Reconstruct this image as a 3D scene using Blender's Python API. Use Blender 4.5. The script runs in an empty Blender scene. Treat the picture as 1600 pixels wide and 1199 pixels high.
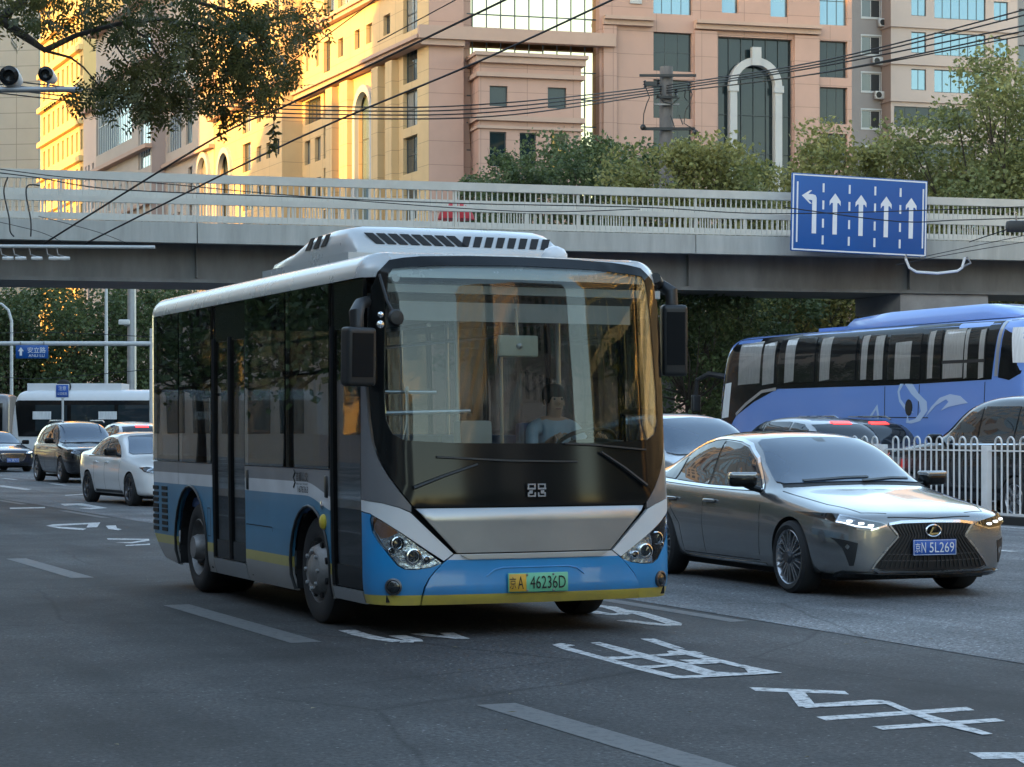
import bpy, bmesh, math, random
from mathutils import Vector, Matrix, geometry
from mathutils.bvhtree import BVHTree
R=math.radians
scene=bpy.context.scene
COL=scene.collection
random.seed(7)
# ------------------------------------------------------------------ camera, sky, sun, exposure
F=3400.; EYE=1.5; HY=672.; CX=800.            # focal length in photo pixels, eye height, horizon row, centre column
cam=bpy.data.cameras.new('camera'); camo=bpy.data.objects.new('camera',cam); COL.objects.link(camo)
cam.sensor_width=36; cam.lens=F/1600*36; cam.shift_y=(HY-599.5)/1600; cam.clip_start=.1; cam.clip_end=4000
camo.location=(0,0,EYE); camo.rotation_euler=(R(90),0,0); scene.camera=camo
TH=math.atan(1471/F)
U=Vector((-math.sin(TH),math.cos(TH),0)); N=Vector((math.cos(TH),math.sin(TH),0))   # along the street (away), across it
SUN_EL=R(9.5)
sdir=(-N*.975-U*.22).normalized()             # horizontal direction towards the sun
sun_az=math.atan2(sdir.x,sdir.y)              # clockwise from +Y
world=bpy.data.worlds.new('World'); scene.world=world; world.use_nodes=True
wn=world.node_tree.nodes; wl=world.node_tree.links
sky=wn.new('ShaderNodeTexSky'); sky.sky_type='NISHITA'; sky.sun_disc=False
sky.sun_elevation=SUN_EL; sky.sun_rotation=sun_az; sky.air_density=1.0; sky.dust_density=.6; sky.ozone_density=.4
wn['Background'].inputs[1].default_value=.15
wl.new(sky.outputs[0],wn['Background'].inputs[0])
sl=bpy.data.lights.new('sun','SUN'); sl.energy=2.7; sl.angle=R(.9); sl.color=(1,.52,.09)
so=bpy.data.objects.new('sun',sl); COL.objects.link(so)
sv=Vector((sdir.x*math.cos(SUN_EL),sdir.y*math.cos(SUN_EL),math.sin(SUN_EL)))
so.rotation_euler=(-sv).to_track_quat('-Z','Y').to_euler(); so.location=(-60,-20,60)
vs=scene.view_settings; vs.view_transform='Standard'; vs.look='None'; vs.gamma=1; vs.exposure=2.55
scene.cycles.max_bounces=7; scene.cycles.transparent_max_bounces=12; scene.cycles.glossy_bounces=4
scene.cycles.caustics_reflective=False; scene.cycles.caustics_refractive=False

# ------------------------------------------------------------------ helpers
def at(px,py,Y): return Vector(((px-CX)*Y/F,Y,EYE+(HY-py)*Y/F))
def gnd(px,py,z=0):
    Y=(EYE-z)*F/(py-HY); return Vector(((px-CX)*Y/F,Y,z))
def road(a,n,z=0): return U*a+N*n+Vector((0,0,z))
HEAD=math.atan2(-U.y,-U.x)                    # heading of traffic that comes towards the camera
def setp(o,label=None,cat=None,group=None,kind=None):
    if label: o['label']=label
    if cat: o['category']=cat
    if group: o['group']=group
    if kind: o['kind']=kind
    return o
def thing(name,label,cat,loc=(0,0,0),rz=0,group=None):
    o=bpy.data.objects.new(name,None); COL.objects.link(o); o.location=loc; o.rotation_euler=(0,0,rz)
    return setp(o,label,cat,group)
def link(name,me,parent=None,mats=None):
    o=bpy.data.objects.new(name,me); COL.objects.link(o)
    if parent is not None: o.parent=parent
    if mats is not None:
        me.materials.clear()
        for m in (mats if isinstance(mats,(list,tuple)) else [mats]): me.materials.append(m)
    return o
class MB:
    def __init__(s): s.v=[]; s.f=[]; s.m=[]
    def quad(s,a,b,c,d,m=0):
        i=len(s.v); s.v+=[tuple(a),tuple(b),tuple(c),tuple(d)]; s.f.append((i,i+1,i+2,i+3)); s.m.append(m)
    def poly(s,pts,m=0):
        i=len(s.v); s.v+=[tuple(p) for p in pts]; s.f.append(tuple(range(i,i+len(pts)))); s.m.append(m)
    def box(s,x0,x1,y0,y1,z0,z1,m=0,T=None):
        P=[Vector((x,y,z)) for z in (z0,z1) for y in (y0,y1) for x in (x0,x1)]
        if T is not None: P=[T@p for p in P]
        i=len(s.v); s.v+=[tuple(p) for p in P]
        for f in ((0,2,3,1),(4,5,7,6),(0,1,5,4),(2,6,7,3),(0,4,6,2),(1,3,7,5)): s.f.append(tuple(i+k for k in f)); s.m.append(m)
        return s
    def tube(s,pts,r,n=6,m=0,cap=True):
        pts=[Vector(p) for p in pts]; rr=r if isinstance(r,(list,tuple)) else [r]*len(pts)
        i0=len(s.v); L=len(pts); pa=None
        for k,p in enumerate(pts):
            d=(pts[min(k+1,L-1)]-pts[max(k-1,0)])
            if d.length<1e-9: d=Vector((0,0,1))
            d.normalize()
            if pa is None: pa=d.orthogonal().normalized()
            pa=(pa-d*pa.dot(d))
            if pa.length<1e-6: pa=d.orthogonal()
            pa.normalize(); b=d.cross(pa)
            for j in range(n):
                t=2*math.pi*j/n; s.v.append(tuple(p+(pa*math.cos(t)+b*math.sin(t))*rr[k]))
        for k in range(L-1):
            for j in range(n):
                a=i0+k*n+j; b_=i0+k*n+(j+1)%n; s.f.append((a,b_,b_+n,a+n)); s.m.append(m)
        if cap:
            s.f.append(tuple(i0+j for j in reversed(range(n)))); s.m.append(m)
            s.f.append(tuple(i0+(L-1)*n+j for j in range(n))); s.m.append(m)
        return s
    def lathe(s,prof,n=24,axis='y',c=(0,0,0),m=0,sy=1):     # prof: (radius, along-axis)
        i0=len(s.v); c=Vector(c)
        for (r,h) in prof:
            for j in range(n):
                t=2*math.pi*j/n; p,q=r*math.cos(t),r*math.sin(t)
                v={'y':(p,h*sy,q),'z':(p,q,h*sy),'x':(h*sy,p,q)}[axis]; s.v.append(tuple(c+Vector(v)))
        for k in range(len(prof)-1):
            for j in range(n):
                a=i0+k*n+j; b=i0+k*n+(j+1)%n; s.f.append((a,b,b+n,a+n)); s.m.append(m)
        return s
    def mesh(s,name='m',smooth=False,merge=0):
        me=bpy.data.meshes.new(name); me.from_pydata(s.v,[],s.f); me.update()
        if any(s.m): me.polygons.foreach_set('material_index',s.m)
        if merge or smooth:
            bm=bmesh.new(); bm.from_mesh(me)
            if merge: bmesh.ops.remove_doubles(bm,verts=bm.verts,dist=merge)
            bmesh.ops.recalc_face_normals(bm,faces=bm.faces)
            bm.to_mesh(me); bm.free()
        if smooth: shade(me)
        return me
    def build(s,name,mats,parent=None,smooth=False,merge=0):
        return link(name,s.mesh(name,smooth,merge),parent,mats)
def shade(me,ang=40):
    for p in me.polygons: p.use_smooth=True
    me.set_sharp_from_angle(angle=R(ang))
def bevel_box(sx,sy,sz,b=.02,seg=2):
    bm=bmesh.new(); bmesh.ops.create_cube(bm,size=1); bmesh.ops.scale(bm,vec=(sx,sy,sz),verts=bm.verts)
    bmesh.ops.bevel(bm,geom=bm.edges[:],offset=b,segments=seg,affect='EDGES',profile=.6)
    me=bpy.data.meshes.new('bb'); bm.to_mesh(me); bm.free(); shade(me,50); return me
def copy_tree(o,parent=None):
    c=o.copy(); COL.objects.link(c)
    if parent is not None: c.parent=parent
    for ch in list(o.children): copy_tree(ch,c)
    return c
def lerp(a,b,t): return a+(b-a)*t
def tab(T,x):                                  # smooth table lookup
    ks=sorted(T); 
    if x<=ks[0]: return T[ks[0]]
    if x>=ks[-1]: return T[ks[-1]]
    for i in range(len(ks)-1):
        if ks[i]<=x<=ks[i+1]:
            t=(x-ks[i])/(ks[i+1]-ks[i]); return lerp(T[ks[i]],T[ks[i+1]],t)
# tessellate a 2-D polygon (with holes) on a grid
def dens(loop,step):
    out=[]; L=len(loop)
    for i in range(L):
        a=Vector(loop[i]); b=Vector(loop[(i+1)%L]); k=max(1,int(math.ceil((b-a).length/step)))
        for j in range(k): out.append(a.lerp(b,j/k))
    return out
def tess(outer,holes=(),step=.08):
    loops=[dens(outer,step)]+[dens(h,step) for h in holes]
    V=[];E=[]
    for lp in loops:
        i=len(V); V+=[Vector((p[0],p[1])) for p in lp]; n=len(lp); E+=[(i+k,i+(k+1)%n) for k in range(n)]
    xs=[p[0] for p in V]; ys=[p[1] for p in V]
    def inside(x,y,lp):
        r=False; j=len(lp)-1
        for i in range(len(lp)):
            xi,yi=lp[i][0],lp[i][1]; xj,yj=lp[j][0],lp[j][1]
            if (yi>y)!=(yj>y) and x<(xj-xi)*(y-yi)/(yj-yi)+xi: r=not r
            j=i
        return r
    def near(x,y):
        m=step*.45
        return any(abs(p[0]-x)<m and abs(p[1]-y)<m for p in V[:nb])
    nb=len(V); x=min(xs)+step*.5; y0=min(ys)+step*.5
    G=[]
    while x<max(xs):
        y=y0
        while y<max(ys):
            if inside(x,y,loops[0]) and not any(inside(x,y,h) for h in loops[1:]) and not near(x,y): G.append(Vector((x,y)))
            y+=step
        x+=step
    rv,re,rf,*_=geometry.delaunay_2d_cdt(V+G,E,[],1,1e-5)
    out=[]
    for f in rf:
        cx=sum(rv[i].x for i in f)/3; cy=sum(rv[i].y for i in f)/3
        if inside(cx,cy,loops[0]) and not any(inside(cx,cy,h) for h in loops[1:]): out.append(f)
    return rv,out
def sheet(name,outer,fn,mats,parent,holes=(),step=.08,thick=0,smooth=True,off=0):
    """a panel: 2-D polygon mapped by fn(a,b,offset) to 3-D, given thickness"""
    rv,rf=tess(outer,holes,step)
    V=[fn(p.x,p.y,off) for p in rv]; Fc=[tuple(f) for f in rf]; n=len(V)
    if thick:
        V+=[fn(p.x,p.y,off-thick) for p in rv]
        cnt={}
        for f in rf:
            for k in range(3):
                e=(f[k],f[(k+1)%3]); cnt[e]=cnt.get(e,0)+1
        Fc+=[tuple(n+i for i in reversed(f)) for f in rf]
        for (a,b) in cnt:
            if (b,a) not in cnt: Fc.append((b,a,a+n,b+n))
    me=bpy.data.meshes.new(name); me.from_pydata([tuple(v) for v in V],[],Fc); me.update()
    bm=bmesh.new(); bm.from_mesh(me); bmesh.ops.recalc_face_normals(bm,faces=bm.faces); bm.to_mesh(me); bm.free()
    if smooth: shade(me,35)
    return link(name,me,parent,mats)
def mirror_poly(h): return h+[(-y,z) for (y,z) in reversed(h) if abs(y)>1e-6]
def textmesh(body,w,h,thick=0):
    c=bpy.data.curves.new('txt','FONT'); c.body=body; c.align_x='CENTER'; c.resolution_u=3
    o=bpy.data.objects.new('txt',c); COL.objects.link(o); bpy.context.view_layer.update()
    dg=bpy.context.evaluated_depsgraph_get(); me=bpy.data.meshes.new_from_object(o.evaluated_get(dg))
    bpy.data.objects.remove(o); bpy.data.curves.remove(c)
    xs=[v.co.x for v in me.vertices]; ys=[v.co.y for v in me.vertices]
    x0,x1,y0,y1=min(xs),max(xs),min(ys),max(ys)
    for v in me.vertices: v.co=Vector(((v.co.x-(x0+x1)/2)/(x1-x0)*w,(v.co.y-(y0+y1)/2)/(y1-y0)*h,0))
    return me
# ------------------------------------------------------------------ materials
def mat(name,col,rough=.5,metal=0,var=0,vscale=3,bump=0,bscale=40,spec=.5,coat=0,emit=None,estr=0,space='Object',stretch=None):
    m=bpy.data.materials.new(name); m.use_nodes=True; nt=m.node_tree; nd=nt.nodes; p=nd['Principled BSDF']
    p.inputs['Base Color'].default_value=(*col,1); p.inputs['Roughness'].default_value=rough; p.inputs['Metallic'].default_value=metal
    p.inputs['Specular IOR Level'].default_value=spec; p.inputs['Coat Weight'].default_value=coat; p.inputs['Coat Roughness'].default_value=.04
    if emit: p.inputs['Emission Color'].default_value=(*emit,1); p.inputs['Emission Strength'].default_value=estr
    if var or bump:
        tc=nd.new('ShaderNodeTexCoord'); mp=nd.new('ShaderNodeMapping'); nt.links.new(tc.outputs[space],mp.inputs[0])
        if stretch: mp.inputs['Scale'].default_value=stretch
        if var:
            n=nd.new('ShaderNodeTexNoise'); n.inputs['Scale'].default_value=vscale; n.inputs['Detail'].default_value=7; n.inputs['Roughness'].default_value=.65
            r=nd.new('ShaderNodeMapRange'); r.inputs[1].default_value=.28; r.inputs[2].default_value=.72; r.inputs[3].default_value=1-var; r.inputs[4].default_value=1+var
            mx=nd.new('ShaderNodeMix'); mx.data_type='RGBA'; mx.blend_type='MULTIPLY'; mx.inputs[0].default_value=1
            nt.links.new(mp.outputs[0],n.inputs['Vector']); nt.links.new(n.outputs[0],r.inputs[0]); mx.inputs[6].default_value=(*col,1); nt.links.new(r.outputs[0],mx.inputs[7]); nt.links.new(mx.outputs[2],p.inputs['Base Color'])
            r2=nd.new('ShaderNodeMapRange'); r2.inputs[3].default_value=max(0,rough-.12); r2.inputs[4].default_value=min(1,rough+.12)
            nt.links.new(n.outputs[0],r2.inputs[0]); nt.links.new(r2.outputs[0],p.inputs['Roughness'])
        if bump:
            n2=nd.new('ShaderNodeTexNoise'); n2.inputs['Scale'].default_value=bscale; n2.inputs['Detail'].default_value=4
            b=nd.new('ShaderNodeBump'); b.inputs['Strength'].default_value=bump; b.inputs['Distance'].default_value=.02
            nt.links.new(mp.outputs[0],n2.inputs['Vector']); nt.links.new(n2.outputs[0],b.inputs['Height']); nt.links.new(b.outputs[0],p.inputs['Normal'])
    return m
def thin_glass(name,tint,rough=.0,boost=1.0,wave=0,wscale=1.5):
    """single-sheet glass: tinted see-through plus a Fresnel mirror"""
    m=bpy.data.materials.new(name); m.use_nodes=True; nt=m.node_tree; nd=nt.nodes; nd.remove(nd['Principled BSDF'])
    out=nd['Material Output']; tr=nd.new('ShaderNodeBsdfTransparent'); tr.inputs[0].default_value=(*tint,1)
    gl=nd.new('ShaderNodeBsdfGlossy'); gl.inputs['Roughness'].default_value=rough; gl.inputs['Color'].default_value=(.95,.97,1,1)
    fr=nd.new('ShaderNodeFresnel'); fr.inputs[0].default_value=1.52
    ml=nd.new('ShaderNodeMath'); ml.operation='MULTIPLY'; ml.inputs[1].default_value=boost; ml.use_clamp=True
    mx=nd.new('ShaderNodeMixShader'); nt.links.new(fr.outputs[0],ml.inputs[0]); nt.links.new(ml.outputs[0],mx.inputs[0]); nt.links.new(tr.outputs[0],mx.inputs[1]); nt.links.new(gl.outputs[0],mx.inputs[2]); nt.links.new(mx.outputs[0],out.inputs[0])
    if wave:
        tc=nd.new('ShaderNodeTexCoord'); n=nd.new('ShaderNodeTexNoise'); n.inputs['Scale'].default_value=wscale; n.inputs['Detail'].default_value=1
        b=nd.new('ShaderNodeBump'); b.inputs['Strength'].default_value=wave; b.inputs['Distance'].default_value=.05
        nt.links.new(tc.outputs['Object'],n.inputs['Vector']); nt.links.new(n.outputs[0],b.inputs['Height']); nt.links.new(b.outputs[0],gl.inputs['Normal']); nt.links.new(b.outputs[0],fr.inputs['Normal'])
    return m
def dark_glass(name,col=(.012,.016,.02),rough=.02,wave=0,wscale=.5,spec=.9):
    m=mat(name,col,rough,0,spec=spec)
    if wave:
        nt=m.node_tree; nd=nt.nodes; tc=nd.new('ShaderNodeTexCoord'); n=nd.new('ShaderNodeTexNoise'); n.inputs['Scale'].default_value=wscale; n.inputs['Detail'].default_value=1
        b=nd.new('ShaderNodeBump'); b.inputs['Strength'].default_value=wave; b.inputs['Distance'].default_value=.1
        nt.links.new(tc.outputs['Object'],n.inputs['Vector']); nt.links.new(n.outputs[0],b.inputs['Height']); nt.links.new(b.outputs[0],nd['Principled BSDF'].inputs['Normal'])
    return m
M={}
def setmat():
    M['white']=mat('white_paint',(.70,.71,.72),.35,coat=.3,var=.04,vscale=2)
    M['silver']=mat('silver_paint',(.45,.46,.47),.32,.6,var=.05,vscale=2,coat=.3)
    M['greypaint']=mat('grey_paint',(.17,.17,.18),.35,.2,var=.06,coat=.3)
    M['black']=mat('black_gloss',(.008,.009,.010),.10,spec=.28)
    M['trim']=mat('black_plastic',(.018,.019,.02),.45,var=.1,vscale=8)
    M['rubber']=mat('tyre_rubber',(.022,.022,.023),.8,var=.25,vscale=6,bump=.1)
    M['seal']=mat('rubber_seal',(.006,.006,.007),.6)
    M['chrome']=mat('chrome',(.75,.76,.78),.12,1)
    M['alloy']=mat('alloy',(.42,.43,.45),.28,.9,var=.08)
    M['darkalloy']=mat('dark_alloy',(.12,.12,.13),.3,.8)
    M['steel']=mat('steel_wheel',(.24,.235,.23),.5,.5,var=.35,vscale=9)
    M['lens']=thin_glass('lamp_lens',(.92,.95,.97),0,1.4)
    M['lampbowl']=mat('lamp_reflector',(.7,.72,.74),.18,1,bump=.5,bscale=28)
    M['amber']=mat('amber_lens',(.55,.16,.02),.25,spec=.7)
    M['redlens']=mat('red_lens',(.5,.01,.012),.2)
    M['redlit']=mat('lit_brake_light',(.6,.02,.02),.3,emit=(1,.03,.025),estr=.8)
    M['led']=mat('lit_led',(.8,.8,.8),.3,emit=(.93,.97,1),estr=.4)
    M['yellow']=mat('yellow_paint',(.62,.47,.05),.4,var=.05)
    M['plateblue']=mat('plate_blue',(.02,.10,.42),.45)
    M['plategreen']=mat('plate_green',(.16,.50,.30),.45)
    M['plateyel']=mat('plate_yellow',(.62,.36,.04),.45)
    M['ink']=mat('ink',(.012,.012,.012),.6)
    M['paper']=mat('white_print',(.78,.79,.8),.5)
    M['glass']=dark_glass('dark_glass')
    M['glassblue']=dark_glass('window_glass',(.02,.03,.038),.015)
    M['undercar']=mat('underbody',(.008,.008,.008),.9)
    M['galv']=mat('galvanised',(.36,.37,.38),.45,.5,var=.15,vscale=4)
    M['galvpale']=mat('painted_steel_pale',(.50,.52,.52),.5,var=.12,vscale=2)
    M['bark']=mat('bark',(.045,.036,.028),.9,var=.35,vscale=6,bump=.6,bscale=18)
    M['cable']=mat('cable',(.012,.012,.012),.6)
    M['concrete']=mat('concrete',(.30,.29,.28),.85,var=.2,vscale=1.5,bump=.15)
setmat()
# ------------------------------------------------------------------ ground, road, markings
def road_mat(name,col,col2,seed,crack=.35):
    m=bpy.data.materials.new(name); m.use_nodes=True; nt=m.node_tree; nd=nt.nodes; L=nt.links; p=nd['Principled BSDF']
    tc=nd.new('ShaderNodeTexCoord'); mp=nd.new('ShaderNodeMapping'); mp.inputs['Location'].default_value=(seed,seed*2,0); L.new(tc.outputs['Object'],mp.inputs[0])
    big=nd.new('ShaderNodeTexNoise'); big.inputs['Scale'].default_value=.35; big.inputs['Detail'].default_value=6; big.inputs['Roughness'].default_value=.7
    st=nd.new('ShaderNodeMapping'); st.inputs['Scale'].default_value=(1.6,.12,1); L.new(mp.outputs[0],st.inputs[0])
    streak=nd.new('ShaderNodeTexNoise'); streak.inputs['Scale'].default_value=1.0; streak.inputs['Detail'].default_value=5
    fine=nd.new('ShaderNodeTexNoise'); fine.inputs['Scale'].default_value=30; fine.inputs['Detail'].default_value=5; fine.inputs['Roughness'].default_value=.8
    vo=nd.new('ShaderNodeTexVoronoi'); vo.inputs['Scale'].default_value=38
    for a in (big,fine,vo): L.new(mp.outputs[0],a.inputs['Vector'])
    L.new(st.outputs[0],streak.inputs['Vector'])
    def mr(src,a,b,c,d):
        r=nd.new('ShaderNodeMapRange'); L.new(src,r.inputs[0]); r.inputs[1].default_value=a; r.inputs[2].default_value=b; r.inputs[3].default_value=c; r.inputs[4].default_value=d; return r.outputs[0]
    def mul(a,b):
        x=nd.new('ShaderNodeMath'); x.operation='MULTIPLY'; L.new(a,x.inputs[0]); L.new(b,x.inputs[1]); return x.outputs[0]
    v=mul(mul(mr(big.outputs[0],.3,.7,.62,1.42),mr(streak.outputs[0],.3,.7,.66,1.36)),mul(mr(fine.outputs[0],.38,.64,.25,2.2),mr(vo.outputs['Distance'],0,.5,.7,1.35)))
    mx=nd.new('ShaderNodeMix'); mx.data_type='RGBA'; L.new(mr(big.outputs[0],.35,.65,0,1),mx.inputs[0]); mx.inputs[6].default_value=(*col,1); mx.inputs[7].default_value=(*col2,1)
    # sealed cracks and pale aggregate specks
    cw=nd.new('ShaderNodeTexNoise'); cw.inputs['Scale'].default_value=.8; cw.inputs['Detail'].default_value=5; L.new(mp.outputs[0],cw.inputs['Vector'])
    cm_=nd.new('ShaderNodeMix'); cm_.data_type='VECTOR'; cm_.inputs[0].default_value=.22; L.new(mp.outputs[0],cm_.inputs[4]); L.new(cw.outputs['Color'],cm_.inputs[5])
    ck=nd.new('ShaderNodeTexVoronoi'); ck.feature='DISTANCE_TO_EDGE'; ck.inputs['Scale'].default_value=.28; L.new(cm_.outputs[1],ck.inputs['Vector'])
    v=mul(v,mr(ck.outputs['Distance'],.0,.006,.55,1.0))
    sp_=nd.new('ShaderNodeTexVoronoi'); sp_.inputs['Scale'].default_value=17; L.new(mp.outputs[0],sp_.inputs['Vector'])
    v=mul(v,mr(sp_.outputs['Distance'],.07,.17,3.4,1.0))
    m2=nd.new('ShaderNodeMix'); m2.data_type='RGBA'; m2.blend_type='MULTIPLY'; m2.inputs[0].default_value=1; L.new(mx.outputs[2],m2.inputs[6]); L.new(v,m2.inputs[7])
    L.new(m2.outputs[2],p.inputs['Base Color']); L.new(mr(fine.outputs[0],.2,.8,.62,.9),p.inputs['Roughness'])
    p.inputs['Specular IOR Level'].default_value=.35
    b=nd.new('ShaderNodeBump'); b.inputs['Strength'].default_value=.5; b.inputs['Distance'].default_value=.01; L.new(fine.outputs[0],b.inputs['Height']); L.new(b.outputs[0],p.inputs['Normal'])
    return m
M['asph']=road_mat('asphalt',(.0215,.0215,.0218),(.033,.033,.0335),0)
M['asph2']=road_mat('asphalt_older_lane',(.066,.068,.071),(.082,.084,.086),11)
M['pave']=road_mat('paving',(.16,.155,.15),(.19,.185,.18),5)
def paint_mat(name,col,wear):
    m=bpy.data.materials.new(name); m.use_nodes=True; nt=m.node_tree; nd=nt.nodes; L=nt.links; p=nd['Principled BSDF']
    tc=nd.new('ShaderNodeTexCoord'); n=nd.new('ShaderNodeTexNoise'); n.inputs['Scale'].default_value=14; n.inputs['Detail'].default_value=9; n.inputs['Roughness'].default_value=.75; L.new(tc.outputs['Object'],n.inputs['Vector'])
    r=nd.new('ShaderNodeMapRange'); L.new(n.outputs[0],r.inputs[0]); r.inputs[1].default_value=wear-.06; r.inputs[2].default_value=wear+.09
    mx=nd.new('ShaderNodeMix'); mx.data_type='RGBA'; L.new(r.outputs[0],mx.inputs[0]); mx.inputs[6].default_value=(.06,.062,.065,1); mx.inputs[7].default_value=(*col,1); L.new(mx.outputs[2],p.inputs['Base Color']); p.inputs['Roughness'].default_value=.7
    return m
M['mark']=paint_mat('road_paint',(.58,.58,.57),.43)
M['markworn']=paint_mat('worn_road_paint',(.125,.125,.123),.42)
g=MB(); g.quad((-2500,-2500,-.01),(2500,-2500,-.01),(2500,3000,-.01),(-2500,3000,-.01))
setp(g.build('ground',M['pave']),kind='structure')
def roadsheet(name,a0,a1,n0,n1,z,m,jag=0):
    bl=[]; k=60
    for i in range(k+1):
        a=lerp(a0,a1,i/k); bl.append((n0+(random.uniform(-jag,jag) if jag else 0),a,z))
    b=MB(); b.poly(bl+[(n1,a1,z),(n1,a0,z)][0:2])
    o=b.build(name,m); o.rotation_euler=(0,0,TH); return o
rd=setp(roadsheet('road',-120,420,-6.5,41,0.0,M['asph']),kind='structure')
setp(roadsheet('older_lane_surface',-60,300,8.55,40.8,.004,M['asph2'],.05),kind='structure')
def paint(name,pts,m='mark',z=.003,par=rd):
    b=MB(); b.poly([(p[0],p[1],z) for p in pts]); o=b.build(name,M[m]); 
    o.parent=par; o.matrix_parent_inverse=par.matrix_world.inverted() if False else Matrix.Rotation(-TH,4,'Z'); return o
def rpaint(name,a0,a1,n0,n1,m='mark',z=None):
    z=z or (.003 if n0<8.5 else .007)
    return paint(name,[road(a0,n0),road(a0,n1),road(a1,n1),road(a1,n0)],m,z)
for k in range(-1,12):
    nc=4.64 if k<1 else 4.76; rpaint('lane_dash',7.35+7.3*k,10.95+7.3*k,nc-.115,nc+.115,'markworn')
    rpaint('lane_dash',7.6+7.3*k,11.2+7.3*k,8.30,8.46,'markworn')
for k in range(0,14):
    if k>4: rpaint('lane_dash',7.5+7.3*k,9.6+7.3*k,12.2,12.35)
    rpaint('lane_dash',7.5+7.3*k,9.6+7.3*k,16.2,16.35)
rpaint('edge_line',-20,120,20.2,20.35)
rpaint('edge_line',-20,160,1.0,1.12,'markworn')
def px(off,sc,pts): return [gnd(off[0]+x/sc,off[1]+y/sc) for x,y in pts]
def plines(name,off,sc,polys,m='mark'):
    o=None
    b=MB()
    for q in polys: b.poly([(p[0],p[1],.0028+(.004 if (off[1]==740 and q[0][1]<500) else 0)+.0006*(len(b.f)%4)) for p in px(off,sc,q)])
    o=b.build(name,M[m]); o.parent=rd; o.matrix_parent_inverse=Matrix.Rotation(-TH,4,'Z'); return o
plines('road_lettering',(1050,980),2.909,[
 [(350,275),(380,292),(805,308),(785,293)],[(525,297),(605,300),(660,366),(575,364)],
 [(570,357),(610,371),(700,366),(985,352),(960,335),(900,333),(640,352)],[(935,337),(990,340),(1080,378),(1260,428),(1460,490),(1410,493),(1220,448),(1060,390)],
 [(655,410),(700,427),(1375,380),(1340,365)],[(910,455),(960,470),(1515,430),(1470,417)]])
plines('road_lettering',(1050,980),2.909,[[(1350,572),(1410,602),(1750,596),(1700,572)],[(1560,600),(1640,597),(1760,660),(1660,662)]])
def c5(x,y): return (520+x/2.7586,920+y/2.7586)
def c6(x,y): return (1050+x/2.909,980+y/2.909)
Q=[ [c5(945,243),c5(985,236),c5(1045,246),c5(1010,252),c5(1160,293),c5(1300,330),c5(1480,374),c5(1600,388),c5(1470,390),c5(1290,345),c5(1150,305),c5(990,262)],
    [c5(1110,235),c5(1150,232),c5(1300,270),c5(1430,305),c6(60,165),c6(200,205),c6(350,213),c6(170,228),c6(-20,172),c5(1400,318),c5(1270,285)],
    [c5(1325,218),c5(1385,217),c5(1520,262),c6(0,92),c6(180,140),c6(360,182),c6(500,210),c6(350,214),c6(330,190),c6(150,150),c6(-20,108),c5(1500,275)],
    [c5(1150,297),c5(1260,295),c5(1450,282),c5(1440,272),c5(1560,272),c5(1600,282),c5(1450,292),c5(1200,310)],
    [c5(1300,338),c5(1420,332),c5(1540,322),c6(30,152),c6(200,150),c6(280,165),c6(120,172),c5(1480,335),c5(1340,350)],
    [c6(-30,228),c6(140,222),c6(330,212),c6(470,206),c6(500,212),c6(340,222),c6(150,232),c6(0,238)]]
b=MB()
for i,q in enumerate(Q): b.poly([(*gnd(x,y).xy,.0028+.0006*i) for x,y in q])
o=b.build('road_lettering',M['mark']); o.parent=rd; o.matrix_parent_inverse=Matrix.Rotation(-TH,4,'Z')
def stroke(name,pts,w,m='mark'):                # painted curve, width measured on the road
    P=[gnd(*c5(x,y)) for x,y in pts]; b=MB()
    for i in range(len(P)-1):
        d=(P[i+1]-P[i]).normalized(); s=Vector((-d.y,d.x,0))*w/2; z=Vector((0,0,.003+.0006*(i%3)))
        b.quad(P[i]-s+z,P[i]+s+z,P[i+1]+s+z,P[i+1]-s+z)
    o=b.build(name,M[m]); o.parent=rd; o.matrix_parent_inverse=Matrix.Rotation(-TH,4,'Z')
stroke('road_numeral',[(1120,74),(1190,80),(1240,95),(1262,106),(1235,113),(1170,110),(1110,99)],.13)
stroke('road_numeral',[(1240,94),(1310,104),(1400,130),(1470,152),(1465,160),(1400,156),(1320,146),(1250,137)],.13)
stroke('road_numeral',[(60,180),(120,200),(200,218),(290,230),(350,230),(345,222),(300,210),(275,203)],.13)
stroke('road_numeral',[(360,195),(430,205),(520,212),(560,218),(520,205),(490,192)],.11)
plines('turn_arrow',(0,740),5.333,[[(380,440),(440,428),(835,411),(830,421),(450,441)],[(395,444),(455,445),(720,464),(690,476),(500,462)],[(740,420),(835,413),(810,452),(720,455)],[(880,440),(965,437),(975,460),(1015,470),(985,478),(905,467)]])
plines('turn_arrow',(0,740),5.333,[[(500,256),(680,250),(895,290),(760,301),(655,292),(800,286),(640,266),(540,272)]])
plines('lane_dash',(0,740),5.333,[[(80,289),(375,283),(375,292),(85,298)]])
plines('lane_dash',(0,740),5.333,[[(540,182),(700,171),(700,178),(545,189)]])
plines('lane_dash',(0,740),5.333,[[(0,102),(30,102),(265,133),(220,141),(0,112)]])
plines('road_lettering',(0,740),5.333,[[(890,543),(1240,547),(1245,555),(900,552)],[(960,578),(1100,574),(1240,549),(1245,562),(1100,584)],[(1045,600),(1250,587),(1250,597),(1050,606)]])
# raised far pavement and kerb beyond the carriageway
def strip(name,a0,a1,n0,n1,z0,z1,m):
    b=MB(); b.box(n0,n1,a0,a1,z0,z1); o=b.build(name,m); o.rotation_euler=(0,0,TH); return setp(o,kind='structure')
strip('far_pavement',-60,137,36.2,54,-.02,.13,M['pave'])
strip('far_kerb',-60,137,35.95,36.18,-.02,.15,M['concrete'])
strip('near_pavement',-120,260,-13,-1.4,-.02,.13,M['pave'])
strip('near_kerb',-120,260,-1.38,-1.15,-.02,.15,M['concrete'])
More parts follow.
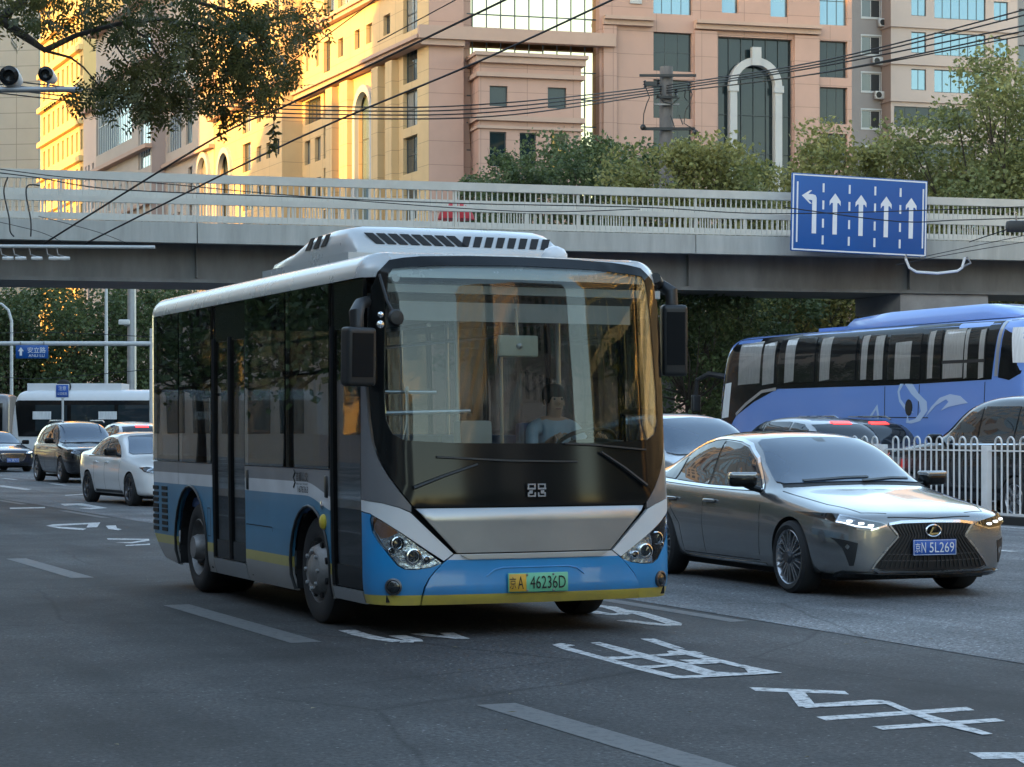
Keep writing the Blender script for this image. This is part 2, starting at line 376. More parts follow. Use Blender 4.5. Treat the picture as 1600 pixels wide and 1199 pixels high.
# fallen leaves on the asphalt
lf=MB()
for i in range(260):
    a,n=random.uniform(6,34),random.uniform(.5,20); p=road(a,n,.014); s=random.uniform(.012,.03); t=random.uniform(0,6.28)
    lf.quad(p+Vector((s*math.cos(t),s*math.sin(t),0)),p+Vector((-s*.4*math.sin(t),s*.4*math.cos(t),.004)),p-Vector((s*math.cos(t),s*math.sin(t),0)),p+Vector((s*.4*math.sin(t),-s*.4*math.cos(t),.003)))
M['deadleaf']=mat('dead_leaf',(.20,.17,.10),.8,var=.4,vscale=2)
setp(lf.build('fallen_leaves',M['deadleaf']),'small dry leaves scattered thinly over the asphalt','leaves',kind='stuff')
# ------------------------------------------------------------------ white hooped median fence
M['fencew']=mat('white_fence_paint',(.66,.67,.67),.45,var=.1,vscale=3)
FN=20.85
fence=thing('median_fence','white painted fence of tall rounded hoops dividing the carriageways','fence',road(22,FN),TH)
hb=MB(); pts=[(0,-.085,.16)]+[(0,-.085*math.cos(t),1.30+.085*math.sin(t)) for t in [math.pi*k/8 for k in range(9)]]+[(0,.085,.16)]
hb.tube(pts,.016,6); hm=hb.mesh('fence_hoop',smooth=True)
nh=0; pos=.2
posts=[i*3.0+1.02 for i in range(11)]
while pos<32:
    if not any(abs(pos-q)<.16 for q in posts):
        o=link('fence_hoop',hm,fence,[M['fencew']] if nh==0 else None); o.location=(0,pos,0); nh+=1
    pos+=.325
cb=MB(); cb.box(-.014,.014,-.05,.05,1.16,1.19); cm=cb.mesh()
MB().box(-.02,.02,0,32,.14,.18).build('bottom_rail',M['fencew'],fence)
MB().box(-.012,.012,0,32,1.155,1.18).build('top_rail',M['fencew'],fence)
pm=bevel_box(.1,.16,1.25,.012)
bm_=bevel_box(.34,.5,.12,.03)
for i,q in enumerate(posts):
    o=link('fence_post',pm,fence,[M['fencew']] if i==0 else None); o.location=(0,q,.625)
    o=link('post_base',bm_,fence,[M['trim']] if i==0 else None); o.location=(0,q,.06)
bb=MB()
bb.box(-.11,.11,-.2,32,.0,.13); bb.build('rubber_plinth',M['trim'],fence)
# ------------------------------------------------------------------ the city bus (local x forward from the front axle, y to the driver's side, z up)
BW=1.225
def busdef():
    # plan outline from the middle of the nose (t=0) round the corner and back along one side (t>0)
    P=[]; 
    for i in range(41):
        y=.87*i/40; P.append((1.50-.075*y*y,y))
    x0,y0=P[-1]
    for i in range(1,25):
        q=math.pi/2*i/24; P.append((1.16+(x0-1.16)*math.cos(q)**.9 if i<24 else 1.16, y0+(BW-y0)*math.sin(q)))
    P.append((-4.95,BW))
    for i in range(1,9):
        q=math.pi/2*i/8; P.append((-4.95-.2*math.sin(q),BW-.2+.2*math.cos(q)))
    P.append((-5.15,0))
    T=[0]
    for i in range(1,len(P)): T.append(T[-1]+math.hypot(P[i][0]-P[i-1][0],P[i][1]-P[i-1][1]))
    return P,T
BP,BT=busdef()
T_TAIL=BT[-1]
T_CORNER=BT[64]                     # where the straight side begins (x=1.16)
def ty(y):                          # nose: y -> t
    s=1 if y>=0 else -1; y=min(abs(y),BW)
    for i in range(64):
        if BP[i][1]<=y<=BP[i+1][1]: return s*lerp(BT[i],BT[i+1],(y-BP[i][1])/max(1e-9,BP[i+1][1]-BP[i][1]))
    return s*T_CORNER
def tx(x,s=-1): return s*(T_CORNER+1.16-x)   # side: x -> t (s=-1 kerb side)
def bplan(t):
    s=1 if t>=0 else -1; t=abs(t)
    if t>T_TAIL: t=2*T_TAIL-t; s=-s
    lo=0
    for i in range(len(BT)-1):
        if BT[i]<=t<=BT[i+1]+1e-9: lo=i; break
    k=(t-BT[lo])/(BT[lo+1]-BT[lo]); a,b=BP[lo],BP[lo+1]
    p=(lerp(a[0],b[0],k),lerp(a[1],b[1],k))
    def nrm(i):
        i=max(0,min(len(BP)-2,i)); dx,dy=BP[i+1][0]-BP[i][0],BP[i+1][1]-BP[i][1]; L=math.hypot(dx,dy); return (dy/L,-dx/L)
    n0=nrm(lo if k>=.5 else lo-1); n1=nrm(lo+1 if k>=.5 else lo); kk=(k-.5) if k>=.5 else k+.5
    if 8<lo<60 or 66<lo<len(BP)-3: nx,ny=lerp(n0[0],n1[0],kk),lerp(n0[1],n1[1],kk)
    else: nx,ny=nrm(lo)
    L=math.hypot(nx,ny); nx,ny=nx/L,ny/L
    if lo==0: nx,ny=1,0
    return (p[0],p[1]*s),(nx,ny*s)
ZR0,ZR1=2.615,2.79
def bw(t,z,off=0):
    (x,y),(nx,ny)=bplan(t)
    ins=max(0,z-1.0)*.080*max(nx,0)+max(0,z-1.2)*.012*abs(ny)
    if z<.42: ins+=(.42-z)**2*.9
    if z>ZR0:
        q=min(1,(z-ZR0)/(ZR1-ZR0)); ins+=(.17 if nx<.5 else .14)*(1-math.sqrt(max(0,1-q*q)))
    d=off-ins
    return Vector((x+nx*d,y+ny*d,z))
BUS_LEAN=.016
def lean(me):
    for v in me.vertices: v.co.y-=v.co.z*BUS_LEAN
def striped(name):                  # side paint: stripes by height on the body
    m=bpy.data.materials.new(name); m.use_nodes=True; nt=m.node_tree; nd=nt.nodes; L=nt.links; p=nd['Principled BSDF']
    tc=nd.new('ShaderNodeTexCoord'); sp=nd.new('ShaderNodeSeparateXYZ'); L.new(tc.outputs['Object'],sp.inputs[0])
    cr=nd.new('ShaderNodeValToRGB'); cr.color_ramp.interpolation='CONSTANT'; mr=nd.new('ShaderNodeMath'); mr.operation='DIVIDE'; mr.inputs[1].default_value=1.5
    wob=nd.new('ShaderNodeMath'); wob.operation='SUBTRACT'     # the stripe dips towards the front wheel
    mx0=nd.new('ShaderNodeMapRange'); mx0.interpolation_type='SMOOTHSTEP'; L.new(sp.outputs[0],mx0.inputs[0]); mx0.inputs[1].default_value=-.15; mx0.inputs[2].default_value=.6; mx0.inputs[3].default_value=0; mx0.inputs[4].default_value=-.11
    gate=nd.new('ShaderNodeMapRange'); L.new(sp.outputs[2],gate.inputs[0]); gate.inputs[1].default_value=.5; gate.inputs[2].default_value=.75
    ml=nd.new('ShaderNodeMath'); ml.operation='MULTIPLY'; L.new(mx0.outputs[0],ml.inputs[0]); L.new(gate.outputs[0],ml.inputs[1])
    L.new(sp.outputs[2],wob.inputs[0]); L.new(ml.outputs[0],wob.inputs[1]); L.new(wob.outputs[0],mr.inputs[0]); L.new(mr.outputs[0],cr.inputs[0])
    stops=[(0,(.34,.33,.32)),(.405,(.50,.43,.12)),(.49,(.045,.20,.34)),(.985,(.62,.63,.65)),(1.09,(.19,.19,.20))]  # blue is the nose blue darkened: the side's shade put into paint
    e=cr.color_ramp.elements; e[0].position=0; e[0].color=(*stops[0][1],1); e[1].position=stops[1][0]/1.5; e[1].color=(*stops[1][1],1)
    for z,c in stops[2:]:
        q=e.new(z/1.5); q.color=(*c,1)
    n=nd.new('ShaderNodeTexNoise'); n.inputs['Scale'].default_value=2.5; n.inputs['Detail'].default_value=8; L.new(tc.outputs['Object'],n.inputs['Vector'])
    r=nd.new('ShaderNodeMapRange'); L.new(n.outputs[0],r.inputs[0]); r.inputs[1].default_value=.3; r.inputs[2].default_value=.7; r.inputs[3].default_value=.82; r.inputs[4].default_value=1.08
    # road dust on the lower skirt
    du=nd.new('ShaderNodeMapRange'); L.new(sp.outputs[2],du.inputs[0]); du.inputs[1].default_value=.2; du.inputs[2].default_value=.75; du.inputs[3].default_value=.55; du.inputs[4].default_value=.0
    m1=nd.new('ShaderNodeMix'); m1.data_type='RGBA'; m1.blend_type='MULTIPLY'; m1.inputs[0].default_value=1; L.new(cr.outputs[0],m1.inputs[6]); L.new(r.outputs[0],m1.inputs[7])
    dm=nd.new('ShaderNodeMath'); dm.operation='MULTIPLY'; L.new(du.outputs[0],dm.inputs[0]); L.new(n.outputs[0],dm.inputs[1])
    m2=nd.new('ShaderNodeMix'); m2.data_type='RGBA'; L.new(dm.outputs[0],m2.inputs[0]); L.new(m1.outputs[2],m2.inputs[6]); m2.inputs[7].default_value=(.16,.145,.125,1)
    L.new(m2.outputs[2],p.inputs['Base Color']); p.inputs['Roughness'].default_value=.34; p.inputs['Coat Weight'].default_value=.35; p.inputs['Coat Roughness'].default_value=.06
    bu=nd.new('ShaderNodeBump'); bu.inputs['Strength'].default_value=.12; bu.inputs['Distance'].default_value=.03; n3=nd.new('ShaderNodeTexNoise'); n3.inputs['Scale'].default_value=1.6; n3.inputs['Detail'].default_value=1; L.new(tc.outputs['Object'],n3.inputs['Vector']); L.new(n3.outputs[0],bu.inputs['Height']); L.new(bu.outputs[0],p.inputs['Normal'])
    return m
def twotone(name,zcut,lo,hi,zcut2=9,hi2=None):
    m=bpy.data.materials.new(name); m.use_nodes=True; nt=m.node_tree; nd=nt.nodes; L=nt.links; p=nd['Principled BSDF']
    tc=nd.new('ShaderNodeTexCoord'); sp=nd.new('ShaderNodeSeparateXYZ'); L.new(tc.outputs['Object'],sp.inputs[0])
    g1=nd.new('ShaderNodeMath'); g1.operation='GREATER_THAN'; g1.inputs[1].default_value=zcut; L.new(sp.outputs[2],g1.inputs[0])
    g2=nd.new('ShaderNodeMath'); g2.operation='GREATER_THAN'; g2.inputs[1].default_value=zcut2; L.new(sp.outputs[2],g2.inputs[0])
    a=nd.new('ShaderNodeMix'); a.data_type='RGBA'; L.new(g1.outputs[0],a.inputs[0]); a.inputs[6].default_value=(*lo,1); a.inputs[7].default_value=(*hi,1)
    b=nd.new('ShaderNodeMix'); b.data_type='RGBA'; L.new(g2.outputs[0],b.inputs[0]); L.new(a.outputs[2],b.inputs[6]); b.inputs[7].default_value=(*(hi2 or hi),1)
    n=nd.new('ShaderNodeTexNoise'); n.inputs['Scale'].default_value=3; n.inputs['Detail'].default_value=8; L.new(tc.outputs['Object'],n.inputs['Vector'])
    r=nd.new('ShaderNodeMapRange'); L.new(n.outputs[0],r.inputs[0]); r.inputs[1].default_value=.3; r.inputs[2].default_value=.7; r.inputs[3].default_value=.88; r.inputs[4].default_value=1.05
    c=nd.new('ShaderNodeMix'); c.data_type='RGBA'; c.blend_type='MULTIPLY'; c.inputs[0].default_value=1; L.new(b.outputs[2],c.inputs[6]); L.new(r.outputs[0],c.inputs[7])
    du=nd.new('ShaderNodeMapRange'); L.new(sp.outputs[2],du.inputs[0]); du.inputs[1].default_value=.22; du.inputs[2].default_value=.55; du.inputs[3].default_value=.75; du.inputs[4].default_value=0
    n2=nd.new('ShaderNodeTexNoise'); n2.inputs['Scale'].default_value=7; n2.inputs['Detail'].default_value=9; n2.inputs['Roughness'].default_value=.75; L.new(tc.outputs['Object'],n2.inputs['Vector'])
    dm=nd.new('ShaderNodeMath'); dm.operation='MULTIPLY'; L.new(du.outputs[0],dm.inputs[0]); L.new(n2.outputs[0],dm.inputs[1])
    c2=nd.new('ShaderNodeMix'); c2.data_type='RGBA'; L.new(dm.outputs[0],c2.inputs[0]); L.new(c.outputs[2],c2.inputs[6]); c2.inputs[7].default_value=(.15,.135,.115,1)
    L.new(c2.outputs[2],p.inputs['Base Color']); p.inputs['Roughness'].default_value=.3; p.inputs['Coat Weight'].default_value=.4; p.inputs['Coat Roughness'].default_value=.05
    return m
M['busside']=striped('bus_side_paint')
YEL=(.60,.48,.06); BLU=(.014,.26,.60); WHT=(.68,.69,.71)
M['busnose']=twotone('bus_nose_paint',.312,YEL,BLU,.562,WHT)
M['buscorner']=twotone('bus_corner_paint',.312,YEL,BLU)
M['roofwhite']=mat('bus_roof_paint',(.52,.53,.53),.28,.25,var=.06,vscale=1.2,coat=.4)
M['windscreen']=thin_glass('windscreen_glass',(.84,.87,.86),0,.62,.02,1.1)
M['busglass']=thin_glass('bus_side_glass',(.72,.75,.75),0,.9,.02,.9)
M['intgrey']=mat('interior_grey',(.38,.385,.38),.6,var=.1)
M['intpale']=mat('interior_ceiling',(.42,.42,.40),.55)
M['seat']=mat('seat_moquette',(.07,.12,.26),.85,var=.2,vscale=10)
M['handrail']=mat('handrail',(.62,.64,.66),.25,.7)
M['silverpanel']=mat('grille_panel_paint',(.42,.42,.42),.33,.75,var=.08,vscale=1.5,coat=.2)
bus=thing('city_bus','small city bus in blue, white and yellow driving between the lane dashes','bus',road(16.05,5.27+1.225),HEAD)
def bsheet(name,outer,mats,parent=bus,holes=(),step=.09,thick=.03,off=0):
    o=sheet(name,outer,bw,mats,parent,holes,step,thick,off=off); lean(o.data); return o
def bput(name,me,mats,parent=bus,loc=(0,0,0),rot=(0,0,0)):
    o=link(name,me,parent,mats)
    T=Matrix.Translation(loc)@Matrix.Rotation(rot[2],4,'Z')@Matrix.Rotation(rot[1],4,'Y')@Matrix.Rotation(rot[0],4,'X')
    me.transform(T); lean(me); return o
AXR=-3.58
def arch(xc,r,zc=.42,z0=.22,n=14):    # wheel-arch notch, from front to back along the sill
    a0=math.asin(max(-1,(z0-zc)/r)); return [(xc+r*math.cos(t),zc+r*math.sin(t)) for t in [lerp(a0,math.pi-a0,i/n) for i in range(n+1)]]
def sidepoly(pts,s): return [(tx(x,s),z) for x,z in pts]
# kerb side: lower wall in three lengths (round the doors)
low_r=[(-4.95,.50),(-4.62,.27)]+[(-4.14,.225)]+list(reversed(arch(AXR,.56,.42,.225)))+[(-2.84,.225),(-2.84,1.195),(-4.95,1.195)]
bsheet('side_wall',sidepoly(low_r,-1),M['busside'])
low_m=[(-1.80,.225)]+list(reversed([(x,z) for x,z in arch(-.06,.49,.42,.225)]))+[(.445,.225),(.445,1.195),(-1.80,1.195)]
bsheet('side_wall',sidepoly(low_m,-1),M['busside'])
bsheet('door_sill',sidepoly([(-2.82,.225),(-1.82,.225),(-1.82,.36),(-2.82,.36)],-1),M['silver'])
bsheet('door_sill',sidepoly([(.46,.235),(1.13,.235),(1.13,.325),(.46,.325)],-1),M['silver'])
# driver's side and tail
low_l=[(-4.95,.50),(-4.62,.27),(-4.14,.225)]+list(reversed(arch(AXR,.56,.42,.225)))+list(reversed(arch(-.06,.49,.42,.225)))+[(1.14,.235),(1.14,1.195),(-4.95,1.195)]
bsheet('side_wall',sidepoly(low_l,1),M['busside'],step=.15)
bsheet('tail_panel',[(T_CORNER+1.16+4.93,.5),(2*T_TAIL-(T_CORNER+1.16+4.93),.5),(2*T_TAIL-(T_CORNER+1.16+4.93),1.195),(T_CORNER+1.16+4.93,1.195)],M['busside'],step=.12)
bsheet('rear_window',[(T_CORNER+6.35,1.2),(2*T_TAIL-T_CORNER-6.35,1.2),(2*T_TAIL-T_CORNER-6.35,2.6),(T_CORNER+6.35,2.6)],M['busglass'],step=.2,thick=.01)
bsheet('corner_pillar',[(T_CORNER+6.08,1.2),(T_CORNER+6.34,1.2),(T_CORNER+6.34,2.6),(T_CORNER+6.08,2.6)],M['roofwhite'],step=.08)
bsheet('corner_pillar',[(-T_CORNER-6.08,1.2),(-T_CORNER-6.34,1.2),(-T_CORNER-6.34,2.6),(-T_CORNER-6.08,2.6)],M['roofwhite'],step=.08)
# window band
ZW0,ZW1=1.20,2.60
def window(x0,x1,s,z0=ZW0,z1=ZW1,frame=.035):
    o=bsheet('window',sidepoly([(x0+.012,z0+.005),(x1-.012,z0+.005),(x1-.012,z1),(x0+.012,z1)],s),M['busglass'],step=.22,thick=.006,off=.004)
    f=sheet('window_frame',sidepoly([(x0,z0),(x1,z0),(x1,z1+.01),(x0,z1+.01)],s),bw,M['black'],o,[sidepoly([(x0+frame,z0+.06),(x1-frame,z0+.06),(x1-frame,z1-.16),(x0+frame,z1-.16)],s)],.2,.02,off=-.004); lean(f.data)
    return o
for x0,x1 in ((-4.92,-3.98),(-3.96,-2.85),(-1.79,-.66),(-.64,.445)): 
    w=window(x0,x1,-1)
    f=bsheet('slider_rail',sidepoly([(x0+.05,1.93),(x1-.05,1.93),(x1-.05,1.97),(x0+.05,1.97)],-1),M['trim'],step=.3,thick=.02,off=-.012,parent=w)
for x0,x1 in ((-4.92,-3.7),(-3.68,-2.3),(-2.28,-.9),(-.88,.5)): window(x0,x1,1)
w=window(.52,1.15,1,1.05)
bsheet('slider_rail',sidepoly([(.55,1.62),(1.12,1.62),(1.12,1.66),(.55,1.66)],1),M['trim'],step=.3,thick=.02,off=-.012,parent=w)
def door(x0,x1,z0,z1,s,leaves):
    o=bsheet('door',sidepoly([(x0,z0),(x1,z0),(x1,ZW1),(x0,ZW1)],s),M['black'],
      holes=[sidepoly([(lerp(x0,x1,i/leaves)+.045,z0+.16),(lerp(x0,x1,(i+1)/leaves)-.045,z0+.16),(lerp(x0,x1,(i+1)/leaves)-.045,z1-.03),(lerp(x0,x1,i/leaves)+.045,z1-.03)],s) for i in range(leaves)],step=.16,thick=.035,off=-.022)
    for i in range(leaves):
        a,b=lerp(x0,x1,i/leaves)+.04,lerp(x0,x1,(i+1)/leaves)-.04
        g=sheet('door_pane',sidepoly([(a,z0+.15),(b,z0+.15),(b,z1-.02),(a,z1-.02)],s),bw,M['busglass'],o,(),.2,.006,off=-.03); lean(g.data)
        xg=b-.05 if i%2==0 else a+.05
        h=MB().tube([bw(tx(xg,s),.95,-.07),bw(tx(xg,s),1.75,-.07)],.014,8); hm_=h.mesh(smooth=True); lean(hm_); link('door_handrail',hm_,o,M['handrail'])
        se=MB().box(0,.012,0,.012,0,1)
    for q in [lerp(x0,x1,i/leaves) for i in range(leaves+1)]:
        k=sheet('door_seal',sidepoly([(q-.012,z0),(q+.012,z0),(q+.012,z1),(q-.012,z1)],s),bw,M['seal'],o,(),.3,.02,off=-.004); lean(k.data)
    return o
door(-2.835,-1.805,.37,2.31,-1,2)
door(.455,1.15,.335,2.28,-1,1)
# roof: rolled edge all round, then the crowned top
rp=[]
NT=150
rb=MB(); rows=[ZR0-.01,ZR0+.03,ZR0+.07,ZR0+.11,ZR0+.14,ZR0+.16,ZR1-.005,ZR1]
loops=[]
def tpos(i):
    # denser round the corners
    return -T_TAIL+2*T_TAIL*i/NT
for z in rows: loops.append([bw(tpos(i),z,-.022 if abs(tpos(i))<T_CORNER-.02 and z<ZR1-.01 else 0) for i in range(NT)])
c=Vector((-1.85,0,0))
for k,zz in ((.975,2.80),(.75,2.82),(.45,2.84),(.02,2.85)): loops.append([Vector((c.x+(p.x-c.x)*k,p.y*k,zz)) for p in loops[7]])
for lp in loops: rb.v+=[tuple(p) for p in lp]
for r_ in range(len(loops)-1):
    for i in range(NT):
        j=(i+1)%NT; rb.f.append((r_*NT+i,r_*NT+j,(r_+1)*NT+j,(r_+1)*NT+i)); 
        (xx,yy),(nx,ny)=bplan(tpos(i)); rb.m.append(1 if nx>.25 and r_<7 else 0)
me=rb.mesh(smooth=True); bput('roof',me,[M['roofwhite'],M['black']])
# interior shell: ceiling, floor
MB().box(-5.0,1.25,-1.14,1.14,2.50,2.56).build('ceiling_panel',M['intpale'],bus)
MB().box(-5.0,1.36,-1.12,1.12,.26,.34).build('floor_pan',M['undercar'],bus)
MB().box(-4.9,-.6,-1.12,1.12,.34,.40).build('cabin_floor',M['intgrey'],bus)
# ---- nose
mask_h=[(0,.945),(.60,.945),(.925,.945),(1.0,1.04),(1.09,1.17),(1.145,1.28),(1.18,1.40),(1.20,1.6),(1.212,1.9),(1.214,2.3),(1.205,2.52),(1.18,2.64),(1.10,2.73),(.8,2.765),(.4,2.778),(0,2.782)]
glass_h=[(0,1.40),(.6,1.405),(.98,1.425),(1.07,1.47),(1.115,1.57),(1.13,1.8),(1.125,2.4),(1.10,2.62),(1.06,2.665),(.6,2.70),(0,2.71)]
N2=lambda h:[(ty(y),z) for y,z in mirror_poly(h)]
bsheet('front_mask',N2(mask_h),M['black'],holes=[N2(glass_h)],step=.07,off=.006)
gl=[(y*1.006,z) for y,z in glass_h]
ws=bsheet('windscreen',N2([(y,z+(.004 if z>2 else -.004)) for y,z in gl]),M['windscreen'],step=.1,thick=.006,off=.004)
# grey and white wings, blue corners, headlamps, bumper, silver panel
for s in (-1,1):
    S=lambda pts:[(s*ty(y) if y<1.2249 else s*T_CORNER,z) for y,z in pts]
    grey=[(.945,.912),(.945,.955),(1.02,1.05),(1.105,1.175),(1.16,1.285),(1.197,1.42),(1.213,1.6),(1.222,1.9),(1.225,1.95),(1.225,1.0),(1.14,.978),(1.03,.945)]
    bsheet('wing_panel_grey',S(grey),M['greypaint'],step=.05)
    white=[(.953,.905),(.64,.607),(.71,.556),(.86,.655),(1.02,.765),(1.13,.845),(1.20,.90),(1.225,.915),(1.225,.995),(1.14,.973),(1.03,.94)]
    bsheet('wing_panel_white',S(white),M['white'],step=.05,off=.002)
    hl=[(.722,.540),(.80,.515),(.905,.50),(.99,.503),(1.04,.53),(1.10,.61),(1.16,.705),(1.19,.78),(1.197,.86),(1.19,.885),(1.12,.832),(1.01,.75),(.86,.643)]
    corner=[(.725,.535),(.775,.49),(.825,.432),(.858,.37),(.875,.30),(.880,.238),(1.0,.238),(1.13,.24),(1.225,.245),(1.225,.905),(1.205,.895),(1.197,.885)]+[(y+.006,z-.006) for y,z in reversed(hl[1:9])]
    bsheet('bumper_corner',S(corner),M['buscorner'],step=.05)
    hb_=bsheet('headlight',S(hl),M['lampbowl'],step=.035,thick=.02,off=-.03)
    g_=sheet('lens',S(hl),bw,M['lens'],hb_,(),.05,.004,off=.003); lean(g_.data)
    am=[(1.10,.73),(1.15,.72),(1.185,.785),(1.19,.875),(1.10,.81),(1.04,.765)]
    a_=sheet('turn_signal',S(am),bw,M['amber'],hb_,(),.03,.01,off=-.008); lean(a_.data)
    for (y,z,r_) in ((1.055,.685,.05),(.935,.590,.058),(.84,.565,.03),(1.10,.63,.026)):
        p=bw(s*ty(y),z,-.03); b_=MB().lathe([(r_,-.0),(r_,.035),(r_*.86,.037),(r_*.7,.012),(r_*.45,.028),(0.001,.035)],18,'x',p); mm=b_.mesh(smooth=True); lean(mm); link('projector',mm,hb_,M['chrome'] if r_<.055 else M['chrome'])
        b_=MB().lathe([(.001,.036),(r_*.6,.033),(r_*.66,.02)],14,'x',p); mm=b_.mesh(smooth=True); lean(mm); link('projector_lens',mm,hb_,M['glass'])
    # trim line round the lamp
    p=bw(s*ty(1.075),.375,.0)
    (xx,yy),(nx,ny)=bplan(s*ty(1.075)); ang=math.atan2(ny,nx)
    fo=MB().lathe([(.062,-.02),(.062,.012),(.05,.016),(.046,.004),(.03,.008),(.001,.01)],20,'x').mesh(smooth=True); bput('fog_lamp',fo,M['darkalloy'],bus,p,(0,0,ang))
    fo=MB().lathe([(.047,.006),(.03,.014),(.001,.016)],20,'x').mesh(smooth=True); bput('fog_lens',fo,M['glass'],bus,p,(0,0,ang))
grille=mirror_poly([(0,.612),(.612,.612),(.915,.935),(0,.935)]); grille=[(ty(y),z) for y,z in grille]
def bulge(t,z,off): return bw(t,z,off+.012+.018*max(0,min(1,(z-.60)/.30))-.03*max(0,(z-.90)/.035))
o=sheet('front_panel',grille,bulge,M['silverpanel'],bus,(),.05,.03); lean(o.data)
bump_h=[(0,.238),(.872,.238),(.868,.30),(.85,.365),(.818,.428),(.77,.485),(.715,.54),(.63,.602),(0,.602)]
def bumpf(t,z,off): return bw(t,z,off+.004+.02*max(0,1-abs(z-.33)/.12))
o=sheet('bumper',N2(bump_h),bumpf,M['busnose'],bus,(),.06,.03); lean(o.data)
lip=[(ty(y),z) for y,z in mirror_poly([(0,.568),(.53,.568),(.585,.597),(0,.597)])]
o=sheet('bumper_garnish',lip,bw,M['silver'],bus,(),.05,.02,off=.022); lean(o.data)
for s in (-1,1):      # recess crease over the plate
    P=[(.0,.50),(.26,.50),(.33,.485),(.39,.44)]
    b_=MB().tube([bumpf(s*ty(y),z,.002) for y,z in P],.006,6); mm=b_.mesh(smooth=True); lean(mm); link('bumper_crease',mm,bus,M['buscorner'])
# plate
pl=bevel_box(.012,.48,.14,.004,1); po=bput('number_plate',pl,M['plategreen'],bus,(1.533,.0,.388))
def btext(txt,w,h,loc,m,parent,rx=90,rz=90,noleaning=False):
    me=textmesh(txt,w,h); me.transform(Matrix.Translation(loc)@Matrix.Rotation(R(rz),4,'Z')@Matrix.Rotation(R(rx),4,'X'))
    lean(me); return link('lettering',me,parent,m)
yl=bevel_box(.003,.135,.128,.001,1); bput('plate_prefix',yl,M['plateyel'],po,(1.541,-.165,.388))
btext('京',.05,.085,(1.5445,-.205,.388),M['ink'],po); btext('A',.045,.092,(1.5445,-.143,.388),M['ink'],po)
btext('46236D',.285,.092,(1.5445,.075,.388),M['ink'],po)
for y in (-.09,.12):
    for z in (.445,.33):
        b_=MB().lathe([(.008,0),(.008,.006),(.001,.008)],8,'x',(1.54,y,z)).mesh(); bput('plate_bolt',b_,M['steel'],po)
# maker's emblem: squared symbol of four interlocked strokes in chrome
em=MB()
for s in (-1,1):
    em.box(1.523,1.535,s*.008,s*.075,1.065,1.078) if s>0 else em.box(1.523,1.535,-.075,-.008,1.065,1.078)
    for z0,z1 in ((1.012,1.045),(1.078,1.108)):
        y0,y1=(.008,.02) if s>0 else (-.02,-.008); em.box(1.523,1.535,y0,y1,z0,z1)
        y0,y1=(.06,.072) if s>0 else (-.072,-.06); em.box(1.523,1.535,y0,y1,z0,z1)
    y0,y1=(.02,.06) if s>0 else (-.06,-.02)
    em.box(1.523,1.535,y0,y1,1.098,1.108); em.box(1.523,1.535,y0,y1,1.012,1.022)
    em.box(1.523,1.533,y0+.012*(1 if s>0 else 0),y1-.012*(1 if s<0 else 0),1.035,1.06)
bput('emblem',em.mesh(),M['chrome'])
# wipers
for P in ([(-.45,1.25),(-.70,1.17),(-.93,1.085)],[(.55,1.335),(.74,1.22),(.93,1.085)]):
    b_=MB().tube([bw(ty(y),z,.035) for y,z in P],[.010,.012,.015],6); mm=b_.mesh(smooth=True); lean(mm); wo=link('wiper',mm,bus,M['trim'])
for P in ([(-.75,1.305),(-.2,1.275),(.35,1.265)],[(.25,1.40),(.55,1.385),(.95,1.35)]):
    b_=MB().tube([bw(ty(y),z,.022) for y,z in P],.009,5); mm=b_.mesh(smooth=True); lean(mm); link('wiper_blade',mm,bus,M['trim'])
# mirrors
def mirror(s,x,y,z,h=.42,w=.24):
    m_=bevel_box(.12,w,h,.035,3); o=bput('wing_mirror',m_,M['trim'],bus,(x,y,z),(0,R(3),R(-12*s)))
    b_=MB().box(-.066,-.062,-w*.42,w*.42,-h*.42,h*.42).mesh(); bput('mirror_glass',b_,M['chrome'],o,(x,y,z),(0,R(3),R(-12*s)))
    b_=MB().box(.062,.066,-w*.36,w*.36,-h*.34,h*.40).mesh(); bput('mirror_cover_inset',b_,M['black'],o,(x,y,z),(0,R(3),R(-12*s)))
    b_=MB().tube([(x-.02,y,z+h/2-.02),(x-.03,y+.0*s,z+h/2+.10),(x-.12,y-.06*s,z+h/2+.17),(1.20,s*1.17,z+h/2+.20)],[.05,.055,.045,.04],10).mesh(smooth=True); bput('mirror_arm',b_,M['trim'],o)
mirror(-1,1.44,-1.33,2.02)
mirror(1,1.13,1.355,2.19,.55,.20)
# convex side-view mirror on the screen pillar
b_=MB().lathe([(.001,.02),(.05,.015),(.062,-.01),(.05,-.03)],14,'x',(1.50,-1.06,2.30)).mesh(smooth=True); o=bput('convex_mirror',b_,M['trim'])
b_=MB().tube([(1.49,-1.06,2.30),(1.40,-1.09,2.42),(1.27,-1.10,2.62)],.012,6).mesh(); bput('mirror_stalk',b_,M['trim'],o)
# marker lamps on the pillar
for z,r_ in ((2.33,.022),(2.26,.028)):
    b_=MB().lathe([(r_,-.01),(r_,.02),(.001,.03)],12,'x',tuple(bw(ty(-1.165),z,.0))).mesh(smooth=True); bput('marker_lamp',b_,M['chrome'])
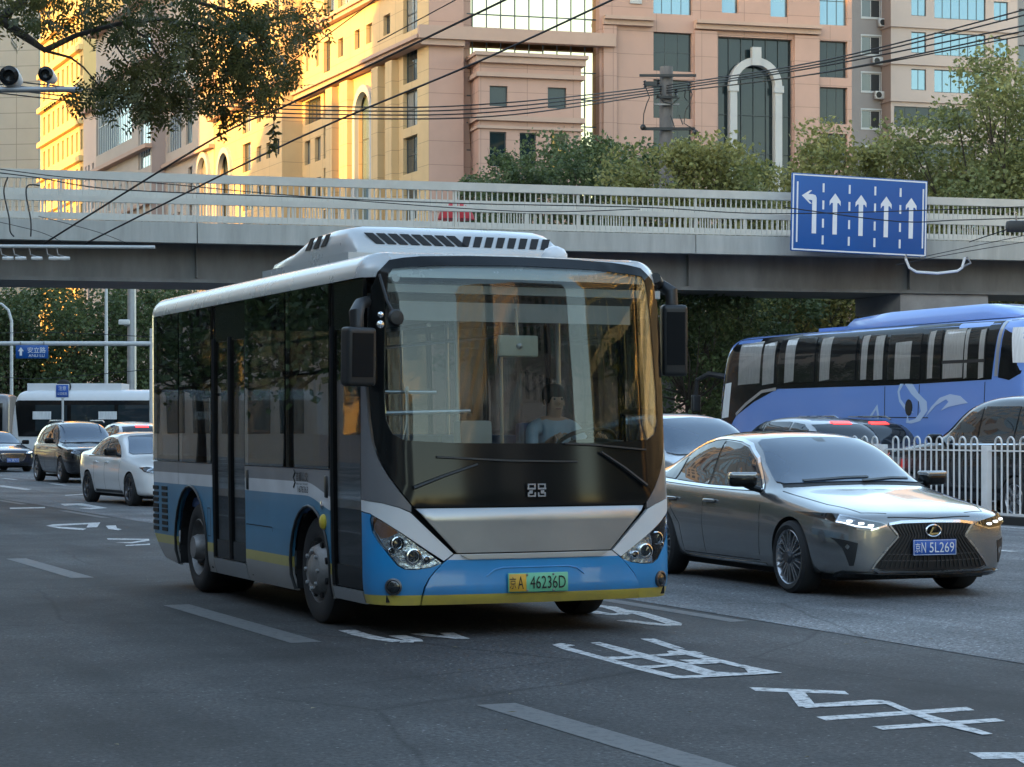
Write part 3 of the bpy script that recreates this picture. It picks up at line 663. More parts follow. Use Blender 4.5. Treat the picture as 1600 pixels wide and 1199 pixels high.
# roof air conditioner
ac=MB(); secs=[(-2.10,.86,2.84,2.90),(-1.95,.90,2.84,2.95),(-1.55,.92,2.84,2.985),(-1.35,.92,2.84,3.00),(-1.10,.90,2.84,3.09),(-.85,.90,2.84,3.105),(-.45,.90,2.84,3.115),(-.12,.89,2.84,3.105),(.04,.88,2.84,3.04),(.10,.86,2.84,2.93)]
k=0; PR=[(-1,0),(-1.0,.45),(-.985,.7),(-.93,.90),(-.82,.98),(-.5,1),(0,1),(.5,1),(.82,.98),(.93,.9),(.985,.7),(1,.45),(1,0)]
for (x,w_,z0,z1) in secs: ac.v+=[(x,p*w_,lerp(z0,z1,q)) for p,q in PR]
n=len(PR)
for i in range(len(secs)-1):
    for j in range(n-1): ac.f.append((i*n+j,i*n+j+1,(i+1)*n+j+1,(i+1)*n+j)); ac.m.append(0)
ac.f.append(tuple(range(n))); ac.m.append(0); ac.f.append(tuple((len(secs)-1)*n+j for j in reversed(range(n)))); ac.m.append(0)
aco=bput('air_conditioner',ac.mesh(smooth=True),M['roofwhite'])
def vent(name,quad,par):
    b_=MB(); q=[Vector(p) for p in quad]; nn=(q[1]-q[0]).cross(q[3]-q[0]).normalized()*.003
    if nn.x<0 and abs(nn.x)>abs(nn.y): nn=-nn
    b_.poly([p+nn for p in q]); b_.poly([p-nn*.5 for p in reversed(q)]); bput(name,b_.mesh(),M['seal'],par)
zA,zB=2.95,3.035                       # slats across the nose of the unit, leaning away from the middle
def acx(z): return .102+(2.93-z)*.55 if z<3.04 else .04
for i in range(8):
    y=-.78+.098*i; vent('vent_slot',[(acx(zA)+.004,y+.085,zA),(acx(zA)+.004,y+.158,zA),(acx(zB)+.004,y+.075,zB),(acx(zB)+.004,y,zB)],aco)
for i in range(8):
    y=.78-.098*i; vent('vent_slot',[(acx(zA)+.004,y-.145+.07,zA),(acx(zA)+.004,y-.085+.07,zA),(acx(zB)+.004,y+.03,zB),(acx(zB)+.004,y-.035,zB)],aco)
for i in range(3):
    x=-.95+.2*i; vent('vent_slot',[(x-.1,-.903,2.97),(x+.03,-.903,2.97),(x+.11,-.884,3.065),(x,-.884,3.065)],aco)
bput('ac_plinth',MB().box(-2.15,.12,-.935,.935,2.76,2.875).mesh(),M['roofwhite'],aco)
b_=MB().lathe([(.1,0),(.1,.03),(.075,.07),(.03,.09),(.001,.095)],16,'z',(.55,.62,2.845)).mesh(smooth=True); bput('roof_antenna_dome',b_,M['white'])
# louvres, hatch, small fittings on the kerb side
lv=MB().box(-.1,.1,-.012,.006,-.018,.018).mesh()
for cx_ in (-4.86,-4.52):
    for i in range(4):
        for z in (.94,.72):
            me=lv.copy(); bput('louvre',me,M['seal'],bus,(cx_,-BW+.004,z-.058*i))
            me=MB().quad((-.11,-.0,-.0),(.11,0,0),(.11,-.022,-.022),(-.11,-.022,-.022)) 
def seam(P,w_=.007,s=-1,name='panel_seam',m='seal'):
    b_=MB()
    for i in range(len(P)-1):
        a=Vector(P[i]); c_=Vector(P[i+1]); d=(c_-a); d.normalize(); q=Vector((-d.y,d.x))*w_/2
        b_.quad(*[bw(tx(v.x,s),v.y,.0025) for v in (a-q,a+q,c_+q,c_-q)])
    mm=b_.mesh(); lean(mm); link(name,mm,bus,M[m])
seam([(-1.77,.705),(-1.03,.705),(-1.015,.235)]); seam([(-2.99,.80),(-2.9,.80),(-2.9,.55),(-2.99,.55),(-2.99,.80)]); seam([(-4.12,.225),(-4.12,.48)])
seam([(-4.93,.955),(-4.93,1.19)]); seam([(-4.0,.99),(-4.0,1.19)]); seam([(-.56,.23),(-.56,.50)]); seam([(1.152,.24),(1.152,.99)])
for x,z in ((-4.72,.37),(-4.55,.36),(-4.3,.33),(-1.5,.33),(-.78,.31),(-2.92,.46),(-2.92,.38),(-2.92,.29),(-1.66,.30)):
    b_=bevel_box(.05,.02,.06,.006,1); bput('latch',b_,M['seal'],bus,(x,-BW+.028,z))
b_=MB().lathe([(.06,-.01),(.06,.02),(.045,.035),(.001,.04)],16,'y',(0,0,0),sy=-1).mesh(smooth=True); bput('side_marker',b_,M['yellow'],bus,(.30,-BW+.01,.80))
b_=MB().lathe([(.03,-.01),(.03,.02),(.001,.03)],12,'y',(0,0,0),sy=-1).mesh(smooth=True); bput('side_marker',b_,M['chrome'],bus,(.27,-BW+.01,.93))
b_=bevel_box(.07,.02,.17,.008,1); bput('card_plate',b_,M['trim'],bus,(.37,-BW+.0,1.07)); b_=bevel_box(.06,.02,.17,.008,1); bput('card_plate',b_,M['trim'],bus,(-1.72,-BW,1.08))
btext('首都公交',.30,.075,(-.22,-BW-.004,1.135),M['ink'],bus,90,0); btext('BEIJING PUBLIC TRANSPORT',.30,.018,(-.22,-BW-.004,1.075),M['ink'],bus,90,0); btext('1676363',.26,.05,(-.20,-BW-.004,1.035),M['ink'],bus,90,0)
b_=MB().tube([(-.44,0,1.06),(-.40,0,1.10),(-.44,0,1.14),(-.40,0,1.18),(-.43,0,1.20)],.014,5).mesh(); b_.transform(Matrix.Translation((0,-BW+.006,-.015))); bput('operator_emblem',b_,M['ink'])
# ---- inside: dashboard, wheel, driver's screen, rails, seats, mirror
d=MB(); d.v+=[(x,y,z) for y in (-1.1,1.1) for x,z in ((1.33,.4),(1.36,1.36),(1.18,1.40),(.98,1.30),(.92,.4))]; d.f=[(0,1,6,5),(1,2,7,6),(2,3,8,7),(3,4,9,8),(0,5,9,4),(0,4,3,2,1),(5,6,7,8,9)]; d.m=[0]*7; bput('dashboard',d.mesh(),M['trim'])
p_=MB()
for k in range(20):
    pass
st=MB().tube([(.23*math.cos(t),.23*math.sin(t),0) for t in [2*math.pi*k/24 for k in range(25)]],.016,8)
st.box(-.22,.22,-.02,.02,-.01,.01); st.tube([(0,0,0),(.12,0,-.35)],.03,8); bput('steering_wheel',st.mesh(smooth=True),M['trim'],bus,(.86,.72,1.40),(0,R(-28),0))
hood_=MB().lathe([(.001,.12),(.2,.10),(.3,.03),(.32,-.1)],20,'z').mesh(smooth=True); bput('instrument_hood',hood_,M['trim'],bus,(1.06,.72,1.32))
def seatm(x,y,z,col,name='seat'):
    a=bevel_box(.44,.42,.10,.03); so_=bput(name,a,M[col],bus,(x,y,z+.42)); b2=bevel_box(.09,.42,.62,.035); bput('backrest',b2,M[col],so_,(x-.24,y,z+.75),(0,R(-8),0)); bput('seat_stand',MB().box(-.16,.16,-.14,.14,-.36,0).mesh(),M['trim'],so_,(x,y,z+.40))
seatm(.28,.72,.50,'seat','driver_seat')
for i in range(5):
    for y in (-.9,-.46,.46,.9):
        if y<0 and (i in (1,) ): continue
        if y<0 and i==0: continue
        seatm(-.75-.78*i,y,.40,'seat')
for y in (-.62,.62):
    bput('ceiling_rail',MB().tube([(1.0 if y<0 else -.4,y,2.28),(-4.8,y,2.28)],.017,8).mesh(smooth=True),M['handrail'])
    for x in (-.55,-1.75,-2.9,-4.1): bput('grab_pole',MB().tube([(x,y,.4),(x,y,2.5)],.016,8).mesh(smooth=True),M['handrail'])
bput('entrance_rail',MB().tube([(1.02,-1.05,1.62),(1.0,-.30,1.64)],.018,8).mesh(smooth=True),M['handrail'])
bput('entrance_rail',MB().tube([(.95,-1.05,1.78),(.95,-.55,1.78)],.014,8).mesh(smooth=True),M['handrail'])
bput('entrance_rail',MB().tube([(1.0,-.80,1.36),(1.0,-.80,1.82)],.014,8).mesh(smooth=True),M['handrail'])
fb=bevel_box(.16,.26,.3,.03); bput('fare_box',fb,M['intpale'],bus,(1.0,-.28,1.42))
# partition behind the driver with a clear upper pane
bput('driver_partition',MB().box(-.30,-.27,.12,1.1,.4,1.30).mesh(),M['intgrey'])
bput('partition_pole',MB().tube([(-.28,.12,.4),(-.28,.12,2.5)],.02,8).mesh(smooth=True),M['handrail'])
bput('partition_pole',MB().tube([(-.28,1.02,.4),(-.28,1.02,2.5)],.02,8).mesh(smooth=True),M['handrail'])
# sun blind, destination box, interior mirror
bput('destination_box',MB().box(1.12,1.17,-.98,.98,2.42,2.58).mesh(),M['black'])
bput('sun_blind',MB().box(1.185,1.192,-.92,.95,2.30,2.44).mesh(),M['intgrey'])
iv=bevel_box(.045,.32,.16,.02,3); io=bput('interior_mirror',iv,mat('mirror_back_cream',(.50,.51,.42),.4),bus,(1.27,-.02,2.12))
b_=MB().lathe([(.022,0),(.022,.02),(.012,.03),(.001,.032)],12,'x',(1.292,-.02,2.12)).mesh(smooth=True); bput('mirror_knob',b_,M['silver'],io)
bput('mirror_stalk',MB().tube([(1.27,-.02,2.19),(1.24,-.02,2.40)],.010,6).mesh(),M['handrail'],io)
b_=MB().lathe([(.03,0),(.03,.008),(.001,.009)],14,'x',tuple(bw(ty(-1.03),2.60,-.03))).mesh(); bput('inspection_disc',b_,M['paper'])
# yellow grab post seen through the rear door
bput('grab_pole',MB().box(-2.12,-2.05,-.30,-.26,1.5,2.3).mesh(),M['yellow'])
# ---- wheels
def buswheel(x,y,s,rear):
    w_=.24 if not rear else .5
    r_=.415
    t=MB(); h=w_/2
    o=link('wheel',MB().lathe([(.001,.06),(.10,.06),(.12,.02),(.12,-.1)],24,'y',(0,0,0),sy=s).mesh(smooth=True),bus,M['steel']); o.location=(x,y,r_)
    prof=[(.255,h*.9),(.29,h),(.345,h*.995),(.39,h*.93),(r_-.004,h*.80),(r_,h*.6)]
    prof+=[(r,-q) for r,q in reversed(prof)]
    ty_=t.lathe(prof,36,'y').mesh(smooth=True); to=link('tyre',ty_,o,M['rubber']); to.location=(0,-s*h+s*.02,0)
    rim=MB()
    if not rear: pr=[(.262,-.02),(.268,.0),(.255,.008),(.24,-.05),(.225,-.055),(.18,.045),(.15,.06),(.12,.05),(.09,.07),(.001,.075)]
    else: pr=[(.262,-.02),(.268,.0),(.255,.008),(.24,-.03),(.225,-.10),(.19,-.15),(.12,-.155),(.11,-.06),(.09,-.03),(.001,-.02)]
    rim.lathe(pr,32,'y',(0,0,0),sy=s)
    rm=rim.mesh(smooth=True); ro=link('rim',rm,o,M['steel'])
    nm=MB().lathe([(.016,.03),(.016,.075),(.001,.08)],8,'y',sy=s).mesh(smooth=True); nm.materials.append(M['galv'])
    hm2=MB().lathe([(.001,.012),(.026,.010),(.028,-.01)],10,'y',sy=s).mesh(smooth=True); hm2.materials.append(M['seal'])
    for k in range(8):
        a=2*math.pi*k/8; q=.145 if not rear else .155; w2=link('wheel_nut',nm,o); w2.location=(q*math.cos(a),(0 if not rear else -s*.19),q*math.sin(a))
        a=2*math.pi*(k+.5)/8; q=.205; yy=(.005 if not rear else -.125); w2=link('hand_hole',hm2,o); w2.location=(q*math.cos(a),s*yy,q*math.sin(a))
for s in (-1,1):
    buswheel(-.06,s*(BW-.07),s,False); buswheel(AXR,s*(BW-.07),s,True)
    for xc,r_ in ((-.06,.47),(AXR,.54)):
        b_=MB(); y0,y1=s*(BW-.03),s*(BW-.62)
        A=arch(xc,r_,.42,.24,12)
        for i in range(12): b_.quad((A[i][0],y0,A[i][1]),(A[i+1][0],y0,A[i+1][1]),(A[i+1][0],y1,A[i+1][1]),(A[i][0],y1,A[i][1]))
        b_.poly([(p[0],y1,p[1]) for p in A]); link('wheel_well',b_.mesh(),bus,M['undercar'])
        # rubber lip
        A=arch(xc,r_+.02,.42,.235,16); mm=MB().tube([bw(tx(p[0],s),p[1],.004) for p in A],.013,6).mesh(smooth=True); lean(mm); link('arch_lip',mm,bus,M['trim'])
MB().box(-4.5,1.2,-.5,.5,.22,.262).build('chassis',M['undercar'],bus)
MB().box(-2.9,-.8,-.95,.95,.20,.258).build('battery_pack',M['undercar'],bus)
# ------------------------------------------------------------------ buildings
def wallmat(name,col,var=.08,joint=None,rough=.8):
    m=mat(name,col,rough,var=var,vscale=.35,bump=.05,bscale=8)
    if joint:                                   # thin recessed joint lines of the cladding (sx, sz in metres)
        nt=m.node_tree; nd=nt.nodes; L=nt.links; p=nd['Principled BSDF']
        tc=nd.new('ShaderNodeTexCoord'); sp=nd.new('ShaderNodeSeparateXYZ'); L.new(tc.outputs['Object'],sp.inputs[0])
        outs=[]
        for ax,per in ((0,joint[0]),(2,joint[1])):
            a=nd.new('ShaderNodeMath'); a.operation='PINGPONG'; a.inputs[1].default_value=per/2; L.new(sp.outputs[ax],a.inputs[0])
            b=nd.new('ShaderNodeMath'); b.operation='LESS_THAN'; b.inputs[1].default_value=joint[2]; L.new(a.outputs[0],b.inputs[0]); outs.append(b.outputs[0])
        mx=nd.new('ShaderNodeMath'); mx.operation='MAXIMUM'; L.new(outs[0],mx.inputs[0]); L.new(outs[1],mx.inputs[1])
        src=p.inputs['Base Color'].links[0].from_socket
        k=nd.new('ShaderNodeMix'); k.data_type='RGBA'; k.blend_type='MULTIPLY'; L.new(mx.outputs[0],k.inputs[0]); L.new(src,k.inputs[6]); k.inputs[7].default_value=(.6,.6,.6,1); L.new(k.outputs[2],p.inputs['Base Color'])
    return m
M['pink']=wallmat('pink_stucco',(.43,.265,.205),.08,(3.3,1.65,.02))
M['peach']=wallmat('peach_stucco',(.57,.395,.205),.09,(3.3,1.65,.02))  # the pink stucco with the sun's yellow put into its colour
M['cornice']=wallmat('cornice_stone',(.42,.28,.215),.1)
M['archstone']=wallmat('pale_stone',(.40,.395,.385),.1)
M['cream']=wallmat('cream_render',(.40,.33,.28),.08)
M['mauve']=wallmat('mauve_render',(.34,.27,.25),.08)
M['resgrey']=wallmat('grey_render',(.33,.29,.27),.08)
M['respink']=wallmat('pale_pink_render',(.48,.38,.33),.07)
M['greytile']=wallmat('grey_cladding',(.30,.30,.28),.06,(3.2,2.1,.05))
M['towerlit']=wallmat('ochre_render',(.62,.44,.19),.05)  # sunlight's yellow put into the tower's wall colour
M['winframe']=mat('window_frame',(.05,.06,.065),.4,.3)
M['whiteframe']=mat('white_window_frame',(.62,.62,.60),.5)
M['bglass']=dark_glass('office_glass',(.035,.045,.05),.03,.25,.35,spec=1.0)
M['mirrorglass']=mat('coated_curtain_glass',(.74,.64,.43),.015,1.0)
M['tealglass']=dark_glass('teal_glass',(.010,.020,.024),.02,.3,.3,spec=.45)
M['bglass2']=mat('curtained_glass',(.20,.20,.19),.12,var=.35,vscale=1.2,stretch=(5,1,.5))
M['blueglass']=mat('blue_glass',(.20,.30,.36),.04,.6)
Z=Vector((0,0,1))
class Plane:
    def __init__(s,O,D,nrm): s.O=Vector(O); s.D=Vector(D).normalized(); s.n=Vector(nrm).normalized()
    def sz(s,px,py):
        d=Vector(((px-CX)/F,1,0)); O=s.O; D=s.D
        det=D.x*(-d.y)-(-d.x)*D.y                 # O + D*q = d*t
        q=((-O.x)*(-d.y)-(-d.x)*(-O.y))/det; t=(D.x*(-O.y)-(-O.x)*D.y)/det
        return q,EYE+(HY-py)/F*t
    def s(s_,px): return s_.sz(px,HY)[0]
    def mtx(s): return Matrix(((s.D.x,s.n.x,0,s.O.x),(s.D.y,s.n.y,0,s.O.y),(0,0,1,0),(0,0,0,1)))
wcache={}
def winmesh(w,h,nx,nz,fr,dep):
    key=(round(w,2),round(h,2),nx,nz,fr)
    if key in wcache: return wcache[key]
    b=MB()
    for x0,x1,z0,z1 in [(0,fr,0,h),(w-fr,w,0,h),(fr,w-fr,0,fr),(fr,w-fr,h-fr,h)]: b.box(x0,x1,-.06,.0,z0,z1)
    for i in range(1,nx): b.box(w*i/nx-fr*.35,w*i/nx+fr*.35,-.055,-.004,fr,h-fr)
    for j in range(1,nz): b.box(fr,w-fr,-.052,-.007,h*j/nz-fr*.35,h*j/nz+fr*.35)
    p=MB(); p.quad((fr*.5,-.035,fr*.5),(w-fr*.5,-.035,fr*.5),(w-fr*.5,-.035,h-fr*.5),(fr*.5,-.035,h-fr*.5))
    wcache[key]=(b.mesh('window'),p.mesh('pane')); return wcache[key]
def facade(root,pl,s0,s1,z0,z1,wins,wm,frame='winframe',glass='bglass',dep=.28,fr=.07,sill=None,name='wall'):
    """wall of rectangular cells with real openings; each window set back in its reveal"""
    root_inv=root.matrix_basis.inverted()
    T=root_inv@pl.mtx()
    def rd_(v): return round(v,3)
    W=[tuple(map(rd_,w[:4]))+tuple(w[4:]) for w in wins if w[0]<s1 and w[1]>s0 and w[2]<z1]
    xs=sorted(set([rd_(s0),rd_(s1)]+[v for w in W for v in w[:2] if s0<v<s1])); zs=sorted(set([rd_(z0),rd_(z1)]+[v for w in W for v in w[2:4] if z0<v<z1]))
    b=MB()
    for i in range(len(xs)-1):
        run=None
        for j in range(len(zs)-1):
            cx,cz=(xs[i]+xs[i+1])/2,(zs[j]+zs[j+1])/2
            hole=any(w[0]<cx<w[1] and w[2]<cz<w[3] for w in W)
            if not hole:
                if run is None: run=zs[j]
            if (hole or j==len(zs)-2) and run is not None:
                top=zs[j] if hole else zs[j+1]
                b.quad((xs[i],0,run),(xs[i+1],0,run),(xs[i+1],0,top),(xs[i],0,top)); run=None
    for w in W:
        a,c,e,f=w[:4]
        for q in (((a,0,e),(a,-dep,e),(a,-dep,f),(a,0,f)),((c,0,e),(c,0,f),(c,-dep,f),(c,-dep,e)),((a,0,e),(c,0,e),(c,-dep,e),(a,-dep,e)),((a,0,f),(a,-dep,f),(c,-dep,f),(c,0,f))): b.quad(*q)
    wo=b.build(name,M[wm],root); wo.matrix_basis=T
    for w in W:
        a,c,e,f=w[:4]; nx=w[4] if len(w)>4 else 2; nz=w[5] if len(w)>5 else 1; gm=w[6] if len(w)>6 else glass; fm=w[7] if len(w)>7 else frame
        if gm=='bglass' and random.random()<.38: gm='bglass2'
        wmsh,pmsh=winmesh(c-a,f-e,nx,nz,fr,dep)
        o=bpy.data.objects.new('window',wmsh); COL.objects.link(o); o.parent=root; o.matrix_basis=T@Matrix.Translation((a,-dep+.07,e))
        if not wmsh.materials: wmsh.materials.append(M[fm])
        o.material_slots[0].link='OBJECT'; o.material_slots[0].material=M[fm]
        p=bpy.data.objects.new('pane',pmsh); COL.objects.link(p); p.parent=o
        if not pmsh.materials: pmsh.materials.append(M[gm])
        p.material_slots[0].link='OBJECT'; p.material_slots[0].material=M[gm]
        t=.006; p.rotation_euler=(random.uniform(-t,t),0,random.uniform(-t,t))
        if sill:
            q=MB().box(-.08,c-a+.08,-.02,.10,-.10,0).build('sill',M[sill],o); q.location=(0,dep-.07,0)
    return wo
def pbox(root,pl,s0,s1,y0,y1,z0,z1,m,name):
    b=MB().box(s0,s1,y0,y1,z0,z1); o=b.build(name,M[m],root); o.matrix_basis=root.matrix_basis.inverted()@pl.mtx(); return o
def archring(root,pl,sc,zc,r0,r1,zb,y0,y1,m,name='stone_arch'):
    b=MB(); n=16
    prof=[(-1,zb)]+[(t,None) for t in [math.pi-math.pi*k/n for k in range(n+1)]]
    outer=[(sc-r1,zb)]+[(sc+r1*math.cos(t),zc+r1*math.sin(t)) for t in [math.pi-math.pi*k/n for k in range(n+1)]]+[(sc+r1,zb)]
    inner=[(sc-r0,zb)]+[(sc+r0*math.cos(t),zc+r0*math.sin(t)) for t in [math.pi-math.pi*k/n for k in range(n+1)]]+[(sc+r0,zb)]
    for i in range(len(outer)-1):
        a,c=outer[i],outer[i+1]; d,e=inner[i],inner[i+1]
        b.quad((a[0],y1,a[1]),(c[0],y1,c[1]),(e[0],y1,e[1]),(d[0],y1,d[1])); b.quad((d[0],y1,d[1]),(e[0],y1,e[1]),(e[0],y0,e[1]),(d[0],y0,d[1])); b.quad((a[0],y0,a[1]),(c[0],y0,c[1]),(c[0],y1,c[1]),(a[0],y1,a[1]))
    o=b.build(name,M[m],root); o.matrix_basis=root.matrix_basis.inverted()@pl.mtx(); return o
MZ=-U
# --- main pink office building
Cn=at(670,HY,150); Cn.z=0
a0=Cn.dot(U); n0=Cn.dot(N)
FD=Vector((math.sin(R(75.5)),math.cos(R(75.5)),0)); FNrm=Vector((FD.y,-FD.x,0))
PF=Plane(Cn,FD,FNrm); PS=Plane(Cn,U,-N)
pinkb=thing('pink_office_building','pink stucco office building with tall stone arches and mirrored curtain wall','building',Cn,0)
FL=[1.2+3.3*k-.0 for k in range(0,14)]          # window sill heights
Zr=46
zs=[z for z in (6.4,9.7,13.0,16.3,19.6,22.85,26.0)]
wS=[]
for p0,p1,h in ((485,476,1.9),(501,492,1.9)):
    for z in (6.4,9.7,13.0,16.3,19.6,22.8): wS.append((PS.s(p0),PS.s(p1),z,z+h,2,1))
for z in (6.4,9.7,13.0,16.3,19.6,22.8,25.95,29.5): wS.append((PS.s(516),PS.s(505.5),z,z+2.45,2,2))
for z in (6.4,9.7,13.0,16.3,19.6,22.85,26.0,29.6,33.9): wS.append((PS.s(652),PS.s(630),z,z+2.6,2,2))
wS.append((PS.s(501),PS.s(477),26.0,27.9,4,1))
for p0,p1 in ((609.5,599),(581,572),(562,554),(536,528)): wS.append((PS.s(p0),PS.s(p1),30.15,31.6,1,1))
for p0,p1 in ((482,478),(498,494)): wS.append((PS.s(p0),PS.s(p1),30.3,32.6,1,1))
for p0,p1 in ((522,506),(546,528),(570,552),(597,576)): wS.append((PS.s(p0),PS.s(p1),34.0,38.0,2,2))
wS.append((PS.s(539),PS.s(531),3,27.9,1,5,'glassblue')); wS.append((PS.s(611),PS.s(603),3,27.9,1,5,'glassblue'))
sa0,sa1=PS.s(588),PS.s(556); sam=(sa0+sa1)/2
wS.append((sam-1.6,sam+1.6,3,26.6,2,7,'blueglass'))
sEnd=PS.s(471)
facade(pinkb,PS,0,sEnd,0,Zr,wS,'peach',dep=.35,fr=.09,sill=None)
archring(pinkb,PS,sam,25.0,1.62,2.15,3,-.1,.35,'archstone')
for pxa,pxb in ((623,613),(601,591),(553,541),(529,519)): pbox(pinkb,PS,PS.s(pxa),PS.s(pxb),.003,.55,0,27.9,'peach','pilaster')
for z,h,d in ((28.1,.35,.75),(28.45,.25,1.0),(33.0,.3,.5),(33.3,.2,.7),(39.2,.4,.8)): pbox(pinkb,PS,-.3,sEnd,.002,d,z,z+h,'cornice','cornice')
# front
sG0,sG1=PF.s(720),PF.s(941)
sEndF=PF.s(1331)
wF=[]
for z in (6.9,10.2,13.5,16.8,20.2,23.6,26.95): wF.append((PF.s(1021),PF.s(1081.5),z,z+2.75,3,2,'tealglass'))
wF.append((PF.s(1021),PF.s(1081.5),31.0,33.6,4,2,'blueglass')); wF.append((PF.s(1128),PF.s(1154),31.3,34.2,1,1,'blueglass')); wF.append((PF.s(1204),PF.s(1232),31.2,34.2,1,1,'blueglass'))
for z in (6.7,10.1,13.5,16.9,20.3,23.65,27.0): wF.append((PF.s(1281),PF.s(1331)-.35,z,z+2.65,3,1,'tealglass'))
wF.append((PF.s(1281),PF.s(1331)-.35,30.8,34.4,3,2,'blueglass'))
sA0,sA1=PF.s(1122),PF.s(1238)
wF.append((sA0,sA1,2,29.6,6,10,'tealglass'))
facade(pinkb,PF,0,sG0,0,Zr,[],'pink')
facade(pinkb,PF,sG1,sEndF,0,Zr,wF,'pink',dep=.4,fr=.06)
PFg=Plane(Cn-FNrm*.9,FD,FNrm)
# mirrored curtain wall: each pane its own slightly out-of-true sheet
cols=10; cw=(sG1-sG0)/cols
zr=[2.0+1.9*k for k in range(24)]
fb=MB()
for i in range(cols+1): fb.box(sG0+cw*i-.04,sG0+cw*i+.04,-.04,.05,0,Zr)
for z in zr: fb.box(sG0,sG1,-.035,.045,z-.04,z+.04)
o=fb.build('curtain_wall_frame',M['winframe'],pinkb); o.matrix_basis=pinkb.matrix_basis.inverted()@PFg.mtx()
pm_=MB().quad((.04,0,.04),(cw-.04,0,.04),(cw-.04,0,1.86),(.04,0,1.86)).__class__ if False else None
pb=MB(); pb.quad((.03,0,.03),(cw-.03,0,.03),(cw-.03,0,1.87),(.03,0,1.87)); pme=pb.mesh('glass_panel'); pme.materials.append(M['mirrorglass'])
for i in range(cols):
    for z in zr[3:20]:
        o=bpy.data.objects.new('glass_panel',pme); COL.objects.link(o); o.parent=pinkb
        o.matrix_basis=pinkb.matrix_basis.inverted()@PFg.mtx()@Matrix.Translation((sG0+cw*i,0,z))@Matrix.Rotation(random.gauss(0,.006),4,'X')@Matrix.Rotation(random.gauss(0,.006),4,'Z')
pbox(pinkb,PF,sG0-.003,sG0+.2,-.95,-.002,0,Zr,'pink','reveal'); pbox(pinkb,PF,sG1-.2,sG1+.003,-.95,-.002,0,Zr,'pink','reveal')
pbox(pinkb,PF,-.8,sG1+.8,.004,.7,28.4,29.3,'cornice','cornice'); pbox(pinkb,PF,-.6,sG0+.2,.005,.45,28.0,28.4,'cornice','cornice')
for q0,q1 in ((PF.s(941),PF.s(1018)),(PF.s(1084),PF.s(1279))):
    pbox(pinkb,PF,q0,q1,.002,.45,30.0,30.35,'cornice','cornice'); pbox(pinkb,PF,q0,q1,.003,.75,30.35,30.6,'cornice','cornice')
archring(pinkb,PF,(sA0+sA1)/2,26.2,1.45,1.98,2,-.4,.2,'archstone'); sm=(sA0+sA1)/2
pbox(pinkb,PF,sm-.35,sm+.35,-.1,.3,27.6,28.9,'archstone','keystone')
for q in (sm-1.72,sm+1.72): pbox(pinkb,PF,q-.36,q+.36,-.1,.28,25.7,26.2,'archstone','capital')
for q in ((PF.s(1084),PF.s(1119)),(PF.s(1240),PF.s(1278))): pbox(pinkb,PF,q[0],q[1],.003,.25,0,29.9,'pink','pilaster')
pbox(pinkb,PF,PF.s(941)+.02,PF.s(962),.003,.3,0,29.95,'pink','pilaster')
pbox(pinkb,PF,PF.s(984),PF.s(1002),.003,.14,31.6,33.3,'archstone','plaque')
# bay in front of the curtain wall
PB=Plane(Cn+FNrm*1.6,FD,FNrm)
sb0,sb1=PB.s(748),PB.s(908)
wB=[(PB.s(765),PB.s(793),23.75,25.15,1,1,'tealglass'),(PB.s(856),PB.s(885),23.75,25.2,1,1,'tealglass')]
for p0,p1 in ((765,791),(812,838),(861,887)):
    for z in (19.6,16.2,12.8,9.4): wB.append((PB.s(p0),PB.s(p1),z,z+2.4,1,1,'tealglass' if p0<850 else 'mirrorglass'))
facade(pinkb,PB,sb0,sb1,0,27.0,wB,'pink',dep=.25)
pbox(pinkb,PB,sb0,sb0+.2,-2.4,-.003,0,26.99,'pink','wall'); pbox(pinkb,PB,sb1-.2,sb1,-2.4,-.003,0,26.99,'pink','wall')
for z,h,d in ((26.7,.45,.35),(27.15,.25,.55),(25.75,.3,.3),(22.75,.35,.3),(22.2,.2,.18)): pbox(pinkb,PB,sb0-d*.7,sb1+d*.7,-2.3,d,z,z+h,'cornice','cornice')
pbox(pinkb,PF,.5,sEndF-.4,-24,-1.3,0,Zr,'pink','wall'); 
q=MB().box(.4,sEnd-.4,-22,-.6,0,Zr); o=q.build('wall',M['pink'],pinkb); o.matrix_basis=pinkb.matrix_basis.inverted()@PS.mtx()
# --- street-side wings farther along
def wing(label,px0,px1,nn,proj,zr,wins,wm,name='office_wing',end='peach',cor=(),archs=(),group=None,floors=None):
    """street facade at cross distance nn from photo column px0 (near) to px1 (far) with a near end wall"""
    O=U*0+N*nn; P0=Plane(O,U,-N); s0,s1=P0.s(px0),P0.s(px1)
    root=thing(name,label,'building',O+U*s0,0,group)
    W=[]
    for w in wins:
        a,b=P0.s(w[0]),P0.s(w[1]); W.append((a,b)+tuple(w[2:]))
    facade(root,P0,s0,s1,0,zr,W,wm,dep=.3,fr=.08)
    E=Plane(O+U*s0,N,-U)
    facade(root,E,0,proj,0,zr,[],end,name='end_wall')
    b=MB().box(s0+.3,s1-.01,-18,-.5,0,zr-.02); o=b.build('wall',M[wm],root); o.matrix_basis=root.matrix_basis.inverted()@P0.mtx()
    for z,h,d in cor: pbox(root,P0,s0-.2,s1,.002,d,z,z+h,'cornice','cornice')
    for c in archs:
        sc=P0.s(c[0]); archring(root,P0,sc,c[1],c[2],c[2]+.5,3,-.1,.3,'archstone')
    return root,P0
wB2=[]
for z in (6.3,10,13.6,17.2,20.6,23.9,27.2): 
    for p0,p1 in ((436.5,430),(422,416),(408,401)): wB2.append((p0,p1,z-.1,z+1.2,1,1))
    wB2.append((392,379,z-.5,z+1.9,2,2))
wB2.append((361,345,3,25.6,2,6,'glassblue'))
for z in (31,34.4,38): 
    for p0,p1 in ((436,428),(421,413),(406,398),(392,382),(371,361),(352,342)): wB2.append((p0,p1,z,z+2.2,2,1))
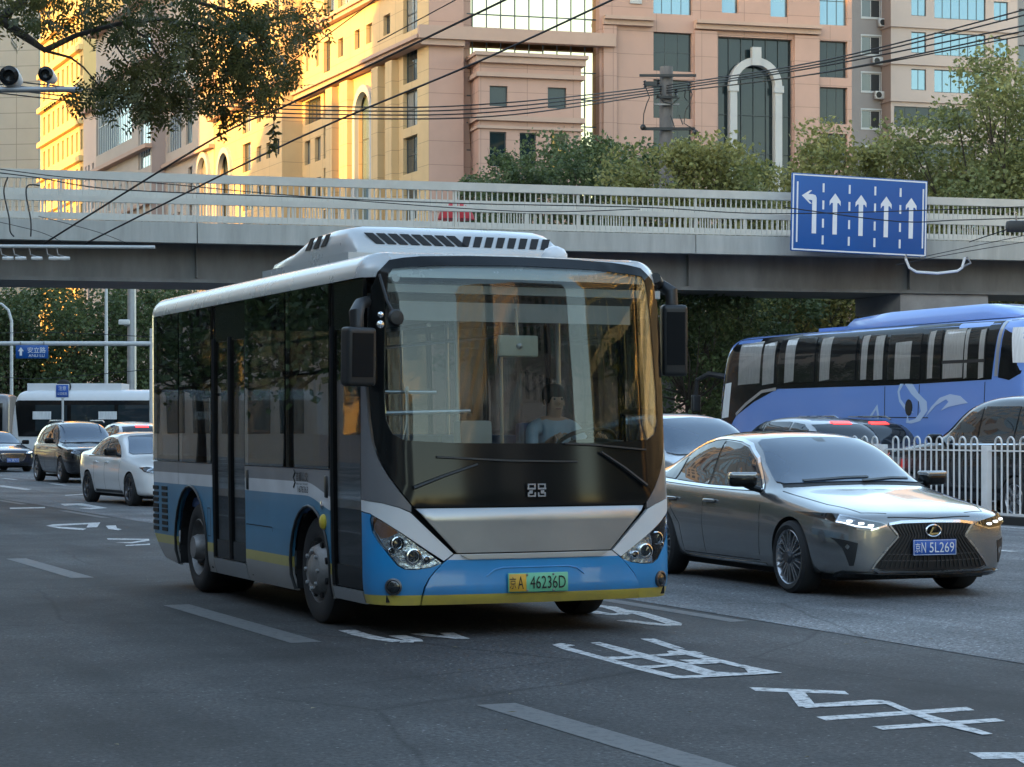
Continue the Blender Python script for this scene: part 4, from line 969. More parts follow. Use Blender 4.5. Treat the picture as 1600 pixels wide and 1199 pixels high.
wing('sunlit ochre office wing with a slim arched window beside the pink building',441,334,n0-1.7,1.9,Zr-1,wB2,'peach',cor=((28.9,.4,.7),(29.3,.2,.95),(42,.4,.7)),archs=((353,24.0,1.7),))
wC=[]
for z in (6.3,9.8,13.3,16.8,20.3,23.8): 
    for p0,p1 in ((283,278),(275,270),(267.5,263)): wC.append((p0,p1,z,z+1.7,1,1,'bglass','whiteframe'))
    wC.append((300,294,z-.3,z+2.0,1,2))
wC.append((326,313,3,26.0,2,6))
wC.append((283,262,28.0,31.5,6,1,'blueglass','whiteframe')); wC.append((300,290,28.0,31.4,2,1,'blueglass'))
wC.append((290,262,34.5,39,8,2,'blueglass','whiteframe'))
wing('shaded pinkish office wing with an arched window past the sunlit ochre wing',334,258.5,n0-1.75,2,43.5,wC,'cream',end='mauve',cor=((32.3,.4,.6),(26.6,.35,.5),(43,.5,.9)),archs=((319.5,24.5,1.6),))
wD=[]
for z in (6.3,9.8,13.3,16.8,20.3): 
    for p0,p1 in ((233,227),(222,216),(200,195.5),(190,186),(181,177),(172,168)): wD.append((p0,p1,z,z+1.8,1,1,'bglass','whiteframe'))
wD.append((235,216,27,31.5,5,2,'blueglass','whiteframe')); wD.append((206,150.5,30.5,36.5,16,2,'blueglass','whiteframe'))
for p0,p1 in ((200,195.5),(190,186),(181,177),(172,168)): wD.append((p0,p1,24.2,26.4,1,1,'bglass','whiteframe'))
wD.append((236,222,37,40,3,1,'blueglass','whiteframe'))
wing('shaded mauve building with a long glazed balcony under its roof',237,150,n0-3.1,1.5,43.5,wD,'cream',end='mauve',cor=((28.6,.4,.7),(37.3,.4,.6),(43,.5,1.0),(23.2,.3,.5)))
wE=[]
for z in (6,9.3,12.6,15.9,19.2,22.5,25.8,29.1): 
    for p0,p1 in ((146.5,144),(140,137.5),(135,133)): wE.append((p0,p1,z,z+1.7,1,1))
wing('narrow pale grey building at the end of the shaded row',150,130.5,n0-1.7,1.0,37,wE,'respink',end='cream',cor=((36.5,.5,.6),))
# sunlit tower beyond
wT=[]
for k in range(16):
    z=4+4.3*k
    for i in range(9): 
        c=129-7.3*i; wT.append((c,c-3.2,z,z+2.3,1,1,'tealglass'))
rt,PT=wing('tall sunlit ochre tower rising beyond the shaded row','130.5' and 130.3,63.5,n0+.2,34,78,wT,'towerlit',name='tower_block',end='towerlit')
for k in range(16): pbox(rt,PT,PT.s(130),PT.s(63.5)-.2,.002,.55,4+4.3*k+2.9,4+4.3*k+3.5,'towerlit','floor_band')
# grey clad block at the far left
gO=at(61,HY,292); gO.z=0
PG=Plane(gO,Vector((-.985,.17,0)),Vector((-.17,-.985,0)))
greyb=thing('grey_clad_building','plain grey clad building left of the sunlit ochre tower','building',gO,0)
wG=[]
for k in range(18):
    z=6+4.1*k; 
facade(greyb,PG,0,32,0,75,[],'greytile'); 
b=MB().box(.3,31.5,-20,-.5,0,74.9); o=b.build('wall',M['greytile'],greyb); o.matrix_basis=greyb.matrix_basis.inverted()@PG.mtx()
PGe=Plane(gO,Vector((.17,.985,0)),Vector((.985,-.17,0)))
facade(greyb,PGe,0,14,0,75,[(1.0,13,5+4.1*k,7.6+4.1*k,5,1,'tealglass') for k in range(16)],'greytile')
pbox(greyb,PG,5,30,.3,6,0,13.5,'greytile','podium'); 
for i in range(7): pbox(greyb,PG,5.8+3.2*i,8.2+3.2*i,6.01,6.2,9,12,'tealglass','podium_window')
# --- residential block on the right
rO=at(1331,HY,172); rO.z=0
RDr=Vector((math.sin(R(74)),math.cos(R(74)),0)); RNr=Vector((RDr.y,-RDr.x,0)); PR_=Plane(rO,RDr,RNr)
resb=thing('apartment_block','pale pink and grey apartment block with bay balconies and outdoor air conditioners','building',rO,0)
rw=[]; fh=2.93
z0r=PR_.sz(1360,201)[1]
lv_=[z0r+fh*k for k in range(-7,6)]
for z in lv_: rw.append((PR_.s(1346),PR_.s(1376),z,z+1.45,2,1,'bglass','whiteframe'))
facade(resb,PR_,0,PR_.s(1392),0,48,rw,'resgrey',dep=.15,fr=.07)
for z in lv_: 
    s0,s1=PR_.s(1344.5),PR_.s(1377.5)
    for (a,b_,c_,d_) in ((s0,s1,z-.12,z-.003),(s0,s1,z+1.453,z+1.57),(s0,s0+.07,z,z+1.45),(s1-.07,s1,z,z+1.45)): pbox(resb,PR_,a,b_,.002,.06,c_,d_,'whiteframe','window_surround')
PBy=Plane(rO+RNr*1.7,RDr,RNr)
bw0,bw1=PBy.s(1392),PBy.s(1590)
rw=[]
for k,z in enumerate(lv_):
    if k in (6,7): rw.append((PBy.s(1397),PBy.s(1525),z-.05,z+1.6,7,1,'tealglass'))
    else:
        rw.append((PBy.s(1424),PBy.s(1447),z,z+1.65,2,1,'blueglass')); rw.append((PBy.s(1460),PBy.s(1540),z-.1,z+1.7,6,1,'blueglass')); rw.append((PBy.s(1553),PBy.s(1575),z,z+1.5,2,1,'blueglass'))
facade(resb,PBy,bw0,bw1,0,48,rw,'respink',dep=.18,fr=.06)
pbox(resb,PBy,bw0,bw0+.2,-1.65,-.003,0,48,'respink','wall'); pbox(resb,PBy,bw1-.2,bw1,-1.65,-.003,0,48,'resgrey','wall')
for z in lv_: pbox(resb,PBy,bw0-.12,bw1+.1,-1.6,.22,z-.98,z-.85,'respink','balcony_slab')
for z in lv_: pbox(resb,PR_,PR_.s(1379),PR_.s(1392),.002,1.2,z-1.0,z-.1,'respink','balcony')
PBz=Plane(rO-RNr*.4,RDr,RNr)
facade(resb,PBz,PBz.s(1590),PBz.s(1800),0,48,[(PBz.s(1592+60*i),PBz.s(1618+60*i),z-.4,z+1.5,2,1,'bglass') for z in lv_ for i in range(2)],'resgrey')
b=MB().box(.3,60,-14,-.7,0,47.9); o=b.build('wall',M['resgrey'],resb); o.matrix_basis=resb.matrix_basis.inverted()@PR_.mtx()
acm=bevel_box(.85,.35,.62,.03,1); fan=MB().lathe([(.24,0),(.24,.012),(.001,.014)],18,'y',sy=1).mesh(); 
for i,(x,y) in enumerate(((1377,37),(1368,97),(1371,150),(1372,264),(1390,100),(1366,322))):
    s,z=PR_.sz(x,y)
    o=link('air_conditioner',acm,resb,M['whiteframe'] if i==0 else None); o.matrix_basis=resb.matrix_basis.inverted()@PR_.mtx()@Matrix.Translation((s,.36,z))
    f_=link('fan_grille',fan,o,M['trim'] if i==0 else None); f_.location=(-.12,.18,0)
# ------------------------------------------------------------------ the buildings on the near side of the street and behind the viewpoint (unseen, placed and sized to shade the road and fill the reflections)
def block(name,label,a,n,wa,wn,h,wm,glass='bglass',fl=3.6,bay=4.2,group=None,mg=.7,mh=1.5):
    root=thing(name,label,'building',road(a,n),TH,group)
    MB().box(0,wn,0,wa,0,h).build('wall',M[wm],root)
    # window bands round the four sides
    nf=int(h//fl)
    wb=MB(); pr=.02
    for k in range(nf):
        z=1.2+fl*k
        for (L_,fn) in ((wa,lambda s,e:(wn,wn+pr,s,e)),(wa,lambda s,e:(-pr,0,s,e)),(wn,lambda s,e:(s,e,-pr,0)),(wn,lambda s,e:(s,e,wa,wa+pr))):
            m_=int(L_//bay)
            for i in range(m_):
                s=(L_-m_*bay)/2+bay*i+mg; x0,x1,y0,y1=fn(s,s+bay-2*mg); wb.box(x0,x1,y0,y1,z,z+fl-mh)
    o=wb.build('windows',M[glass],root); o['kind']='stuff'
    MB().box(-.3,wn+.3,-.3,wa+.3,h,h+.8).build('parapet',M[wm],root)
    return root
NB=-40
shade_row=[(-62,42,15),(-18,44,15),(28,46,24),(74,40,49),(116,14.5,47),(131.5,12,31),(143.5,14,37.5),(158.5,17.5,13),(178,54,62),(272,60,92),(-214,98,40),(-108,44,38)]  # unseen blockers, heights shaped to shade all but the sunlit patches
for i,(a,w_,h) in enumerate(shade_row):
    block('street_block',['beige office block shading the road behind the viewpoint','grey block on the near kerb beside the viewpoint','brown office block on the near kerb opposite the blue coach','tall beige block on the near kerb by the footbridge','narrow block on the near kerb past the footbridge','low narrow block on the near kerb with sunlight above its roof','stepped block on the near kerb that shades the pink building','single low shop block in the gap of sunlight','long tall block that shades the mauve row','highest block far along the near kerb','long grey block far behind the viewpoint','mauve block behind the viewpoint next to a gap of sunlight'][i],a,NB,w_,26,h,['cream','greytile','mauve','cream','respink','cream','mauve','respink','cream','greytile','greytile','mauve'][i])
for i,(a,n,wa,wn,h,m_,g_) in enumerate(((-200,54,60,22,52,'greytile','bglass'),(-128,54,30,22,46,'mauve','bglass'),(-62,60,26,26,48,'towerlit','tealglass'),(-345,-12,24,50,58,'greytile','bglass'),(-34,64,92,24,26,'greytile','tealglass'))):  # grey blocks are unseen, added to darken the windscreen reflection
    block('reflected_tower',['long grey row mirrored low in the bus windscreen','mauve block with a sunlit strip mirrored in the bus windscreen','tall gridded block mirrored at the driver side of the windscreen','grey block closing the street far behind the viewpoint','long grey block across the street beside the viewpoint'][i],a,n,wa,wn,h,m_,g_,3.4,3.0,None,.14 if i==2 else .7,.75 if i==2 else 1.5)
# ------------------------------------------------------------------ footbridge
B0=at(0,HY,49.0); B0.z=0; B1=at(1600,HY,57.2); B1.z=0
BD=(B1-B0).normalized(); BANG=math.atan2(BD.y,BD.x)
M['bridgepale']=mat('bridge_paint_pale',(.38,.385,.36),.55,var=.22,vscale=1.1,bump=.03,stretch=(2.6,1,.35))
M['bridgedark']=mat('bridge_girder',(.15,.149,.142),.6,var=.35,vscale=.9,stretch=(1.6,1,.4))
M['bridgerail']=mat('bridge_rail_paint',(.54,.525,.47),.5,var=.12,vscale=1.5)
fbr=thing('footbridge','pale grey steel footbridge with barred railings spanning the road','footbridge',B0,0)
fbr.rotation_euler=(0,-.006,BANG)
S0,S1=-8.,42.
def fbx(name,s0,s1,y0,y1,z0,z1,m): return MB().box(s0,s1,-y1,-y0,z0,z1).build(name,M[m],fbr)
fbx('deck',S0,S1,-3.9,-.32,5.95,6.22,'concrete'); 
for s in [S0+6.25*i for i in range(8)]:
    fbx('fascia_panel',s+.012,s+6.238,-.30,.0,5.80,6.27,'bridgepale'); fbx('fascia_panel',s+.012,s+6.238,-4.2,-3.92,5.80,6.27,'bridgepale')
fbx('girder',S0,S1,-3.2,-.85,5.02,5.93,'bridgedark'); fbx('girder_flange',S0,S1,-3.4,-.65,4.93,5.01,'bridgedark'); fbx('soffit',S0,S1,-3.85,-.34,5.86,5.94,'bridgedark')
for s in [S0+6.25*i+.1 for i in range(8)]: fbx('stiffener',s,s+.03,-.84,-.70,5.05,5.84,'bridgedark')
for yy in (0,-3.95):
    fbx('handrail',S0,S1,yy-.16,yy-.04,7.20,7.40,'bridgerail'); fbx('mid_rail',S0,S1,yy-.155,yy-.045,6.70,6.83,'bridgerail'); fbx('foot_rail',S0,S1,yy-.14,yy-.06,6.29,6.33,'bridgerail')
for s in [S0+3.125*i for i in range(17)]:
    for yy in (0,-3.95): fbx('rail_post',s,s+.06,yy-.13,yy-.07,6.28,7.19,'bridgerail')
bar=MB().box(-.013,.013,.085,.115,6.33,7.20).mesh('rail_bar'); bar.materials.append(M['bridgerail'])
for i in range(292):
    o=bpy.data.objects.new('rail_bar',bar); COL.objects.link(o); o.parent=fbr; o.location=(-3+.14*i,0,0)
fbar=MB()
for i in range(250): fbar.box(-3+.16*i-.013,-3+.16*i+.013,4.04,4.07,6.33,7.20)
o=fbar.build('far_rail_bars',M['bridgerail'],fbr); o['kind']='stuff'
for s in (24.4,-6.8):
    fbx('pier_cap',s-1.3,s+1.3,-3.3,-.75,4.45,4.92,'concrete')
    MB().lathe([(.5,0),(.5,4.44)],20,'z',(s,2.0,0)).build('pier',M['concrete'],fbr,smooth=True)

# red dome behind the railing
um=MB().lathe([(.001,.42),(.18,.39),(.32,.30),(.42,.14),(.46,0),(.42,-.005),(.001,.02)],18,'z').mesh(smooth=True)
M['redcloth']=mat('red_cloth',(.45,.02,.025),.7,var=.1)
u_=thing('red_umbrella','red domed umbrella behind the railing of the footbridge','umbrella',fbr.location+BD*11.2+Vector((-BD.y,BD.x,0))*1.6+Vector((0,0,6.30)))
o=link('canopy',um,u_,M['redcloth']); o.location=(0,0,.42); MB().tube([(0,0,0),(0,0,.84)],.015,6).build('shaft',M['steel'],u_)
# ------------------------------------------------------------------ blue lane sign
sgC=at(1343,337,54.9)
M['signblue']=mat('sign_blue',(.005,.085,.32),.4,var=.05,vscale=1)
M['signwhite']=mat('sign_white',(.72,.74,.76),.45,var=.05)
SW,SH=3.80,1.95
sg=thing('lane_direction_sign','large blue board with five white lane arrows fixed to the footbridge','sign',sgC,0); sg.rotation_euler=(0,R(1.2),BANG)
m_=bevel_box(SW,.06,SH,.02,2); link('board',m_,sg,M['signblue'])
def sp_(u,v): return ((u-.5)*SW,(.5-v)*SH)
def sgn(name,pts,y=-.034,m='signwhite'):
    b=MB(); b.poly([(sp_(u,v)[0],y,sp_(u,v)[1]) for u,v in pts]); b.poly([(sp_(u,v)[0],y+.003,sp_(u,v)[1]) for u,v in reversed(pts)]); return b.build(name,M[m],sg)
for r_ in ([(.006,.012),(.994,.012),(.994,.03),(.006,.03)],[(.006,.97),(.994,.97),(.994,.988),(.006,.988)],[(.006,.03),(.016,.03),(.016,.97),(.006,.97)],[(.984,.03),(.994,.03),(.994,.97),(.984,.97)]): sgn('border',r_)
for u in (.035,.962): sgn('edge_line',[(u,.11),(u+.011,.11),(u+.011,.885),(u,.885)])
for u in (.222,.413,.602,.79):
    for v in (.115,.335,.57,.785): sgn('lane_dash',[(u,v),(u+.014,v),(u+.014,v+.115),(u,v+.115)])
def arrow(u): sgn('lane_arrow',[(u,.235),(u+.04,.335),(u+.04,.395),(u+.028,.36),(u+.016,.36),(u+.016,.765),(u-.016,.765),(u-.016,.36),(u-.028,.36),(u-.04,.395),(u-.04,.335)])
for u in (.315,.505,.692,.878): arrow(u)
sgn('turn_arrow',[(.072,.285),(.13,.215),(.145,.215),(.118,.265),(.15,.262),(.172,.275),(.18,.31),(.18,.765),(.148,.765),(.148,.34),(.118,.335),(.145,.385),(.13,.385)])
for x in (-1.2,1.2): MB().box(x-.04,x+.04,.032,.55,-.9,.8).build('mount',M['steel'],sg)
# ------------------------------------------------------------------ poles, small signs, lamps, cameras
def pole(name,label,cat,base,h,r0,r1,m='galv',group=None):
    t=thing(name,label,cat,base,0,group); MB().tube([(0,0,0),(0,0,h*.5),(0,0,h)],[r0,(r0+r1)/2,r1],12).build('post',M[m],t,smooth=True); return t
b_=at(238,HY,75); b_.z=0
gp=pole('sign_gantry','long horizontal grey arm carrying the small blue street sign','gantry',b_,5.0,.11,.09,'galvpale')
MB().tube([(0,0,4.47),(-6,0,4.48),(-15,0,4.49)],[.085,.075,.06],10).build('arm',M['galvpale'],gp,smooth=True)
ss=thing('street_sign','small blue street name sign hanging under the long grey arm','sign',at(50,550,74.8))
link('board',bevel_box(1.12,.03,.46,.01,1),ss,M['signblue'])
def stxt(t,par,txt,w,h,x,z,y=-.018,m='signwhite'):
    me=textmesh(txt,w,h); me.transform(Matrix.Translation((x,y,z))@Matrix.Rotation(R(90),4,'X')); return link('lettering',me,par,M[m])
stxt(0,ss,'安立路',.62,.20,.16,.06); stxt(0,ss,'ANLI LU',.55,.09,.16,-.13)
b_=MB(); b_.poly([(-.38,-.018,.16),(-.28,-.018,.02),(-.34,-.018,.02),(-.34,-.018,-.13),(-.42,-.018,-.13),(-.42,-.018,.02),(-.48,-.018,.02)]); b_.build('arrow',M['signwhite'],ss)
for x in (-.4,.4): MB().box(x-.02,x+.02,.017,.03,.1,.34).build('hanger',M['steel'],ss)
b_=at(98,HY,71); b_.z=0
ps=pole('lane_notice_sign','small blue and white notice board on a post behind the black sport utility','sign',b_,2.25,.03,.03,'galvpale')
o=link('board',bevel_box(.36,.025,.36,.02,2),ps,M['signwhite']); o.location=(0,-.04,2.52); o=link('panel',bevel_box(.32,.01,.32,.01,1),ps,M['plateblue']); o.location=(0,-.056,2.52)
MB().tube([(0,0,2.2),(0,0,2.6)],.03,8).build('post_head',M['galvpale'],ps)
ps.scale=(1.2456,1.2456,1.2456); ps.location.z=EYE*(1-1.2456)+.0
stxt(0,ps,'注意',.2,.11,0,2.59,-.063); stxt(0,ps,'公交优先',.26,.08,0,2.45,-.063)
b_=at(166,HY,105); b_.z=0; pole('thin_lamp_post','thin pale post standing in front of the dark far trees','post',b_,9.0,.10,.07,'galvpale')
b_=at(206,HY,98); b_.z=0; cp=pole('camera_post','thick grey post with a white camera near its top','post',b_,7.0,.19,.16,'galv')
cp.scale=(1.195,1.195,1.195); cp.location.z=EYE*(1-1.195)+.0
o=link('camera',bevel_box(.42,.22,.2,.06,2),cp,M['whiteframe']); o.location=(-.25,-.2,5.55); MB().tube([(0,0,5.4),(-.25,-.2,5.45)],.04,6).build('bracket',M['galv'],cp)
b_=at(18,HY,104); b_.z=0
lp=pole('street_lamp','curved pale street lamp above the far left bus','lamp',b_,4.6,.06,.05,'galvpale')
lp.scale=(1.486,1.486,1.486); lp.location.z=EYE*(1-1.486)+.0
MB().tube([(0,0,4.6),(0,0,5.0),(-.1,0,5.35),(-.32,0,5.55),(-.6,0,5.6)],[.05,.05,.045,.04,.04],8).build('arm',M['galvpale'],lp,smooth=True)
o=link('lamp_head',bevel_box(.45,.16,.09,.03,2),lp,M['galvpale']); o.location=(-.75,0,5.58)
# concrete pole with crossarms
b_=at(1041,HY,70); b_.z=0
M['oldpole']=mat('weathered_pole',(.15,.14,.135),.85,var=.3,vscale=2,bump=.2); up=pole('utility_pole','grey concrete utility pole with crossarms and cable drops above the street trees','pole',b_,11.85,.26,.19,'oldpole'); up.scale=(1.129,1.129,1.129); up.location.z=EYE*(1-1.129)-.01
def zpx(y,Y): return EYE+(HY-y)*Y/F
for y,x0,x1,h in ((120,-.78,.83,.07),(203,-.68,.80,.08),(154,-.30,.30,.06),(165,-.35,.35,.05)):
    z=zpx(y,62); MB().box(x0,x1,-.30,-.22,z-h/2,z+h/2).build('crossarm',M['steel' if h<.06 else 'trim'],up)
for x,y in ((-.62,133),(-.25,131),(.62,138),(.25,145)):
    z=zpx(y,62); MB().lathe([(.001,-.12),(.05,-.1),(.03,-.05),(.06,-.02),(.03,.02),(.06,.06),(.001,.1)],10,'z',(x,-.28,z)).build('insulator',M['trim'],up,smooth=True)
for x,y in ((-.68,201),(.80,209)): MB().lathe([(.001,-.09),(.08,-.06),(.09,0),(.08,.06),(.001,.09)],10,'y',(x,-.3,zpx(y,62))).build('terminal',M['trim'],up,smooth=True)
def drop(P): MB().tube([(x,-.33,zpx(y,62)) for x,y in P],.016,5).build('cable_drop',M['cable'],up,smooth=True)
drop([(-.60,140),(-.50,155),(-.58,165),(-.66,180),(-.68,200)]); drop([(.62,140),(.72,150),(.62,163),(.50,155),(.52,142)]); drop([(.66,163),(.52,175),(.48,195),(.78,205),(.95,222)]); drop([(-.3,150),(-.1,162),(.15,165),(.35,155)]); drop([(.1,183),(.18,195),(.22,205)]); drop([(.35,182),(.45,197)])
MB().box(-.62,-.28,-.36,-.2,zpx(137,62),zpx(130,62)).build('lamp_fitting',M['trim'],up)
# cameras on a near arm
b_=at(-190,HY,18); b_.z=0
ca=pole('camera_mast','grey mast whose arm carries two round black cameras under the leaves','camera mast',b_,4.75,.08,.06,'galv')
MB().tube([(0,0,zpx(141,18)),(1.69,0,zpx(140,18))],[.028,.024],10).build('arm',M['galv'],ca,smooth=True)
def camunit(px_,py_,r):
    x=(px_+190)*18/F; z=zpx(py_,18)
    o=MB().lathe([(r*1.02,-.05),(r*1.05,.0),(r*.98,.05),(r*.7,.22),(r*.3,.26),(.001,.27)],20,'y',(x,0,z)).build('camera',M['whiteframe'],ca,smooth=True)
    MB().lathe([(r*.98,-.055),(r*.6,-.062),(r*.5,-.04),(.001,-.035)],20,'y',(x,0,z)).build('lens',M['black'],o,smooth=True)
    MB().tube([(x,.08,z-r*.5),(x,.02,zpx(140,18))],.014,6).build('bracket',M['galv'],o)
camunit(16,120,.082); camunit(73,117,.062)
b_=at(-160,HY,40); b_.z=0
tm=pole('trolley_mast','pale horizontal bracket tube reaching out in front of the footbridge girder','mast',b_,5.3,.11,.09,'galvpale')
MB().tube([(0,0,zpx(384,40)),(4.73,0,zpx(386.5,40))],.032,10).build('arm',M['galvpale'],tm,smooth=True)
for x in (0,20,45,72,88):
    z=zpx(398,40); xx=(x+160)*40/F; MB().tube([(xx,0,zpx(386,40)),(xx+.03,0,z),(xx+.2,0,zpx(403,40))],.012,5).build('hanger',M['steel'],tm); MB().lathe([(.03,-.1),(.04,0),(.03,.1)],8,'x',(xx+.15,0,zpx(404,40))).build('insulator',M['whiteframe'],tm,smooth=True)
# ------------------------------------------------------------------ overhead cables
def cable(name,label,P,r=.012,group='overhead cables'):
    """P: list of (px,py,Y) way-points, smoothed"""
    V=[at(*p) for p in P]; out=[]
    n=len(V)
    for i in range(n-1):
        p0,p1,p2,p3=V[max(i-1,0)],V[i],V[i+1],V[min(i+2,n-1)]
        for k in range(10):
            t=k/10; out.append(.5*((2*p1)+(p2-p0)*t+(2*p0-5*p1+4*p2-p3)*t*t+(3*p1-p0-3*p2+p3)*t**3))
    out.append(V[-1]); o=MB().tube(out,r,5).build(name,M['cable'],None,smooth=True); return setp(o,label,'cable',group)
for i in range(4):
    cable('power_cable','power cable sagging from the concrete pole across the pink building',[(-60,118+7*i,62),(300,156+7*i,62),(600,168+6*i,62),(800,160+6.5*i,62),(1010,138+4*i,68.8),(1060,131+4*i,68.8),(1300,92+4.5*i+(6 if i>2 else 0),56),(1640,[5,14,32,40][i],50)],.020,'power cables on the concrete pole')
cable('power_cable','power cable sagging from the concrete pole across the pink building',[(1060,143,68.8),(1300,112,56),(1640,48,50)],.018,'power cables on the concrete pole')
cable('trolley_wire','long black stay cable rising steeply over the footbridge towards the glass wall',[(70,380,30),(332,218,27),(460,159,26),(785,2,23),(860,-35,22)],.013,'steep stay cables')
cable('trolley_wire','long black stay cable rising steeply over the footbridge towards the glass wall',[(135,380,30),(460,219,27),(740,100,25),(957,0,23),(1040,-40,22)],.013,'steep stay cables')
cable('guy_wire','thin stay wire crossing the sunlit upper storeys',[(455,97,27),(586,0,25),(640,-40,24)],.007,'thin stay wires'); cable('guy_wire','thin stay wire crossing the sunlit upper storeys',[(590,66,27),(712,0,25),(790,-40,24)],.007,'thin stay wires')
cable('trolley_wire','contact wire running along the footbridge railing',[(-20,268,44),(60,278,44),(180,296,44),(460,308,45),(720,318,46),(1000,324,47),(1230,334,48),(1640,322,48)],.012,'contact wires by the railing'); cable('trolley_wire','contact wire running along the footbridge railing',[(-20,262,44),(110,278,44),(240,286,44),(460,306,45),(800,330,46),(1000,327,47)],.010,'contact wires by the railing')
cable('contact_wire','thin black contact wire low over the far left traffic',[(-20,585,60),(60,592,60),(240,577,60)],.010,'low contact wires'); cable('contact_wire','thin black contact wire low over the far left traffic',[(-20,521,60),(100,520,60),(240,527,60)],.010,'low contact wires')
cable('hanging_cable','loose black cable looping down the left of the footbridge',[(12,277,43),(6,300,43),(14,340,43),(16,362,43),(22,370,43)],.016,'loose loops at the footbridge'); cable('hanging_cable','loose black cable looping down the left of the footbridge',[(62,290,43),(44,290,43),(41,305,43),(48,345,43),(48,370,43)],.016,'loose loops at the footbridge')
cable('span_wire','thin wire falling across the pale fascia',[(-20,343,42),(60,362,42),(102,381,42)],.006,'fascia span wires'); cable('span_wire','thin wire falling across the pale fascia',[(60,338,42),(150,362,42),(200,381,42)],.006,'fascia span wires')
cable('stay_wire','thin stay wire below the blue lane sign',[(1400,414,46),(1500,395,46),(1640,372,46)],.008,'stay wires under the lane sign'); cable('stay_wire','thin stay wire below the blue lane sign',[(1440,402,46),(1520,385,46),(1640,360,46)],.008,'stay wires under the lane sign')
cable('switch_cable','knotted contact wire passing in front of the blue lane sign',[(1225,324,47),(1400,346,47),(1500,344,47),(1640,340,47)],.012)
hf=thing('hanging_lamp','small black lamp fitting hanging at the right end of the footbridge','lamp',at(1588,354,46)); link('lamp_body',bevel_box(.42,.25,.24,.06,2),hf,M['trim']); MB().tube([(-.15,0,-.05),(-1.0,0,-.33)],.012,5).build('stay',M['cable'],hf); MB().tube([(0,0,.1),(0,0,.22)],.02,6).build('hook',M['steel'],hf)
wf=thing('wire_switch_frame','bent white bracket frame hanging on wires below the lane sign','bracket',at(1465,420,46))
MB().tube([(-.68,0,.22),(-.60,0,.02),(-.45,0,-.07),(0,0,-.10),(.42,0,-.05),(.52,0,.02),(.58,0,.24)],.028,6).build('frame',M['whiteframe'],wf,smooth=True)
MB().tube([(-.68,0,.22),(-.66,0,.3)],.02,6).build('clip',M['steel'],wf); MB().tube([(.5,0,.02),(.70,0,.12),(.62,0,.25)],.025,6).build('clip',M['steel'],wf)
# ------------------------------------------------------------------ trees
def leafmat(name,c1,c2,scale=.5,trans=.35):
    m=bpy.data.materials.new(name); m.use_nodes=True; nt=m.node_tree; nd=nt.nodes; L=nt.links; nd.remove(nd['Principled BSDF'])
    tc=nd.new('ShaderNodeTexCoord'); n=nd.new('ShaderNodeTexNoise'); n.inputs['Scale'].default_value=scale; n.inputs['Detail'].default_value=4; L.new(tc.outputs['Object'],n.inputs['Vector'])
    r=nd.new('ShaderNodeMapRange'); L.new(n.outputs[0],r.inputs[0]); r.inputs[1].default_value=.35; r.inputs[2].default_value=.65
    mx=nd.new('ShaderNodeMix'); mx.data_type='RGBA'; L.new(r.outputs[0],mx.inputs[0]); mx.inputs[6].default_value=(*c1,1); mx.inputs[7].default_value=(*c2,1)
    w=nd.new('ShaderNodeTexWhiteNoise'); 
    n2=nd.new('ShaderNodeTexNoise'); n2.inputs['Scale'].default_value=scale*14; L.new(tc.outputs['Object'],n2.inputs['Vector'])
    r2=nd.new('ShaderNodeMapRange'); L.new(n2.outputs[0],r2.inputs[0]); r2.inputs[1].default_value=.3; r2.inputs[2].default_value=.7; r2.inputs[3].default_value=.6; r2.inputs[4].default_value=1.45
    m2=nd.new('ShaderNodeMix'); m2.data_type='RGBA'; m2.blend_type='MULTIPLY'; m2.inputs[0].default_value=1; L.new(mx.outputs[2],m2.inputs[6]); L.new(r2.outputs[0],m2.inputs[7])
    d=nd.new('ShaderNodeBsdfPrincipled'); d.inputs['Roughness'].default_value=.5; d.inputs['Specular IOR Level'].default_value=.3; L.new(m2.outputs[2],d.inputs['Base Color'])
    t=nd.new('ShaderNodeBsdfTranslucent'); L.new(m2.outputs[2],t.inputs['Color']); ms=nd.new('ShaderNodeMixShader'); ms.inputs[0].default_value=trans; L.new(d.outputs[0],ms.inputs[1]); L.new(t.outputs[0],ms.inputs[2]); L.new(ms.outputs[0],nd['Material Output'].inputs[0])
    return m
M['leafdark']=leafmat('leaf_dark',(.06,.088,.036),(.105,.14,.055))
M['leafolive']=leafmat('leaf_olive',(.16,.18,.062),(.29,.275,.095))
M['leafmid']=leafmat('leaf_mid',(.14,.17,.066),(.24,.25,.095))
M['leafyellow']=leafmat('leaf_yellowing',(.15,.14,.04),(.30,.24,.07))
M['leafnear']=leafmat('leaf_near',(.045,.062,.020),(.115,.105,.034),1.6,.45)  # second tone puts the brown of lit leaves into the colour
rng=random.Random(11)
def leafquad(V,Fc,p,s,rg,asp=.5,droop=.35):
    d=Vector((rg.gauss(0,1),rg.gauss(0,1),rg.gauss(0,.7)-droop)).normalized(); q=d.orthogonal(); q.rotate(Matrix.Rotation(rg.uniform(0,6.28),3,d)); q*=s*asp*.5
    i=len(V); e=p+d*s; mid=p+d*s*.45
    V+=[tuple(p),tuple(mid+q),tuple(e),tuple(mid-q)]; Fc.append((i,i+1,i+2,i+3))
